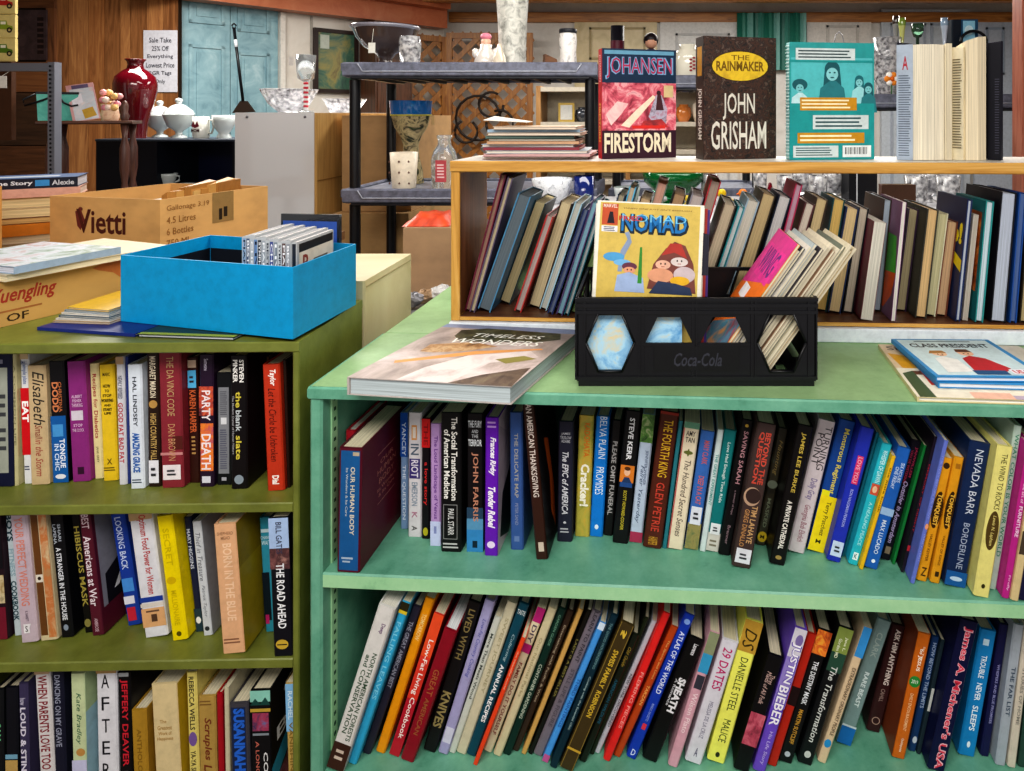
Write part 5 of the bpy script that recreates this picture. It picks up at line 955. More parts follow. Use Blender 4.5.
BLUE = 'M:#648892,#7c9ea8,#8aabb3,#a2bcc2:7'
def door(idx, t0, t1, cols_, rows, zt):
    r0 = thing('door_%d' % idx, None, None); r0['kind'] = 'structure'
    wall_box(MB(), t0+.002, t1-.002, -.055, -.015, 0, zt, BLUE).build('door_slab', r0)
    w = (t1-t0)
    for a, b in cols_:
        for z0, z1 in rows:
            f = MB(); ta, tb = t0+w*a, t0+w*b
            for u0, u1, v0, v1 in ((ta, tb, z0, z0+.022), (ta, tb, z1-.022, z1), (ta, ta+.02, z0, z1), (tb-.02, tb, z0, z1)): wall_box(f, u0, u1, -.0148, -.004, v0, v1, BLUE)
            wall_box(f, ta+.045, tb-.045, -.0148, -.008, z0+.05, z1-.05, BLUE); f.build('door_panel', r0)
rows_ = [(.2, .95), (1.08, ZatY(46, 4.65)), (ZatY(25, 4.65), 2.45)]
door(1, wt(177), wt(231), [(.22, .88)], rows_, CEIL-.02)
door(2, wt(231), wt(279), [(.14, .80)], [(.2, .95), (1.08, ZatY(53, 4.85)), (ZatY(33, 4.85), 2.45)], CEIL-.02)
# orange beam over it
mb = MB()
t0, t1 = wt(140), L_+.02
q = lambda t, n, z: ((W0+wd*t+wn*n).x, (W0+wd*t+wn*n).y, z)
struct('trim_4', wall_box(MB(), t0-.1, t1, .02, .17, 2.285, 2.46, 'M:#b06040,#c07450,#c88460:5'))
struct('trim_5', wall_box(MB(), wt(300), t1-.05, .17, .30, 2.44, 2.54, 'M:#a85838,#b86c48,#c07850:5'))
# trim between the plaster and doors
struct('trim_6', wall_box(MB(), wt(279), wt(284), 0.001, .03, 0, 2.28, '#d4d0c8'))
struct('trim_7', wall_box(MB(), wt(310), wt(312), 0.001, .012, 1.7, 2.28, '#a8a49c'))
# plank wall
pw = MB(); r = random.Random(11); x = XatY(54, 4.38)
while x < XatY(176.5, 4.38):
    w_ = r.uniform(.06, .15); w_ = min(w_, XatY(176.5, 4.38)-x)
    c = r.choice(['wood:#74492a,#966238,#ac7a4a:z', 'wood:#805232,#a27044,#b88654:z', 'wood:#684022,#8a5c36,#a27046:z'])
    pw.box(x, x+w_-.004, 4.38, 4.40+r.uniform(0, .006), 0, 2.63, c); x += w_
pw.box(XatY(54, 4.38), XatY(176.5, 4.38), 4.401, 4.43, 0, 2.63, '#2c1c10')
struct('wall_left_planks', pw)
pw = MB()
for (a, b, y0, y1, c) in [(-60, 54, -20, 8, 'wood:#3c2414,#5c3820,#6c4428:x'), (-60, 54, 62, 92, 'wood:#5c3820,#784c2c,#845834:x'), (-60, 54, 93, 145, 'wood:#2c1c14,#3c281c,#4c3424:x'), (-60, 54, 146, 470, 'wood:#3c2418,#54341f,#64402a:x'), (46, 54, 8, 62, 'wood:#4c2c18,#6c4428,#7c5030:z')]:
    pw.box(XatY(a, 4.36), XatY(b, 4.36), 4.36, 4.38, max(0, ZatY(y1, 4.36)), min(2.63, ZatY(y0, 4.36)), c)
pw.box(XatY(-60, 4.36), XatY(54, 4.36), 4.381, 4.43, 0, 2.63, '#1c140e')
struct('wall_left_recess', pw)
o = thing('carved_panel', 'dark carved wooden panel set in the brown wall behind the car tiles', 'panel', (XatY(32, 4.35), 4.345, ZatY(60, 4.35)))
mb = MB().box(-.11, .10, 0, .01, 0, .335, 'M:#241a1c,#382a2e,#4c3c3c:12'); A = Art(mb, (-.11, 0, 0), (1, 0, 0), (0, 0, 1), (0, -1, 0), .21, .335, .001)
for i in range(7): A.rect(.72, .12+i*.11, .92, .19+i*.11, '#1c1214'); A.ell(.8+.04*(i % 2), .21+i*.11, .07, .02, '#4c3a38')
mb.build('panel', o)

# back wall doors
def flatdoor(idx, px0, px1, y0, col, panels, edge, Y=6.19):
    r0 = thing('door_%d' % idx, None, None); r0['kind'] = 'structure'
    x0, x1 = XatY(px0, Y), XatY(px1, Y); zt = ZatY(y0, Y)
    MB().box(x0, x1, Y-.04, Y, 0, zt, col).build('door_slab', r0)
    for a, b, c, d in panels:
        xa, xb = x0+(x1-x0)*a, x0+(x1-x0)*b; za, zb = ZatY(d, Y), ZatY(c, Y); f = MB()
        for u0, u1, v0, v1 in ((xa, xb, za, za+.02), (xa, xb, zb-.02, zb), (xa, xa+.02, za, zb), (xb-.02, xb, za, zb)): f.box(u0, u1, Y-.05, Y-.0402, v0, v1, edge)
        f.box(xa+.03, xb-.03, Y-.046, Y-.0402, za+.03, zb-.03, col); f.build('door_panel', r0)
flatdoor(3, 575, 657, 14, 'M:#b0a078,#c4b48c,#ccbc98:6', [(.18, .86, 28, 60), (.18, .86, 70, 240)], '#9c8c64')
flatdoor(4, 660, 737, 21, '#ccccca', [(.2, .9, 34, 64), (.2, .9, 75, 240)], '#b0b0b0')
flatdoor(5, 806, 870, 12, '#ccc8c2', [(.3, .8, 26, 90)], '#b8b4ae')
flatdoor(6, 880, 968, 10, '#bcc4cc', [(.1, .5, 24, 48), (.55, .92, 24, 48), (.1, .92, 60, 240)], '#a4acb8')
flatdoor(7, 973, 1060, 18, '#b4bcc8', [(.12, .33, 28, 75), (.42, .7, 28, 110)], '#98a4b4')
o = thing('curtain', 'green teal striped cloth hanging at the back wall behind the dark novel', 'curtain', (XatY(771, 6.05), 6.1, ZatY(70, 6.1)))
mb = MB(); n = 26; x0, x1 = XatY(737, 6.1)-XatY(771, 6.05), XatY(806, 6.1)-XatY(771, 6.05); vs = []
for k in range(n+1):
    x = x0+(x1-x0)*k/n; y = .02*math.sin(k*1.9); vs += [(x, y, 0), (x, y, 2.46-ZatY(70, 6.1))]
for k in range(n): mb.face([vs[2*k], vs[2*k+2], vs[2*k+3], vs[2*k+1]], ['#2c7464', '#347c6c', '#70a49c', '#2c6c60', '#4c8c80'][(k//2) % 5], False)
mb.build('cloth', o)
# timber post at the right edge
struct('trim_8', MB().bbox(XatY(1022, 2.9), XatY(1040, 2.9), 2.9, 2.98, 0, 2.63, 'wood:#8c4c38,#a86450,#b47460:z'))

# ------------------------------------------------------------------ things against the left wall
o = thing('paper_sign', 'white sale notice pinned on the brown plank wall beside the blue door', 'sign', (XatY(142, 4.36), 4.372, ZatY(92, 4.36)))
sw, sh = XatY(176, 4.36)-XatY(142, 4.36), ZatY(30, 4.36)-ZatY(92, 4.36)
mb = MB().box(0, sw, 0, .003, 0, sh, '#cfd0d8'); A = Art(mb, (0, 0, 0), (1, 0, 0), (0, 0, 1), (0, -1, 0), sw, sh, .0008)
for i, s_ in enumerate(['Sale Take', '25% Off', 'Everything', 'Lowest Price', 'RGR Tags', 'Only']):
    w_ = [.66, .5, .76, .84, .66, .3][i]; A.text(s_, .5-w_/2, .80-i*.135, .5+w_/2, .88-i*.135, '#30303c', 0, .01)
mb.build('sheet', o)
o = thing('car_tile', 'cream tile with red vintage car, topmost of the three', 'tile', (XatY(6, 2.6), 2.6, ZatY(14, 2.6)), (0, 0, 0), 'vintage car tiles hanging at the left')
def tile(o, colr):
    mb = MB().bbox(-.062, .036, 0, .012, 0, .094, '#d8c480', .004); A = Art(mb, (-.062, 0, 0), (1, 0, 0), (0, 0, 1), (0, -1, 0), .098, .094, .0008)
    A.poly([(.1, .38), (.12, .55), (.3, .58), (.38, .74), (.66, .74), (.7, .56), (.9, .5), (.92, .36)], colr); A.rect(.42, .58, .63, .7, '#f0e8d0')
    for c in (.25, .78): A.ell(c, .34, .11, .115, '#24201c'); A.ell(c, .34, .05, .055, '#b8a470')
    mb.build('tile', o)
tile(o, '#b83028')
for i, (yb, c, lb) in enumerate([(38, '#8c9c2c', 'cream tile with mossy green vintage car, middle of the three'), (61.5, '#5c7c24', 'cream tile with dark green vintage car, lowest of the three')]):
    q_ = thing('car_tile', lb, 'tile', (XatY(6, 2.6), 2.6, ZatY(yb, 2.6)), (0, 0, 0), 'vintage car tiles hanging at the left'); tile(q_, c)
o = thing('tile_rail', 'dark board at the left edge carrying the three car tiles', 'board', (XatY(-2, 2.6), 2.613, ZatY(140, 2.62)))
MB().box(-.05, .04, 0.001, .02, 0, .72, '#4c3020').build('board', o)
# perforated steel rack
SR = 'metal:#8c909c'
o = thing('steel_rack', 'grey perforated steel shelving frame in front of the brown wall', 'rack', (XatY(51, 2.45), 2.45, 0))
pm = MB().box(-.013, .013, 0, .003, 0, ZatY(62, 2.45), SR).box(.010, .013, .003, .03, 0, ZatY(62, 2.45), SR)
A = Art(pm, (-.013, 0, 0), (1, 0, 0), (0, 0, 1), (0, -1, 0), .026, ZatY(62, 2.45), .0008)
for k in range(40): A.ell(.5, .62+k*.0095, .18, .0028, '#24262c', 8)
pm.build('post', o)
MB().box(-.4, -.0135, .0, .03, ZatY(71, 2.45), ZatY(63, 2.45), SR).build('beam', o)
o2 = MB().box(-.4, -.374, .0, .003, 0, ZatY(62, 2.45), SR); o2.build('post', o)
MB().box(-.4, -.0135, .0302, .045, ZatY(65, 2.45)-.004, ZatY(65, 2.45), SR).build('shelf_sheet', o)
o = thing('price_tag', 'white paper tag dangling under the grey steel rack', 'tag', (XatY(3, 2.42), 2.42, ZatY(88, 2.42)))
mb = MB(); mb.prism([(-.02, -.001), (.014, -.001), (.014, .001), (-.02, .001)], 0, .045, '#d8d4cc'); mb.tube([(-.003, 0, .045), (0.002, 0.02, .062)], .0012, '#c8c4b8'); mb.build('tag', o)

# small side table with turned posts, turned to face the camera
EYAW = math.radians(30); EL = Vector((-2.44, 2.58)); eu = Vector((math.cos(EYAW), math.sin(EYAW))); en = Vector((-eu.y, eu.x))
ez = ZatY(121, 2.62); ew = .305; ed = .24
def ep(px, d):       # table point seen at photo column px, d behind the front edge
    k = (px-PX)/F; q = EL+en*d; t = (k*q.y-q.x)/(eu.x-k*eu.y); r_ = q+eu*t; return (r_.x, r_.y)
o = thing('side_table', 'dark wooden side table with turned posts in front of the plank wall', 'table', (EL.x, EL.y, 0), (0, 0, EYAW))
DK = 'wood:#2c1810,#4c2c1c,#603824:x'
MB().bbox(0, ew, 0, ed, ez-.014, ez, DK, .004).build('table_top', o)
prof = [(.012, 0), (.016, .05), (.010, .09), (.018, .16), (.009, .2), (.015, .3), (.019, .38), (.009, .42), (.017, .5), (.010, .56), (.016, .6), (.016, .66), (.009, .70), (.017, .74), (.017, .80), (.010, .83), (.018, .87), (.018, .93), (.009, .96), (.015, 1.0)]
PST = 'wood:#34201a,#583830,#6c4a3c:z'
def post(x, y, top):
    mb = MB(); k = top; mb.lathe([(r_, z*k) for r_, z in prof]+[(.001, k)], (x, y, 0), PST, 12); mb.build('leg', o)
for x, y in ((.04, .03), (ew-.03, .03), (.04, ed-.03), (ew-.03, ed-.03)): post(x, y, ez-.0145)
mb = MB().lathe([(.012, 0), (.017, .02), (.011, .035), (.014, .06), (.012, .07), (.008, .08), (.001, .085)], (ew-.03, .03, ez+.0005), PST, 12); mb.build('finial', o)
MB().bbox(.02, ew-.02, .02, ed-.02, .5, .514, DK, .003).build('lower_shelf', o)
x_, y_ = ep(57, .06)
o = thing('handbag', 'small teal basket bag with black straps on the dark side table', 'bag', (x_, y_, ez+.0006), (0, 0, EYAW+.1))
MB().hexa([(-.058, 0, 0), (.062, 0, 0), (.062, .07, 0), (-.058, .07, 0)], [(-.062, -.003, .108), (.066, -.003, .108), (.066, .073, .108), (-.062, .073, .108)], 'M:#3c9c90,#58b8a8,#7cc8bc:14').build('basket', o)
mb = MB(); mb.tube([(-.062, 0, .11), (-.10, -.01, .085), (-.095, -.012, .06), (-.05, -.008, .08), (0, -.006, .105)], .004, '#14161c'); mb.build('strap', o)
mb = MB(); mb.tube([(0, -.006, .11), (.02, -.008, .075), (.045, -.008, .06), (.066, -.008, .065)], .004, '#14161c'); mb.build('strap', o)
mb = MB(); mb.box(-.064, .068, -.004, .074, .1085, .118, '#1c2024'); mb.build('rim', o)
x_, y_ = ep(87, .05)
leaf('magazine', 'pink and white magazine leaning upright on the dark side table', 'magazine', (x_, y_, ez+.002), (math.radians(-8), math.radians(-11), EYAW), .09, .155, .004, '#d8a4a4', [B(.02, .12, '#6c5c7c', .2, .8), B(.12, .98, 'M:#e8dcdc,#c8d0d8,#e0b0a8:20', .1, .95), ('p', [(.4, .7), (.8, .65), (.9, .9), (.45, .95)], '#c8a030'), ('p', [(.1, .3), (.5, .25), (.5, .5), (.15, .6)], '#e8e4ec')])
x_, y_ = ep(110, .09)
o = thing('ornament', 'pink painted flower bouquet ornament on the dark side table', 'ornament', (x_, y_, ez+.0008))
mb = MB().lathe([(.028, 0), (.034, .02), (.028, .05), (.032, .07)], (0, 0, 0), 'M:#d8a090,#e8c8a8,#c08068:30', 12)
r = random.Random(2)
for i in range(16):
    a = i*2.4; mb.ball((.035*math.cos(a)*(.4+.6*(i % 3)/2), .025*math.sin(a), .055+.016*(i % 5)), .014, ['#e0a0a0', '#e8c07c', '#f0d8c8', '#d88c98'][i % 4], seg=8, rings=5)
mb.build('bouquet', o)

# black bookcase
KY = 3.15; kx0, kx1 = XatY(96, KY), XatY(235, KY); kz = ZatY(139, KY); kw = kx1-kx0
o = thing('bookcase', 'low black bookcase carrying the red vase and white dishes', 'bookcase', (kx0, KY, 0))
BK = '#12151f'; kxm = XatY(157, KY)-kx0
MB().box(0, kxm, 0, .3, 0, kz-.012, BK).build('cabinet_side', o)
MB().bbox(-.002, kw, -.003, .3, kz-.0118, kz, '#3c4450', .002).build('top_board', o)
MB().box(kw-.015, kw, 0.001, .3, 0, kz-.012, BK).build('side_panel', o)
MB().box(kxm+.0002, kw-.0152, .29, .3, 0, kz-.012, '#0c1230').build('back_panel', o)
for z in (ZatY(187, KY+.05), .8, .4): MB().box(kxm+.0004, kw-.0154, .002, .289, z-.015, z, BK).build('shelf_board', o)
ksh = ZatY(187, KY+.05)
def pot(name, label, cat, px, Y, zb, prof, m, seg=24, group=None, extra=None, scal=None):
    o = thing(name, label, cat, (XatY(px, Y), Y, zb+.0006), (0, 0, 0), group)
    mb = MB(); mb.lathe(prof, (0, 0, 0), m, seg, scal)
    mb.build(extra if isinstance(extra, str) else 'body', o); return o
pot('vase', 'tall glossy dark red vase on the black bookcase', 'vase', 135.5, 3.27, kz, [(r_*.80, z_*.945) for r_, z_ in [(.058, 0), (.056, .02), (.064, .08), (.092, .17), (.112, .25), (.114, .285), (.104, .325), (.07, .355), (.044, .37), (.040, .39), (.044, .405), (.056, .418), (.054, .42), (.036, .40), (.03, .37)]], 'gloss:#5c0a18', 32)
MILK = 'gloss:#c4cccc'
def covered(px, Y, s, lb):
    o = pot('covered_dish', lb, 'dish', px, Y, kz, [(.045*s, 0), (.042*s, .01*s), (.018*s, .022*s), (.02*s, .04*s), (.06*s, .07*s), (.082*s, .135*s), (.083*s, .14*s)], MILK, 8, 'white milk glass covered dishes', 'bowl')
    mb = MB(); mb.lathe([(.085*s, .141*s), (.072*s, .165*s), (.036*s, .195*s), (.012*s, .205*s), (.02*s, .22*s), (.018*s, .235*s), (.001, .24*s)], (0, 0, 0), MILK, 8); mb.build('lid', o)
covered(160, 3.40, .80, 'white milk glass covered dish half hidden beside the red vase')
covered(179, 3.28, .84, 'white milk glass covered dish nearest the white mug')
o = pot('mug', 'white mug with dark red lettering beside the covered dish', 'mug', 201, 3.24, kz, [(.034, 0), (.037, .01), (.037, .108), (.034, .108), (.033, .02)], 'gloss:#ccccc4', 24)
mb = MB(); mb.tube([(.036, 0, .09), (.056, 0, .09), (.063, 0, .055), (.053, 0, .025), (.036, 0, .022)], .005, 'gloss:#ccccc4'); mb.build('handle', o)
mb = MB(); A = Art(mb, (-.028, -.038, .03), (1, 0, 0), (0, 0, 1), (0, -1, 0), .05, .06); A.poly([(.1, .5), (.3, .95), (.5, .6), (.7, .95), (.9, .5), (.5, .35)], '#7c2c3c'); A.text('MOM', .1, .0, .9, .3, '#4c2c34', 0, .03); mb.build('print', o)
pot('bowl', 'white scalloped footed bowl at the right end of the black bookcase', 'bowl', 224, 3.25, kz, [(.034, 0), (.03, .012), (.022, .025), (.036, .045), (.05, .08), (.054, .115), (.051, .115), (.046, .075), (.026, .05)], MILK, 28, None, 'bowl')
o = pot('cup', 'white cup standing inside the black bookcase', 'cup', 167, 3.22, ksh, [(.022, 0), (.03, .01), (.042, .05), (.045, .065), (.042, .065), (.03, .015)], MILK)
mb = MB(); mb.tube([(.04, 0, .052), (.06, 0, .052), (.062, 0, .03), (.034, 0, .018)], .005, MILK); mb.build('handle', o)
for i in range(3): pot('plate', ['white plate lying in the black bookcase, nearest the cup', 'white plate lying in the black bookcase, middle', 'white plate lying in the black bookcase, far right'][i], 'plate', 187+i*17, 3.27, ksh, [(.03, 0), (.035, .003), (.038, .012), (.036, .013), (.02, .004)], MILK, 24, 'plates inside the black bookcase')
# dustpan
o = thing('dustpan', 'black long handled dustpan hanging against the blue doors', 'dustpan', (0, 0, 0))
a = P(234, 28, 4.35); b = P(243, 101, 4.35)
mb = MB(); mb.tube([a, b], .009, '#101216'); mb.build('handle', o)
mb = MB(); mb.tube([a+Vector((0, 0, .03)), a+Vector((-.014, 0, .018)), a+Vector((-.008, 0, 0)), a+Vector((.01, 0, 0)), a+Vector((.014, 0, .018)), a+Vector((0, 0, .03))], .005, '#101216'); mb.build('hanging_loop', o)
mb = MB(); mb.tube([a+(b-a)*.16, a+(b-a)*.26], .0105, '#c8ccd0'); mb.build('grip_band', o)
c0 = P(232, 113, 4.35); c1 = P(254, 112, 4.35)
mb = MB(); mb.hexa([c0, c1, c1+Vector((0, .02, 0)), c0+Vector((0, .02, 0))], [b+Vector((-.02, 0, 0)), b+Vector((.02, 0, 0)), b+Vector((.02, .02, 0)), b+Vector((-.02, .02, 0))], '#2c221c'); mb.build('pan', o)
o['label'] = 'black long handled dustpan leaning behind the black bookcase against the blue doors'

# white cabinet and glassware on it
cy0 = 2.92; cx1 = XatY(314, cy0); ct = ZatY(112.5, cy0)
o = thing('cabinet', 'tall white cabinet with tan side panel, glassware standing on top', 'cabinet', (cx1, cy0, 0))
MB().box(-.355, 0, 0, .82, 0, ct, 'gloss:#d8d8da').build('body', o)
MB().box(.0003, .012, .004, .82, 0, ct-.002, 'wood:#a88048,#bc9458,#c8a468:z').build('side_panel', o)
for z in (ct-.31, ct-.62): MB().box(.0122, .015, .004, .82, z, z+.006, '#94703c').build('side_batten', o)
for x in (-.30, -.04):
    mb = MB(); mb.ball((x, -.001, ct-.02), .006, '#6c6c70', seg=8, rings=6); mb.build('screw', o)
o = thing('glass_bowl', 'wide scalloped clear glass bowl on the white cabinet', 'bowl', (XatY(287, 3.1), 3.12, ct+.0008))
MB().lathe([(.045, 0), (.05, .006), (.085, .04), (.108, .100), (.112, .112), (.104, .108), (.075, .045), (.03, .012)], (0, 0, 0), 'crystal', 48, (8, .14)).build('bowl', o)
o = thing('goblet', 'clear goblet with red and white striped stem on the white cabinet', 'glass', (XatY(306.5, 2.98), 2.975, ct+.0008))
mb = MB().lathe([(.034, 0), (.032, .004), (.008, .01), (.008, .012)], (0, 0, 0), 'glass', 24); mb.build('foot', o)
mb = MB()
for k in range(12): mb.lathe([(.009, .0122+k*.0105), (.011, .0175+k*.0105), (.009, .0225+k*.0105)], (0, 0, 0), '#c83044' if k % 2 else '#e8e4e4', 12)
mb.build('stem', o)
MB().lathe([(.009, .139), (.034, .155), (.038, .185), (.043, .262), (.041, .262), (.035, .185), (.02, .152)], (0, 0, 0), 'glass', 28).build('cup', o)
o = thing('price_tag', 'small white tag hanging from the clear goblet', 'tag', (XatY(298, 2.97), 2.915, ct+.0008+.21)); MB().box(-.012, .010, 0, .001, 0, .04, '#e0dcd8').build('tag', o)
o = thing('glass_dish', 'low clear rectangular glass dish at the rear of the white cabinet', 'dish', (XatY(352, 3.55), 3.45, ct+.001))
mb = MB(); b0 = [(-.07, 0, 0), (.03, 0, 0), (.03, .10, 0), (-.07, .10, 0)]; t0_ = [(-.10, -.03, .075), (.07, -.03, .075), (.07, .13, .075), (-.10, .13, .075)]
for i in range(4):
    j = (i+1) % 4; mb.face([b0[i], b0[j], t0_[j], t0_[i]], 'crystal')
mb.face(b0, 'crystal'); mb.build('dish', o)
# cardboard cartons behind
def carton(label, x0, x1, y0, y1, z0, z1, c='#b08c5c', flaps=False):
    o = thing('cardboard_box', label, 'box', (x0, y0, z0)); MB().box(0, x1-x0, 0, y1-y0, 0, z1-z0, 'card:'+c).build('carton', o)
    MB().box(-.0005, x1-x0+.0005, (y1-y0)/2-.025, (y1-y0)/2+.025, z1-z0-.05, z1-z0+.0006, '#a88c60').build('packing_tape', o); return o
X0 = cx1+.03
carton('large tan carton standing on the floor beside the white cabinet', X0, X0+.36, 3.02, 3.72, 0.001, .62)
carton('tan carton stacked second from the floor beside the white cabinet', X0+.0, X0+.35, 3.04, 3.72, .621, 1.04, '#b89464')
carton('tan carton on top of the stack beside the white cabinet', X0+.01, X0+.34, 3.1, 3.72, 1.041, 1.498, '#b89468')
# framed picture
o = thing('framed_picture', 'dark framed green landscape picture leaning on the plaster wall', 'picture', (0, 0, 0))
ta, tb = wt(312), wt(356); Yp = (wY(312)+wY(356))/2; za, zb = ZatY(93, Yp), ZatY(30, Yp)
f = MB()
for u0, u1, v0, v1 in ((ta, tb, za, za+.03), (ta, tb, zb-.03, zb), (ta, ta+.03, za+.03, zb-.03), (tb-.03, tb, za+.03, zb-.03)): wall_box(f, u0, u1, .016, .045, v0, v1, '#2c1c18')
f.build('frame', o)
f = wall_box(MB(), ta+.0302, tb-.0302, .018, .03, za+.0302, zb-.0302, 'M:#1c3c34,#3c6450,#8c8448,#5c4c30:5'); f.build('painting', o)
f = wall_box(MB(), ta+.05, ta+.12, .0302, .033, zb-.16, zb-.05, '#b8c0b4'); f.build('price_sticker', o)
# dark cupboard and lattices
o = thing('cupboard', 'dark brown wooden cupboard behind the black plastic shelf', 'cupboard', (0, 0, 0))
wall_box(MB(), wt(357), wt(393), .05, .30, 0.001, ZatY(23, 5.4), 'wood:#2c1a10,#4c2e1c,#5c3824:z').build('body', o)
wall_box(MB(), wt(359), wt(391), .3002, .31, .3, ZatY(60, 5.4), 'wood:#3c2414,#583620,#684028:z').build('door', o)
def lattice(o, org, U, W, z0, z1, pitch=.165, sw=.046, m='wood:#7c4c22,#9c6832,#b4803f:z'):
    U = Vector((U.x, U.y, 0)); N = Vector((U.y, -U.x, 0)); H = z1-z0
    for sgn in (1, -1):
        mb = MB(); k = -H
        while k < W+H:
            # line u = k + sgn*(z) clipped to the panel
            pts = []
            for zz in (0, H):
                u = k+zz if sgn > 0 else k+(H-zz)
                pts.append((u, zz))
            (ua, za_), (ub, zb_) = pts
            def cl(u, z, u2, z2, lim):
                t = (lim-u)/(u2-u); return (lim, z+(z2-z)*t)
            if max(ua, ub) > 0 and min(ua, ub) < W:
                for lim, lo in ((0, True), (W, False)):
                    if lo:
                        if ua < lim: ua, za_ = cl(ua, za_, ub, zb_, lim)
                        if ub < lim: ub, zb_ = cl(ub, zb_, ua, za_, lim)
                    else:
                        if ua > lim: ua, za_ = cl(ua, za_, ub, zb_, lim)
                        if ub > lim: ub, zb_ = cl(ub, zb_, ua, za_, lim)
                d = Vector((ub-ua, zb_-za_));
                if d.length > .03:
                    n2 = Vector((-d.y, d.x)).normalized()*sw/2; off = .006*(sgn+1)
                    q4 = [(ua-n2.x, za_-n2.y), (ub-n2.x, zb_-n2.y), (ub+n2.x, zb_+n2.y), (ua+n2.x, za_+n2.y)]
                    fr_ = [Vector(org)+U*u+N*(off+.005)+Vector((0, 0, z0+z)) for u, z in q4]; bk_ = [Vector(org)+U*u+N*off+Vector((0, 0, z0+z)) for u, z in q4]
                    mb.hexa(bk_, fr_, m)
            k += pitch
        mb.build('lattice_slats', o)
    f = MB()
    for u0, u1, a, b in ((0, .05, 0, H), (W-.05, W, 0, H), (.05, W-.05, 0, .05), (.05, W-.05, H-.05, H)):
        q4 = [(u0, a), (u1, a), (u1, b), (u0, b)]
        f.hexa([Vector(org)+U*u+N*(-.01)+Vector((0, 0, z0+z)) for u, z in q4], [Vector(org)+U*u+N*.025+Vector((0, 0, z0+z)) for u, z in q4], m)
    f.build('frame', o)
o = thing('lattice_panel', 'brown diamond lattice panel running obliquely beside the dark cupboard', 'lattice', (0, 0, 0), group='brown lattice panels')
pa = W0+wd*wt(398)+wn*.12; pb = Vector((XatY(446, 5.9), 5.9)); u_ = (pb-pa).normalized()
lattice(o, (pa.x, pa.y, 0), u_, (pb-pa).length, .3, ZatY(33, 5.6))
o = thing('lattice_panel', 'brown diamond lattice panel facing front against the pale back wall', 'lattice', (0, 0, 0), group='brown lattice panels')
pc = Vector((XatY(447, 5.9), 5.9)); lattice(o, (pc.x, pc.y, 0), Vector((1, 0)), XatY(533, 5.9)-pc.x, .3, ZatY(33, 5.9))
o = thing('wire_ornament', 'dark scrolled wire ornament hanging on the front facing lattice', 'ornament', P(478, 118, 5.8))
mb = MB()
for k, (cx, cz, rr) in enumerate([(0, 0, .2), (.12, .12, .11), (-.1, -.12, .1), (.2, -.05, .12)]):
    mb.tube([(cx+rr*math.cos(a*.35+k), -.01*k, cz+rr*math.sin(a*.35+k)) for a in range(16)], .012, '#2c2420', 6)
mb.build('scrolls', o)

# ------------------------------------------------------------------ black plastic shelf units
def plastic_unit(label, x0, x1, y0, dep, levels, rim=.068, feet=0):
    o = thing('shelf_unit', label, 'shelf', (x0, y0, 0), (0, 0, 0), 'black plastic shelf units'); w_ = x1-x0
    for z in levels:      # z = upper rim
        mb = MB(); g = 'plastic:#666a7a'
        mb.bbox(-.012, w_+.012, 0, .022, z-rim*.84, z, g, .008); mb.bbox(0.02, w_-.02, .004, .03, z-rim, z-rim*.84, 'plastic:#16181f', .004)
        mb.bbox(-.012, .012, .022, dep, z-rim*.9, z, g, .006); mb.bbox(w_-.012, w_+.012, .022, dep, z-rim*.9, z, g, .006); mb.bbox(.012, w_-.012, dep-.02, dep, z-rim*.9, z, g, .006)
        mb.box(.01, w_-.01, .021, dep-.019, z-rim*.55, z-.012, 'plastic:#787c8a')
        for k in range(9): mb.box(.06+k*(w_-.12)/9, .075+k*(w_-.12)/9, .03, dep-.02, z-rim, z-rim*.55, 'plastic:#16181f')
        mb.tube([(.05, -.001, z-.006), (.07, -.001, z-rim*.55), (w_-.07, -.001, z-rim*.55), (w_-.05, -.001, z-.006)], .003, '#a4a8b4', 6)  # pale tube stands in for the highlight line along the rim
        for k in range(4): mb.box(-.018, -.0115, .002+k*.006, .005+k*.006, z-rim*.5, z-.004, g)
        mb.build('shelf_tray', o)
    top = max(levels)
    for x in (.020, w_-.020):
        for y in (.045, dep-.045):
            zs = sorted(levels); zz = [0]+zs
            for a, b in zip(zz, zz[1:]):
                if b-rim > a+.01:
                    mb = MB(); mb.lathe([(.021, 0), (.021, b-rim-a-.001)], (x, y, a+.0005), 'plastic:#090b12', 14); mb.build('post', o)
    return o
AY = 2.6; ax0, ax1 = XatY(345, AY), XatY(594, AY); azt = ZatY(62, AY); azm = ZatY(189, AY)
plastic_unit('black plastic shelf unit holding the glass bowl and tall patterned vase', ax0, ax1, AY, .46, [azt, azm, .68])
aT = azt-.0115; aM = azm-.0115
plastic_unit('black plastic shelf unit behind the two novels, mostly hidden', XatY(612, 3.1), XatY(762, 3.1), 3.1, .42, [ZatY(75, 3.1), 1.15], .075)
plastic_unit('black plastic shelf unit at the right behind the open book', XatY(852, 3.2), XatY(1080, 3.2), 3.2, .45, [ZatY(94, 3.2), 1.0], .082)
bT = ZatY(75, 3.1)-.0115; cT = ZatY(94, 3.2)-.0115

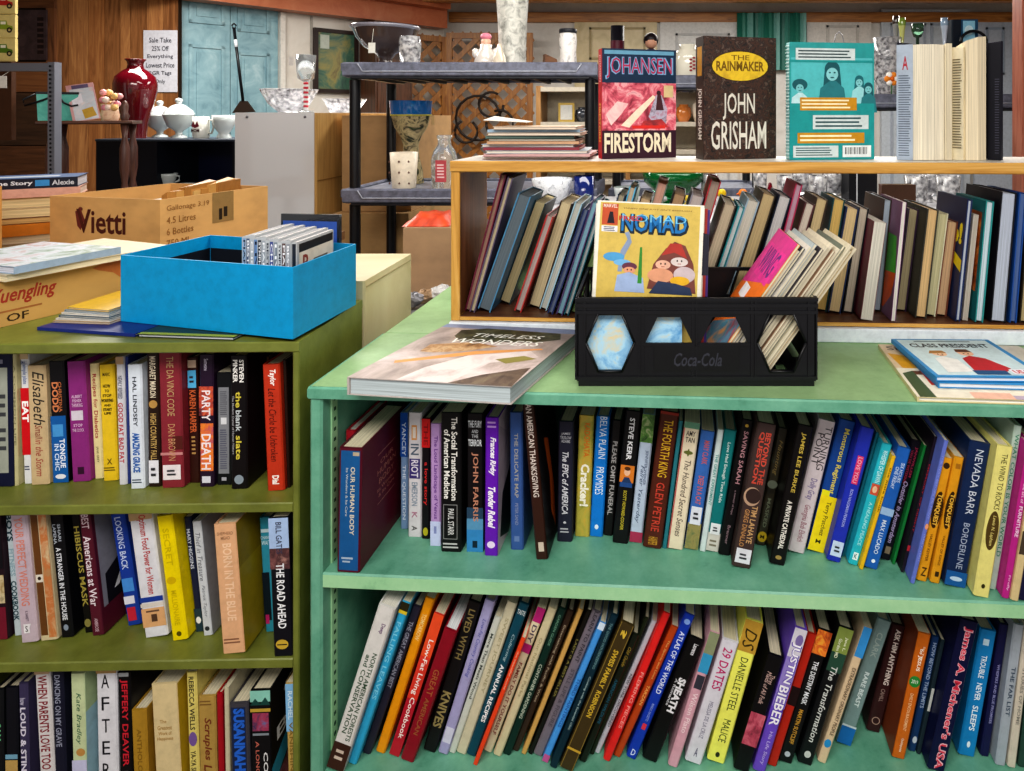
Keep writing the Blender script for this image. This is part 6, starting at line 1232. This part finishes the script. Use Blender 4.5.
o = thing('glass_bowl', 'large dark patterned glass bowl on a clear foot with white tag', 'bowl', (XatY(384, 2.78), 2.80, aT+.0005))
MB().lathe([(.075, 0), (.07, .004), (.03, .014), (.026, .04), (.04, .06), (.09, .09), (.12, .13), (.135, .168), (.14, .172), (.131, .168), (.085, .098), (.03, .07)], (0, 0, 0), 'gloss:#4c403e', 32).build('bowl', o)
MB().lathe([(.135, .165), (.143, .172), (.143, .180), (.132, .180)], (0, 0, 0), 'gloss:#8c8c98', 32).build('rim', o)
o = thing('price_tag', 'white tag hanging from the rim of the dark glass bowl', 'tag', (XatY(372, 2.63), 2.63, ZatY(53, 2.63))); mb = MB().box(-.015, .013, 0, .001, 0, .042, '#dcdcd4'); mb.tube([(0, 0, .042), (.002, .01, .10)], .001, '#dcdcd4', 5); mb.build('tag', o)
o = pot('glass_plate', 'clear glass cup standing beside the foot of the dark bowl', 'glass', 410, 2.66, aT, [(.03, 0), (.04, .02), (.045, .09), (.04, .12), (.037, .12), (.04, .08)], 'crystal')
o.name = 'glass_cup'
o = thing('figurine', 'small white chef figurine with pink cap on the black shelf', 'figurine', (XatY(486, 2.75), 2.75, aT+.0005))
MB().lathe([(.045, 0), (.05, .02), (.042, .055), (.024, .08), (.026, .095), (.001, .105)], (0, 0, 0), 'gloss:#dcd4cc', 16).build('body', o)
mb = MB(); mb.ball((0, 0, .108), .021, '#e8b8a0'); mb.build('head', o)
mb = MB(); mb.ball((0, 0, .130), .024, '#e0889c', sz=.7); mb.build('cap', o)
mb = MB()
for s_ in (-1, 1): mb.ball((s_*.042, -.01, .06), .014, 'gloss:#dcd4cc', sz=1.5)
mb.build('arms', o)
o = pot('figurine', 'small white bell shaped ornament beside the patterned vase', 'ornament', 499.5, 2.68, aT, [(.03, 0), (.03, .01), (.024, .04), (.012, .075), (.008, .09), (.001, .095)], 'gloss:#d8ccb8', 16)
o = pot('vase', 'tall white vase with silver grey leaf pattern, reaching the top edge', 'vase', 512.5, 2.78, aT, [(.056, 0), (.058, .01), (.057, .08), (.062, .2), (.07, .32), (.074, .38), (.07, .38), (.06, .3)], 'M:#6c6c68,#c8c8c0,#e8e4dc:26', 28)
o = pot('salt_shaker', 'white ceramic jar with dark motif and black lid near shelf end', 'jar', 568, 2.72, aT, [(.036, 0), (.038, .01), (.034, .06), (.038, .11), (.034, .14)], 'M:#d8d4cc,#e8e4e0,#3c3c48:24', 20)
MB().lathe([(.036, .1402), (.038, .15), (.036, .158), (.001, .16)], (0, 0, 0), '#24262c', 20).build('lid', o)
o = thing('ornament', 'small brown wooden block ornament beside the white jar', 'ornament', (XatY(552, 2.68), 2.68, aT+.0005), (0, 0, .4)); MB().hexa([(-.03, 0, 0), (.03, 0, 0), (.03, .04, 0), (-.03, .04, 0)], [(-.028, .0, .05), (.02, .0, .03), (.02, .04, .03), (-.028, .04, .05)], 'wood:#4c3020,#6c4830,#7c583c:x').build('block', o)
# candle + doll + jug on the second unit
o = pot('candle', 'thick black and dark red pillar candle above the fiery novel', 'candle', 617.5, 3.25, bT, [(.034, 0), (.034, .265), (.001, .268)], '#14141c', 20); 
MB().lathe([(.0345, .06), (.0345, .19)], (0, 0, 0), '#4c1024', 20).build('red_band', o)
o = thing('doll', 'small dark haired doll peeking over the fiery novel', 'doll', (XatY(651, 3.25), 3.25, bT+.0005))
MB().lathe([(.05, 0), (.055, .06), (.04, .13), (.02, .15)], (0, 0, 0), '#3c2c3c', 16).build('body', o)
mb = MB(); mb.ball((0, 0, .182), .032, '#c09078'); mb.build('head', o)
mb = MB(); mb.ball((0, .008, .195), .038, '#1c1418'); mb.build('hair', o)
o = pot('jug', 'white ceramic jug with red pattern between the two novels', 'jug', 688, 3.24, bT, [(.06, 0), (.068, .02), (.07, .1), (.06, .135), (.04, .15), (.045, .17), (.04, .17)], 'gloss:#dcd8c8', 24)
mb = MB(); A = Art(mb, (-.005, -.0705, .03), (1, 0, 0), (0, 0, 1), (0, -1, 0), .05, .08)
for i in range(8): A.ell(.3+.3*(i % 2), .1+.11*i, .16, .07, '#8c3038', 8)
mb.build('painted_flowers', o)
# mid-shelf things
o = pot('vase', 'flared pot painted with blue sky and dark landscape behind the speckled cup', 'vase', 411, 2.93, aM, [(.055, 0), (.05, .06), (.035, .12), (.032, .17), (.045, .21), (.07, .25), (.088, .315), (.092, .368), (.085, .368), (.06, .25)], 'M:#14181c,#28301c,#c8b88c,#1c1818,#4c8c2c:14', 24)
MB().lathe([(.0885, .31), (.0925, .369), (.0935, .371)], (0, 0, 0), 'gloss:#1464a8', 24).build('blue_band', o)
MB().lathe([(.0885, .304), (.0890, .3098)], (0, 0, 0), '#c8c050', 24).build('yellow_line', o)
o = pot('cup', 'cream tapered cup with tiny dark motifs on the middle black shelf', 'cup', 404, 2.74, aM, [(.046, 0), (.048, .004), (.057, .15), (.054, .15), (.046, .01)], '#d8ccb8', 24)
mb = MB()
for i in range(9):
    A = Art(mb, (-.045+.04*(i % 3), -.0556+.002*(2-i//3), .02+.045*(i//3)), (1, 0, 0), (0, 0, 1), (0, -1, 0), .01, .01); A.poly([(.5, 1), (1, .3), (.7, 0), (.3, 0), (0, .3)], '#6c5048')
mb.build('motifs', o)
o = pot('glass_bottle', 'clear glass milk bottle with faded red label on the middle black shelf', 'bottle', 444.5, 2.74, aM, [(.05, 0), (.053, .008), (.054, .12), (.045, .155), (.028, .18), (.026, .205), (.031, .21), (.031, .222), (.026, .222)], 'glass', 24, None, None)
mb = MB(); A = Art(mb, (-.02, -.0560, .03), (1, 0, 0), (0, 0, 1), (0, -1, 0), .045, .09); A.rect(0, 0, 1, 1, '#b85058'); A.lines(.15, .15, .85, .85, '#e8c8c8', 5, 3); mb.build('label_print', o)
# tan carton under it with red cloth
o = carton('plain brown carton below the middle black shelf, red cloth inside', XatY(403, 2.2), XatY(470, 2.2), 2.2, 2.42, .9, ZatY(228, 2.2), '#b09070')
zt_ = ZatY(228, 2.2)
o = thing('cloth', 'folded bright red orange cloth lying on the plain brown carton', 'cloth', (XatY(420, 2.25), 2.215, zt_+.001))
mb = MB(); vs = []; nx, ny = 14, 8
for j in range(ny+1):
    for i in range(nx+1):
        e = min(1, min(i, nx-i)/3, min(j, ny-j)/2); vs.append((-.05+.16*i/nx, .17*j/ny, .001+e*(.036+.003*math.sin(i*1.3+j)+.003*math.sin(j*2.1))))
mb.mesh(vs, [(j*(nx+1)+i, j*(nx+1)+i+1, (j+1)*(nx+1)+i+1, (j+1)*(nx+1)+i) for j in range(ny) for i in range(nx)], 'M:#a8341c,#d04c28,#dc6034:20', True); mb.build('cloth', o)
o = thing('stand', 'low grey table carrying the plain brown carton and crumpled paper', 'table', (XatY(395, 2.15), 1.95, 0))
MB().bbox(0, .34, 0, .55, .88, .899, 'M:#5c5c60,#7c7c80,#94908c:20').build('table_top', o)
for x in (.02, .30):
    for y in (.03, .50): MB().box(x, x+.03, y, y+.03, 0, .8798, '#3c3c40').build('leg', o)
r = random.Random(9)
for i, (px, py) in enumerate([(414, 305), (425, 300), (436, 303), (442, 296)]):
    p = P(px, py, 2.02+.03*i); o = thing('crumpled_paper', ['crumpled grey paper ball nearest the cream cabinet', 'brown and white paper scrap on the grey table', 'white crumpled paper beside the scrap', 'white crumpled paper nearest the wooden case'][i], 'paper', (p.x, p.y, .9), (0, 0, i), 'crumpled papers on the low grey table')
    mb = MB(); seg = 10; vs = []; 
    for a in range(7):
        for k in range(seg):
            t = PI*a/6; rr = .028*r.uniform(.7, 1.15); vs.append((rr*math.sin(t)*math.cos(2*PI*k/seg)*1.3, rr*math.sin(t)*math.sin(2*PI*k/seg), .026+.85*rr*math.cos(t)))
    mb.mesh(vs, [(a*seg+k, a*seg+(k+1) % seg, (a+1)*seg+(k+1) % seg, (a+1)*seg+k) for a in range(6) for k in range(seg)], ['#94949c', '#a88c70', '#d0d0d0', '#dcdcdc'][i]); mb.build('paper', o)
# cream cabinet between the bookcases
o = thing('cabinet', 'plain cream cabinet standing between the olive and mint bookcases', 'cabinet', (-1.06, 1.468, 0))
MB().bbox(0, .415, 0, .29, 0, 1.125, 'M:#c8bc94,#d4c8a4,#dcd4b4:5', .004).build('body', o)
MB().box(.4152, .4162, .01, .28, 1.108, 1.111, '#a89c78').build('lid_seam', o)

# ------------------------------------------------------------------ table behind the olive case, cartons and book stack
TBZ = 1.0865
o = thing('table', 'plain brown table behind the olive bookcase bearing cartons and books', 'table', (-2.45, 1.472, 0))
MB().bbox(0, 1.36, 0, .85, TBZ-.03, TBZ, 'wood:#5c4028,#7c5838,#8c6844:x', .003).build('table_top', o)
for x in (.03, 1.28):
    for y in (.03, .77): MB().box(x, x+.05, y, y+.05, 0, TBZ-.0302, '#4c3420').build('leg', o)
# wine carton
M_, Lc, Rc = Vector((-1.319, 1.75)), Vector((-1.695, 1.836)), Vector((-1.229, 2.09)); Bc = Lc+Rc-M_
vh = ZatY(200, 1.75)-TBZ
o = thing('cardboard_box', 'open brown wine carton lettered Vietti style in dark red, on the rear table', 'box', (M_.x, M_.y, TBZ+.0006))
o['label'] = 'open brown wine carton with dark gothic lettering on the rear table'
outer = [Lc-M_, Vector((0, 0)), Rc-M_, Bc-M_]; inner = inset(outer, .004)
for i, nm in enumerate(['front_wall', 'side_wall', 'back_wall', 'side_wall']):
    q = [outer[i], outer[(i+1) % 4], inner[(i+1) % 4], inner[i]]
    mb = MB(); mb.hexa([(p.x, p.y, 0) for p in q], [(p.x, p.y, vh) for p in q], 'card:#d0a468')
    if i < 2:
        d = (q[1]-q[0]); u = d.normalized(); n_ = Vector((u.y, -u.x)); A = Art(mb, (q[0].x, q[0].y, 0), (u.x, u.y, 0), (0, 0, 1), (n_.x, n_.y, 0), d.length, vh, .0006)
        if i == 0: A.text('Vietti', .25, .46, .70, .82, '#4c1c1c', 0, .018); A.poly([(.24, .78), (.29, .82), (.33, .66), (.29, .5), (.26, .56)], '#6c2c2c'); A.poly([(.70, .34), (.76, .38), (.74, .28), (.83, .25), (.76, .24), (.70, .22)], '#1c1818'); A.ell(.29, .82, .02, .03, '#6c2c2c')
        else:
            for k, s_ in enumerate(['Gallonage 3.19', '4.5 Litres', '6 Bottles', '750 ML']): A.text(s_, .05, .80-k*.17, .05+[.36, .24, .22, .2][k], .90-k*.17, '#8c6030', 0, .0)
            A.rect(.44, .52, .64, 1, '#94784c'); A.rect(.50, .56, .53, .74, '#2c241c'); A.rect(.545, .6, .58, .76, '#2c241c')
    mb.build(nm, o)
MB().hexa([(p.x, p.y, .0002) for p in inner], [(p.x, p.y, .004) for p in inner], 'card:#a87c44').build('bottom', o)
# kraft bundles standing in the carton
cc = (Lc+Rc)/2
r = random.Random(4)
for i in range(7):
    t = i/6; p = M_+(Rc-M_)*(.40+.42*t)+(Lc-M_)*.22
    o = thing('paper_bundle', 'crumpled brown paper bundle, %s inside the open wine carton' % ordn[i], 'paper', (p.x, p.y, TBZ+.006), (0, 0, 1.2+.05*i), 'brown paper bundles in the wine carton')
    h = vh+r.uniform(-.002, .022); mb = MB()
    mb.hexa([(-.05, 0, 0), (.05, 0, 0), (.05, .018, 0), (-.05, .018, 0)], [(-.05, -.006, h-.01*r.random()), (.055, .0, h), (.05, .02, h+.006*r.random()), (-.052, .016, h-.012)], ['#b8884c', '#c89c5c', '#a87840', '#d0ac70'][i % 4]); mb.build('paper', o)
for i in range(3):
    p = M_+(Lc-M_)*(.38+.13*i)+(Rc-M_)*.40
    slab('magazine', ['green and white paper tucked in the wine carton, nearest corner', 'cream paper tucked in the middle of the wine carton', 'white paper tucked at the back left of the wine carton'][i], 'magazine', (p.x, p.y), (p.x+.11, p.y-.02), (p.x+.02, p.y+.09), TBZ+vh-.045+.006*i, TBZ+vh-.04+.006*i, ['#8c9c78', '#c8b890', '#c8c4b8'][i], (), '#d8d4c8', 'papers tucked in the wine carton')
# filler pile below those papers
p = M_+(Lc-M_)*.42+(Rc-M_)*.40
slab('book', 'thick brown paper pad under the loose papers in the wine carton', 'book', (p.x-.09, p.y-.01), (p.x+.10, p.y-.04), (p.x-.07, p.y+.09), TBZ+.006, TBZ+vh-.047, '#a88450', (), '#b89868')
# book stack
r = random.Random(8); z = TBZ+.0006
stk = [('#c8b088', .032, 'beige hardback lowest', '#d8c8a0'), ('#d8d0c0', .022, 'cream paperback', '#d8ccb0'), ('#c87c28', .034, 'orange and brown hardback', '#c8a878'), ('#6c3c24', .018, 'reddish brown paperback', '#c8a870'),
       ('#c8b490', .028, 'tan paperback', '#d8c498'), ('#b8a07c', .030, 'sandy hardback', '#d8c498'), ('#d0a090', .026, 'salmon pink paperback', '#d8c0b0'), ('#20283c', .030, 'black and blue paperback topmost', '#c8c8d0')]
for i, (c, t, d_, pgc) in enumerate(stk):
    an = math.radians(35+r.uniform(-4, 4)); u = Vector((math.cos(an), math.sin(an))); FR_ = Vector((-1.752+r.uniform(-.012, 0), 2.0)); wd_ = .25+r.uniform(-.02, .02); FL_ = FR_-u*wd_; BL_2 = FL_+Vector((-u.y, u.x))*.16
    o = slab('book', '%s in the tall pile at the left of the wine carton' % d_, 'book', FL_, FR_, BL_2, z, z+t, c, [B(0, 1, '#3c5c8c')]+[B(.4, .7, '#c8d0d8', .2, .8)] if i == 7 else (), pgc, 'books piled behind the wine carton', .0015, 'f' if i in (2, 6, 7) else None)
    if i == 7:
        mb = MB(); A = Art(mb, (u.y*.0006, -u.x*.0006, .002), (u.x, u.y, 0), (0, 0, 1), (u.y, -u.x, 0), wd_, t-.004); A.rect(0, 0, 1, 1, '#1c2030'); A.text('WILD The Story', .06, .2, .62, .8, '#d8dce4', 0, .03); A.rect(.64, .15, .76, .85, '#3c8cc8'); A.text('Alexie', .78, .2, .97, .8, '#c8ccd4', 0, .02); mb.build('spine_print', o)
    z += t+.0005
o = thing('cardboard_box', 'narrow open cardboard box at the left edge beside the book pile', 'box', (-1.95, 1.60, TBZ+.0006))
for nm, a in (('front_wall', (0, .235, 0, .004)), ('back_wall', (0, .235, .116, .12)), ('side_wall', (0, .004, .0041, .1159)), ('side_wall', (.231, .235, .0041, .1159)), ('bottom', (.0041, .2309, .0041, .1159))):
    MB().box(a[0], a[1], a[2], a[3], 0, .004 if nm == 'bottom' else .225, 'card:#c89450').build(nm, o)

# ------------------------------------------------------------------ glassware table seen through the open case
GTZ = 1.175
o = thing('display_table', 'long white display table of glassware behind the pine case', 'table', (-.42, 1.98, 0))
MB().bbox(0, 1.95, 0, .62, GTZ-.03, GTZ, '#c8c8cc', .003).build('table_top', o)
for x in (.03, 1.87):
    for y in (.03, .54): MB().box(x, x+.05, y, y+.05, 0, GTZ-.0302, '#b8b8bc').build('leg', o)
def on(px, Y=2.3): return (XatY(px, Y), Y, GTZ+.0006)
def gl(name, label, cat, px, Y, prof, m, seg=24, part='body', group=None, scal=None):
    o = thing(name, label, cat, on(px, Y), (0, 0, 0), group); MB().lathe(prof, (0, 0, 0), m, seg, scal).build(part, o); return o
gl('compote', 'wide green glass compote on a low foot behind the pine case', 'bowl', 673, 2.35, [(.05, 0), (.045, .006), (.02, .015), (.025, .03), (.07, .05), (.105, .085), (.112, .12), (.108, .12), (.07, .06)], 'glass:#0c7c40', 32, 'bowl')
gl('bowl', 'white bowl with speckled glaze left behind the pine case', 'bowl', 552, 2.4, [(.04, 0), (.06, .03), (.075, .09), (.072, .09), (.05, .03)], 'M:#c8ccd0,#e0e4e8,#5c6070:50', 24, 'bowl')
gl('mug', 'dark blue mug beside the speckled bowl behind the pine case', 'mug', 584, 2.4, [(.035, 0), (.038, .01), (.038, .10), (.035, .10)], 'gloss:#1c2c6c', 20)
gl('cup', 'white cup between the blue mug and green compote', 'cup', 627, 2.3, [(.03, 0), (.045, .05), (.048, .07), (.045, .07)], MILK, 20)
gl('plate', 'wide white plate under the green compote edge', 'plate', 640, 2.2, [(.05, 0), (.08, .01), (.082, .014), (.05, .006)], MILK, 28)
for i, (px, c, lb, h) in enumerate([(726, '#e0c020', 'yellow duck figurine behind the pine case', .07), (690, '#c8b040', 'small ochre duck figurine beside the green compote', .05), (747, '#e08020', 'orange chick figurine beside the yellow duck', .07)]):
    o = thing('figurine', lb, 'figurine', (XatY(px, 2.2), 2.2+.0, GTZ+.0006))
    mb = MB(); mb.ball((0, 0, h*.36), h*.36, c, 1.15, .8, 1); mb.build('body', o); mb = MB(); mb.ball((-h*.2, 0, h*.85), h*.22, c); mb.build('head', o)
    mb = MB(); mb.tube([(-h*.38, 0, h*.83), (-h*.52, 0, h*.8)], h*.07, '#d86818', 6, h*.02); mb.build('beak', o)
gl('glass_bell', 'ruby red glass bell behind the pine case', 'glass', 770, 2.22, [(.03, 0), (.028, .02), (.012, .06), (.006, .09), (.001, .095)], 'glass:#8c1028', 20)
for i in range(9):
    px = [709, 760, 786, 802, 818, 833, 916, 930, 948][i]; Y = [2.35, 2.4, 2.3, 2.45, 2.3, 2.42, 2.3, 2.42, 2.3][i]
    s_ = [.9, .8, 1, 1.15, 1, 1.2, 1.2, 1, 1.25][i]
    gl('crystal_glass', ['cut crystal tumbler beside the yellow duck', 'cut crystal dish behind the orange chick', 'cut crystal tumbler right of the ruby bell', 'tall cut crystal tumbler second from the ruby bell', 'cut crystal tumbler third from the ruby bell', 'tall cut crystal goblet left of the black box', 'tall cut crystal goblet right of the black box', 'cut crystal tumbler second right of the black box', 'tall cut crystal goblet nearest the right case end'][i], 'glass', px, Y,
       [(.026*s_, 0), (.026*s_, .005), (.010*s_, .012), (.010*s_, .025), (.028*s_, .04), (.034*s_, .12), (.031*s_, .12), (.024*s_, .04)] if i % 2 else [(.028*s_, 0), (.034*s_, .11), (.031*s_, .11), (.025*s_, .008)], 'crystal', 18, 'glass', 'cut crystal glasses behind the pine case')
o = thing('box', 'matt black box standing on the glassware table behind the pine case', 'box', (XatY(862, 2.3), 2.3, GTZ+.0006)); MB().bbox(-.045, .055, 0, .1, 0, .13, '#14151a', .003).build('body', o); MB().box(-.02, -.016, -.001, 0, .0, .12, '#c8ccd0').build('edge_line', o)
o = thing('book', 'brown cloth book standing upright behind the pages-out books', 'book', (XatY(900, 2.05), 2.05, GTZ+.0006)); MB().box(-.055, .05, 0, .003, 0, .105, '#5c4034').box(-.055, .05, .025, .028, 0, .105, '#5c4034').box(-.058, -.055, 0, .028, 0, .105, '#5c4034').build('cover', o); MB().box(-.054, .047, .0032, .0248, .002, .103, 'pages:#c8b890:y').build('page_block', o)
o = thing('card', 'peach greeting card with dark scribbles lying against the glassware', 'card', (XatY(740, 2.02), 2.03, GTZ+.0006), (math.radians(-12), 0, 0)); mb = MB().box(-.07, .07, 0, .002, 0, .042, '#e0c8a8'); Art(mb, (-.065, -.0003, .004), (1, 0, 0), (0, 0, 1), (0, -1, 0), .13, .034).lines(.1, .1, .9, .9, '#6c5c48', 3, 3); mb.build('card', o)
# cream wall shelf with a small frame behind the novels
o = thing('shelf_unit', 'cream and pine shelf unit standing behind the black plastic shelves', 'shelf', (XatY(536, 4.4), 4.4, 0)); w_ = XatY(715, 4.4)-XatY(536, 4.4)
for x in (0, w_*.5, w_-.03): MB().box(x, x+.03, 0, .3, 0, ZatY(86, 4.4), 'wood:#94683c,#b08450,#c09460:z').build('side_panel', o)
MB().box(.0, w_, .301, .31, 0, ZatY(86, 4.4), '#c8c0ac').build('back_panel', o)
for y_ in (87, 122, 150, 180): 
    for a, b in ((.0302, w_*.5-.0002), (w_*.5+.0302, w_-.0302)): MB().box(a, b, 0.001, .3, ZatY(y_, 4.4)-.03, ZatY(y_, 4.4), '#d0c8b8').build('shelf_board', o)
zs_ = ZatY(122, 4.4)
o = thing('framed_photo', 'tiny gold edged frame on the cream and pine shelf', 'picture', (XatY(566, 4.43), 4.45, zs_+.0006))
mb = MB().box(-.055, .055, 0, .015, 0, .13, '#b89c50'); Art(mb, (-.04, 0, .015), (1, 0, 0), (0, 0, 1), (0, -1, 0), .08, .1, .001).rect(0, 0, 1, 1, '#c8c8c4'); mb.build('frame', o)
for i, (px, c, h) in enumerate([(582, '#3c4048', .1), (684, '#c87838', .12), (700, '#d8d0c0', .15)]):
    o = thing('ornament', ['dark grey pot beside the tiny gold frame', 'orange brown pot on the shelf between the novels', 'white pot on the shelf between the novels'][i], 'pot', (XatY(px, 4.45), 4.5, zs_+.0006)); MB().lathe([(.035, 0), (.055, h*.4), (.05, h*.8), (.03, h*.9), (.035, h), (.03, h)], (0, 0, 0), 'gloss:'+c, 16).build('pot', o)
# things on the right plastic shelf
def cs(name, label, cat, px, Y, prof, m, seg=20, part='body'):
    o = thing(name, label, cat, (XatY(px, Y), Y, cT+.0006)); MB().lathe(prof, (0, 0, 0), m, seg).build(part, o); return o
H_ = lambda py, Y: ZatY(py, Y)-cT
o = cs('pitcher', 'large cut crystal pitcher between the teal book and open book', 'pitcher', 887, 3.38, [(.05, 0), (.055, .01), (.06, .1), (.065, .2), (.072, H_(38, 3.38)), (.068, H_(38, 3.38)), (.055, .1)], 'crystal', 20)
mb = MB(); mb.tube([(-.065, 0, .25), (-.1, 0, .24), (-.1, 0, .12), (-.062, 0, .08)], .008, 'crystal'); mb.build('handle', o)
o = thing('flower', 'orange and white artificial flower in front of the crystal pitcher', 'flower', (XatY(890, 3.3), 3.28, cT+.0006)); mb = MB(); mb.tube([(0, 0, 0), (0, 0, .07)], .003, '#3c6c3c'); mb.build('stem', o)
mb = MB()
for k in range(6): mb.ball((.022*math.cos(k*1.05), 0, .09+.022*math.sin(k*1.05)), .016, '#e08828' if k % 2 else '#f0ece4', seg=8, rings=6)
mb.ball((0, -.01, .09), .012, '#d86818', seg=8, rings=6); mb.build('petals', o)
def stick(label, px, Y, ytop, c, cup='#3c3c3c'):
    h = H_(ytop, Y); o = cs('candlestick', label, 'candlestick', px, Y, [(.035, 0), (.032, .01), (.008, .03), (.012, h*.3), (.007, h*.35), (.012, h*.6), (.007, h*.66), (.014, h*.84), (.018, h*.9)], 'gloss:'+c, 14, 'stem')
    MB().lathe([(.018, h*.9+.0002), (.02, h*.94), (.016, h), (.012, h)], (0, 0, 0), 'gloss:'+cup, 14).build('cup', o)
stick('dark topped slim candlestick behind the crystal pitcher', 896, 3.46, 16, '#8c8c8c', '#3c302c')
stick('green and yellow candlestick left above the open book', 902, 3.36, 18, '#b8bc70', '#7c9440')
o = cs('goblet', 'smoky green stemmed glass above the open book', 'glass', 917.5, 3.36, [(.035, 0), (.01, .015), (.008, H_(38, 3.36)), (.02, H_(37, 3.36)), (.03, H_(31, 3.36)), (.032, H_(24, 3.36)), (.029, H_(24, 3.36))], 'glass:#4c6c58', 18)
stick('pale blue white candlestick above the open book', 944.5, 3.36, 18, '#b8c4d4', '#8ca4bc')
o = thing('clock', 'tall black and blue box clock behind the open book', 'clock', (XatY(965, 3.4), 3.4, cT+.0006)); h = H_(19.5, 3.4)
mb = MB().bbox(-.068, .068, 0, .1, 0, h, '#16202c', .006); A = Art(mb, (-.068, 0, h-.15), (1, 0, 0), (0, 0, 1), (0, -1, 0), .136, .15, .001); A.rect(.35, .05, 1, 1, '#1c4c6c'); A.rect(.42, .1, .88, .95, '#8cc4dc'); A.ell(.65, .62, .17, .17, '#c8e4ec'); mb.build('case', o)
mb = MB(); mb.tube([(.068*math.cos(a*.28-.1)*1.0+.03, -.03, h-.125+.06*math.sin(a*.28-.1)) for a in range(13)], .008, '#101216'); mb.build('carrying_loop', o)
o = thing('figurine', 'tiny dark bird figurine at the far right of the plastic shelf', 'figurine', (XatY(1021, 3.3), 3.3, cT+.0006)); mb = MB(); mb.ball((0, 0, .03), .03, '#2c2c2c', 1.2, .8, 1); mb.ball((.02, 0, .065), .015, '#2c2c2c'); mb.build('body', o)
o = thing('wire_loop', 'thin wire basket handle rising behind the teal spiral book', 'basket', (XatY(839, 3.9), 3.9, 1.2))
mb = MB(); mb.tube([(-.035, 0, 0), (-.035, 0, .71), (-.02, 0, .78), (0, 0, .80), (.02, 0, .78), (.035, 0, .71), (.035, 0, 0)], .003, '#8c8c90', 6); mb.build('handle', o)
MB().lathe([(.06, 0), (.07, .08), (.068, .08)], (0, 0, 0), '#8c7c60', 16).build('basket', o)
o['label'] = 'small wire handled basket behind the teal spiral book'; o.name = 'basket'
o = thing('stand', 'narrow white pedestal under the wire handled basket', 'pedestal', (XatY(839, 3.9), 3.9, 0)); MB().lathe([(.09, 0), (.09, .02), (.03, .04), (.03, 1.16), (.08, 1.18), (.08, 1.199)], (0, 0, 0), '#c8c4bc', 16).build('column', o)
# ------------------------------------------------------------------ camera, light
cam = bpy.data.cameras.new('camera'); co = bpy.data.objects.new('camera', cam); C.objects.link(co)
co.location = (0, 0, CZ); co.rotation_euler = (PI/2, 0, 0)
cam.sensor_width = 36; cam.lens = F/1024*36; cam.shift_x = (512-PX)/1024; cam.shift_y = -(385.5-PY)/1024
cam.clip_start = .05
bpy.context.scene.camera = co
def area(loc, rot, sx, sy, power, col=(1, .96, .9), name='overhead_light'):
    l = bpy.data.lights.new(name, 'AREA'); l.shape = 'RECTANGLE'; l.size = sx; l.size_y = sy; l.energy = power; l.color = col
    o = bpy.data.objects.new(name, l); C.objects.link(o); o.location = loc; o.rotation_euler = rot; return o
area((-.3, -.2, 2.55), (math.radians(28), 0, 0), 2.6, 1.0, 85)
area((0.1, 1.9, 2.56), (0, 0, 0), 2.4, .5, 40)
area((-2.2, 3.4, 2.56), (0, 0, 0), 1.6, .6, 80)
area((.9, 4.4, 2.5), (0, 0, 0), 3.0, .8, 110)  # light added to brighten the background, no fixture known there
w = bpy.data.worlds.new('world'); bpy.context.scene.world = w; w.use_nodes = True
bg = w.node_tree.nodes['Background']; bg.inputs['Color'].default_value = (1, .97, .94, 1); bg.inputs['Strength'].default_value = .7
sc = bpy.context.scene
sc.view_settings.view_transform = 'Standard'; sc.view_settings.look = 'Medium High Contrast'
sc.view_settings.exposure = -0.28
bpy.data.objects.remove(_fo)
_used = {}
for o in bpy.data.objects:
    if 'label' in o and o.parent is None:
        _used.setdefault(o['label'], []).append(o.name)
        if not 4 <= len(o['label'].split()) <= 16: print('LABELLEN', o['label'])
for k, v in _used.items():
    if len(v) > 1: print('DUPLABEL', k, v)
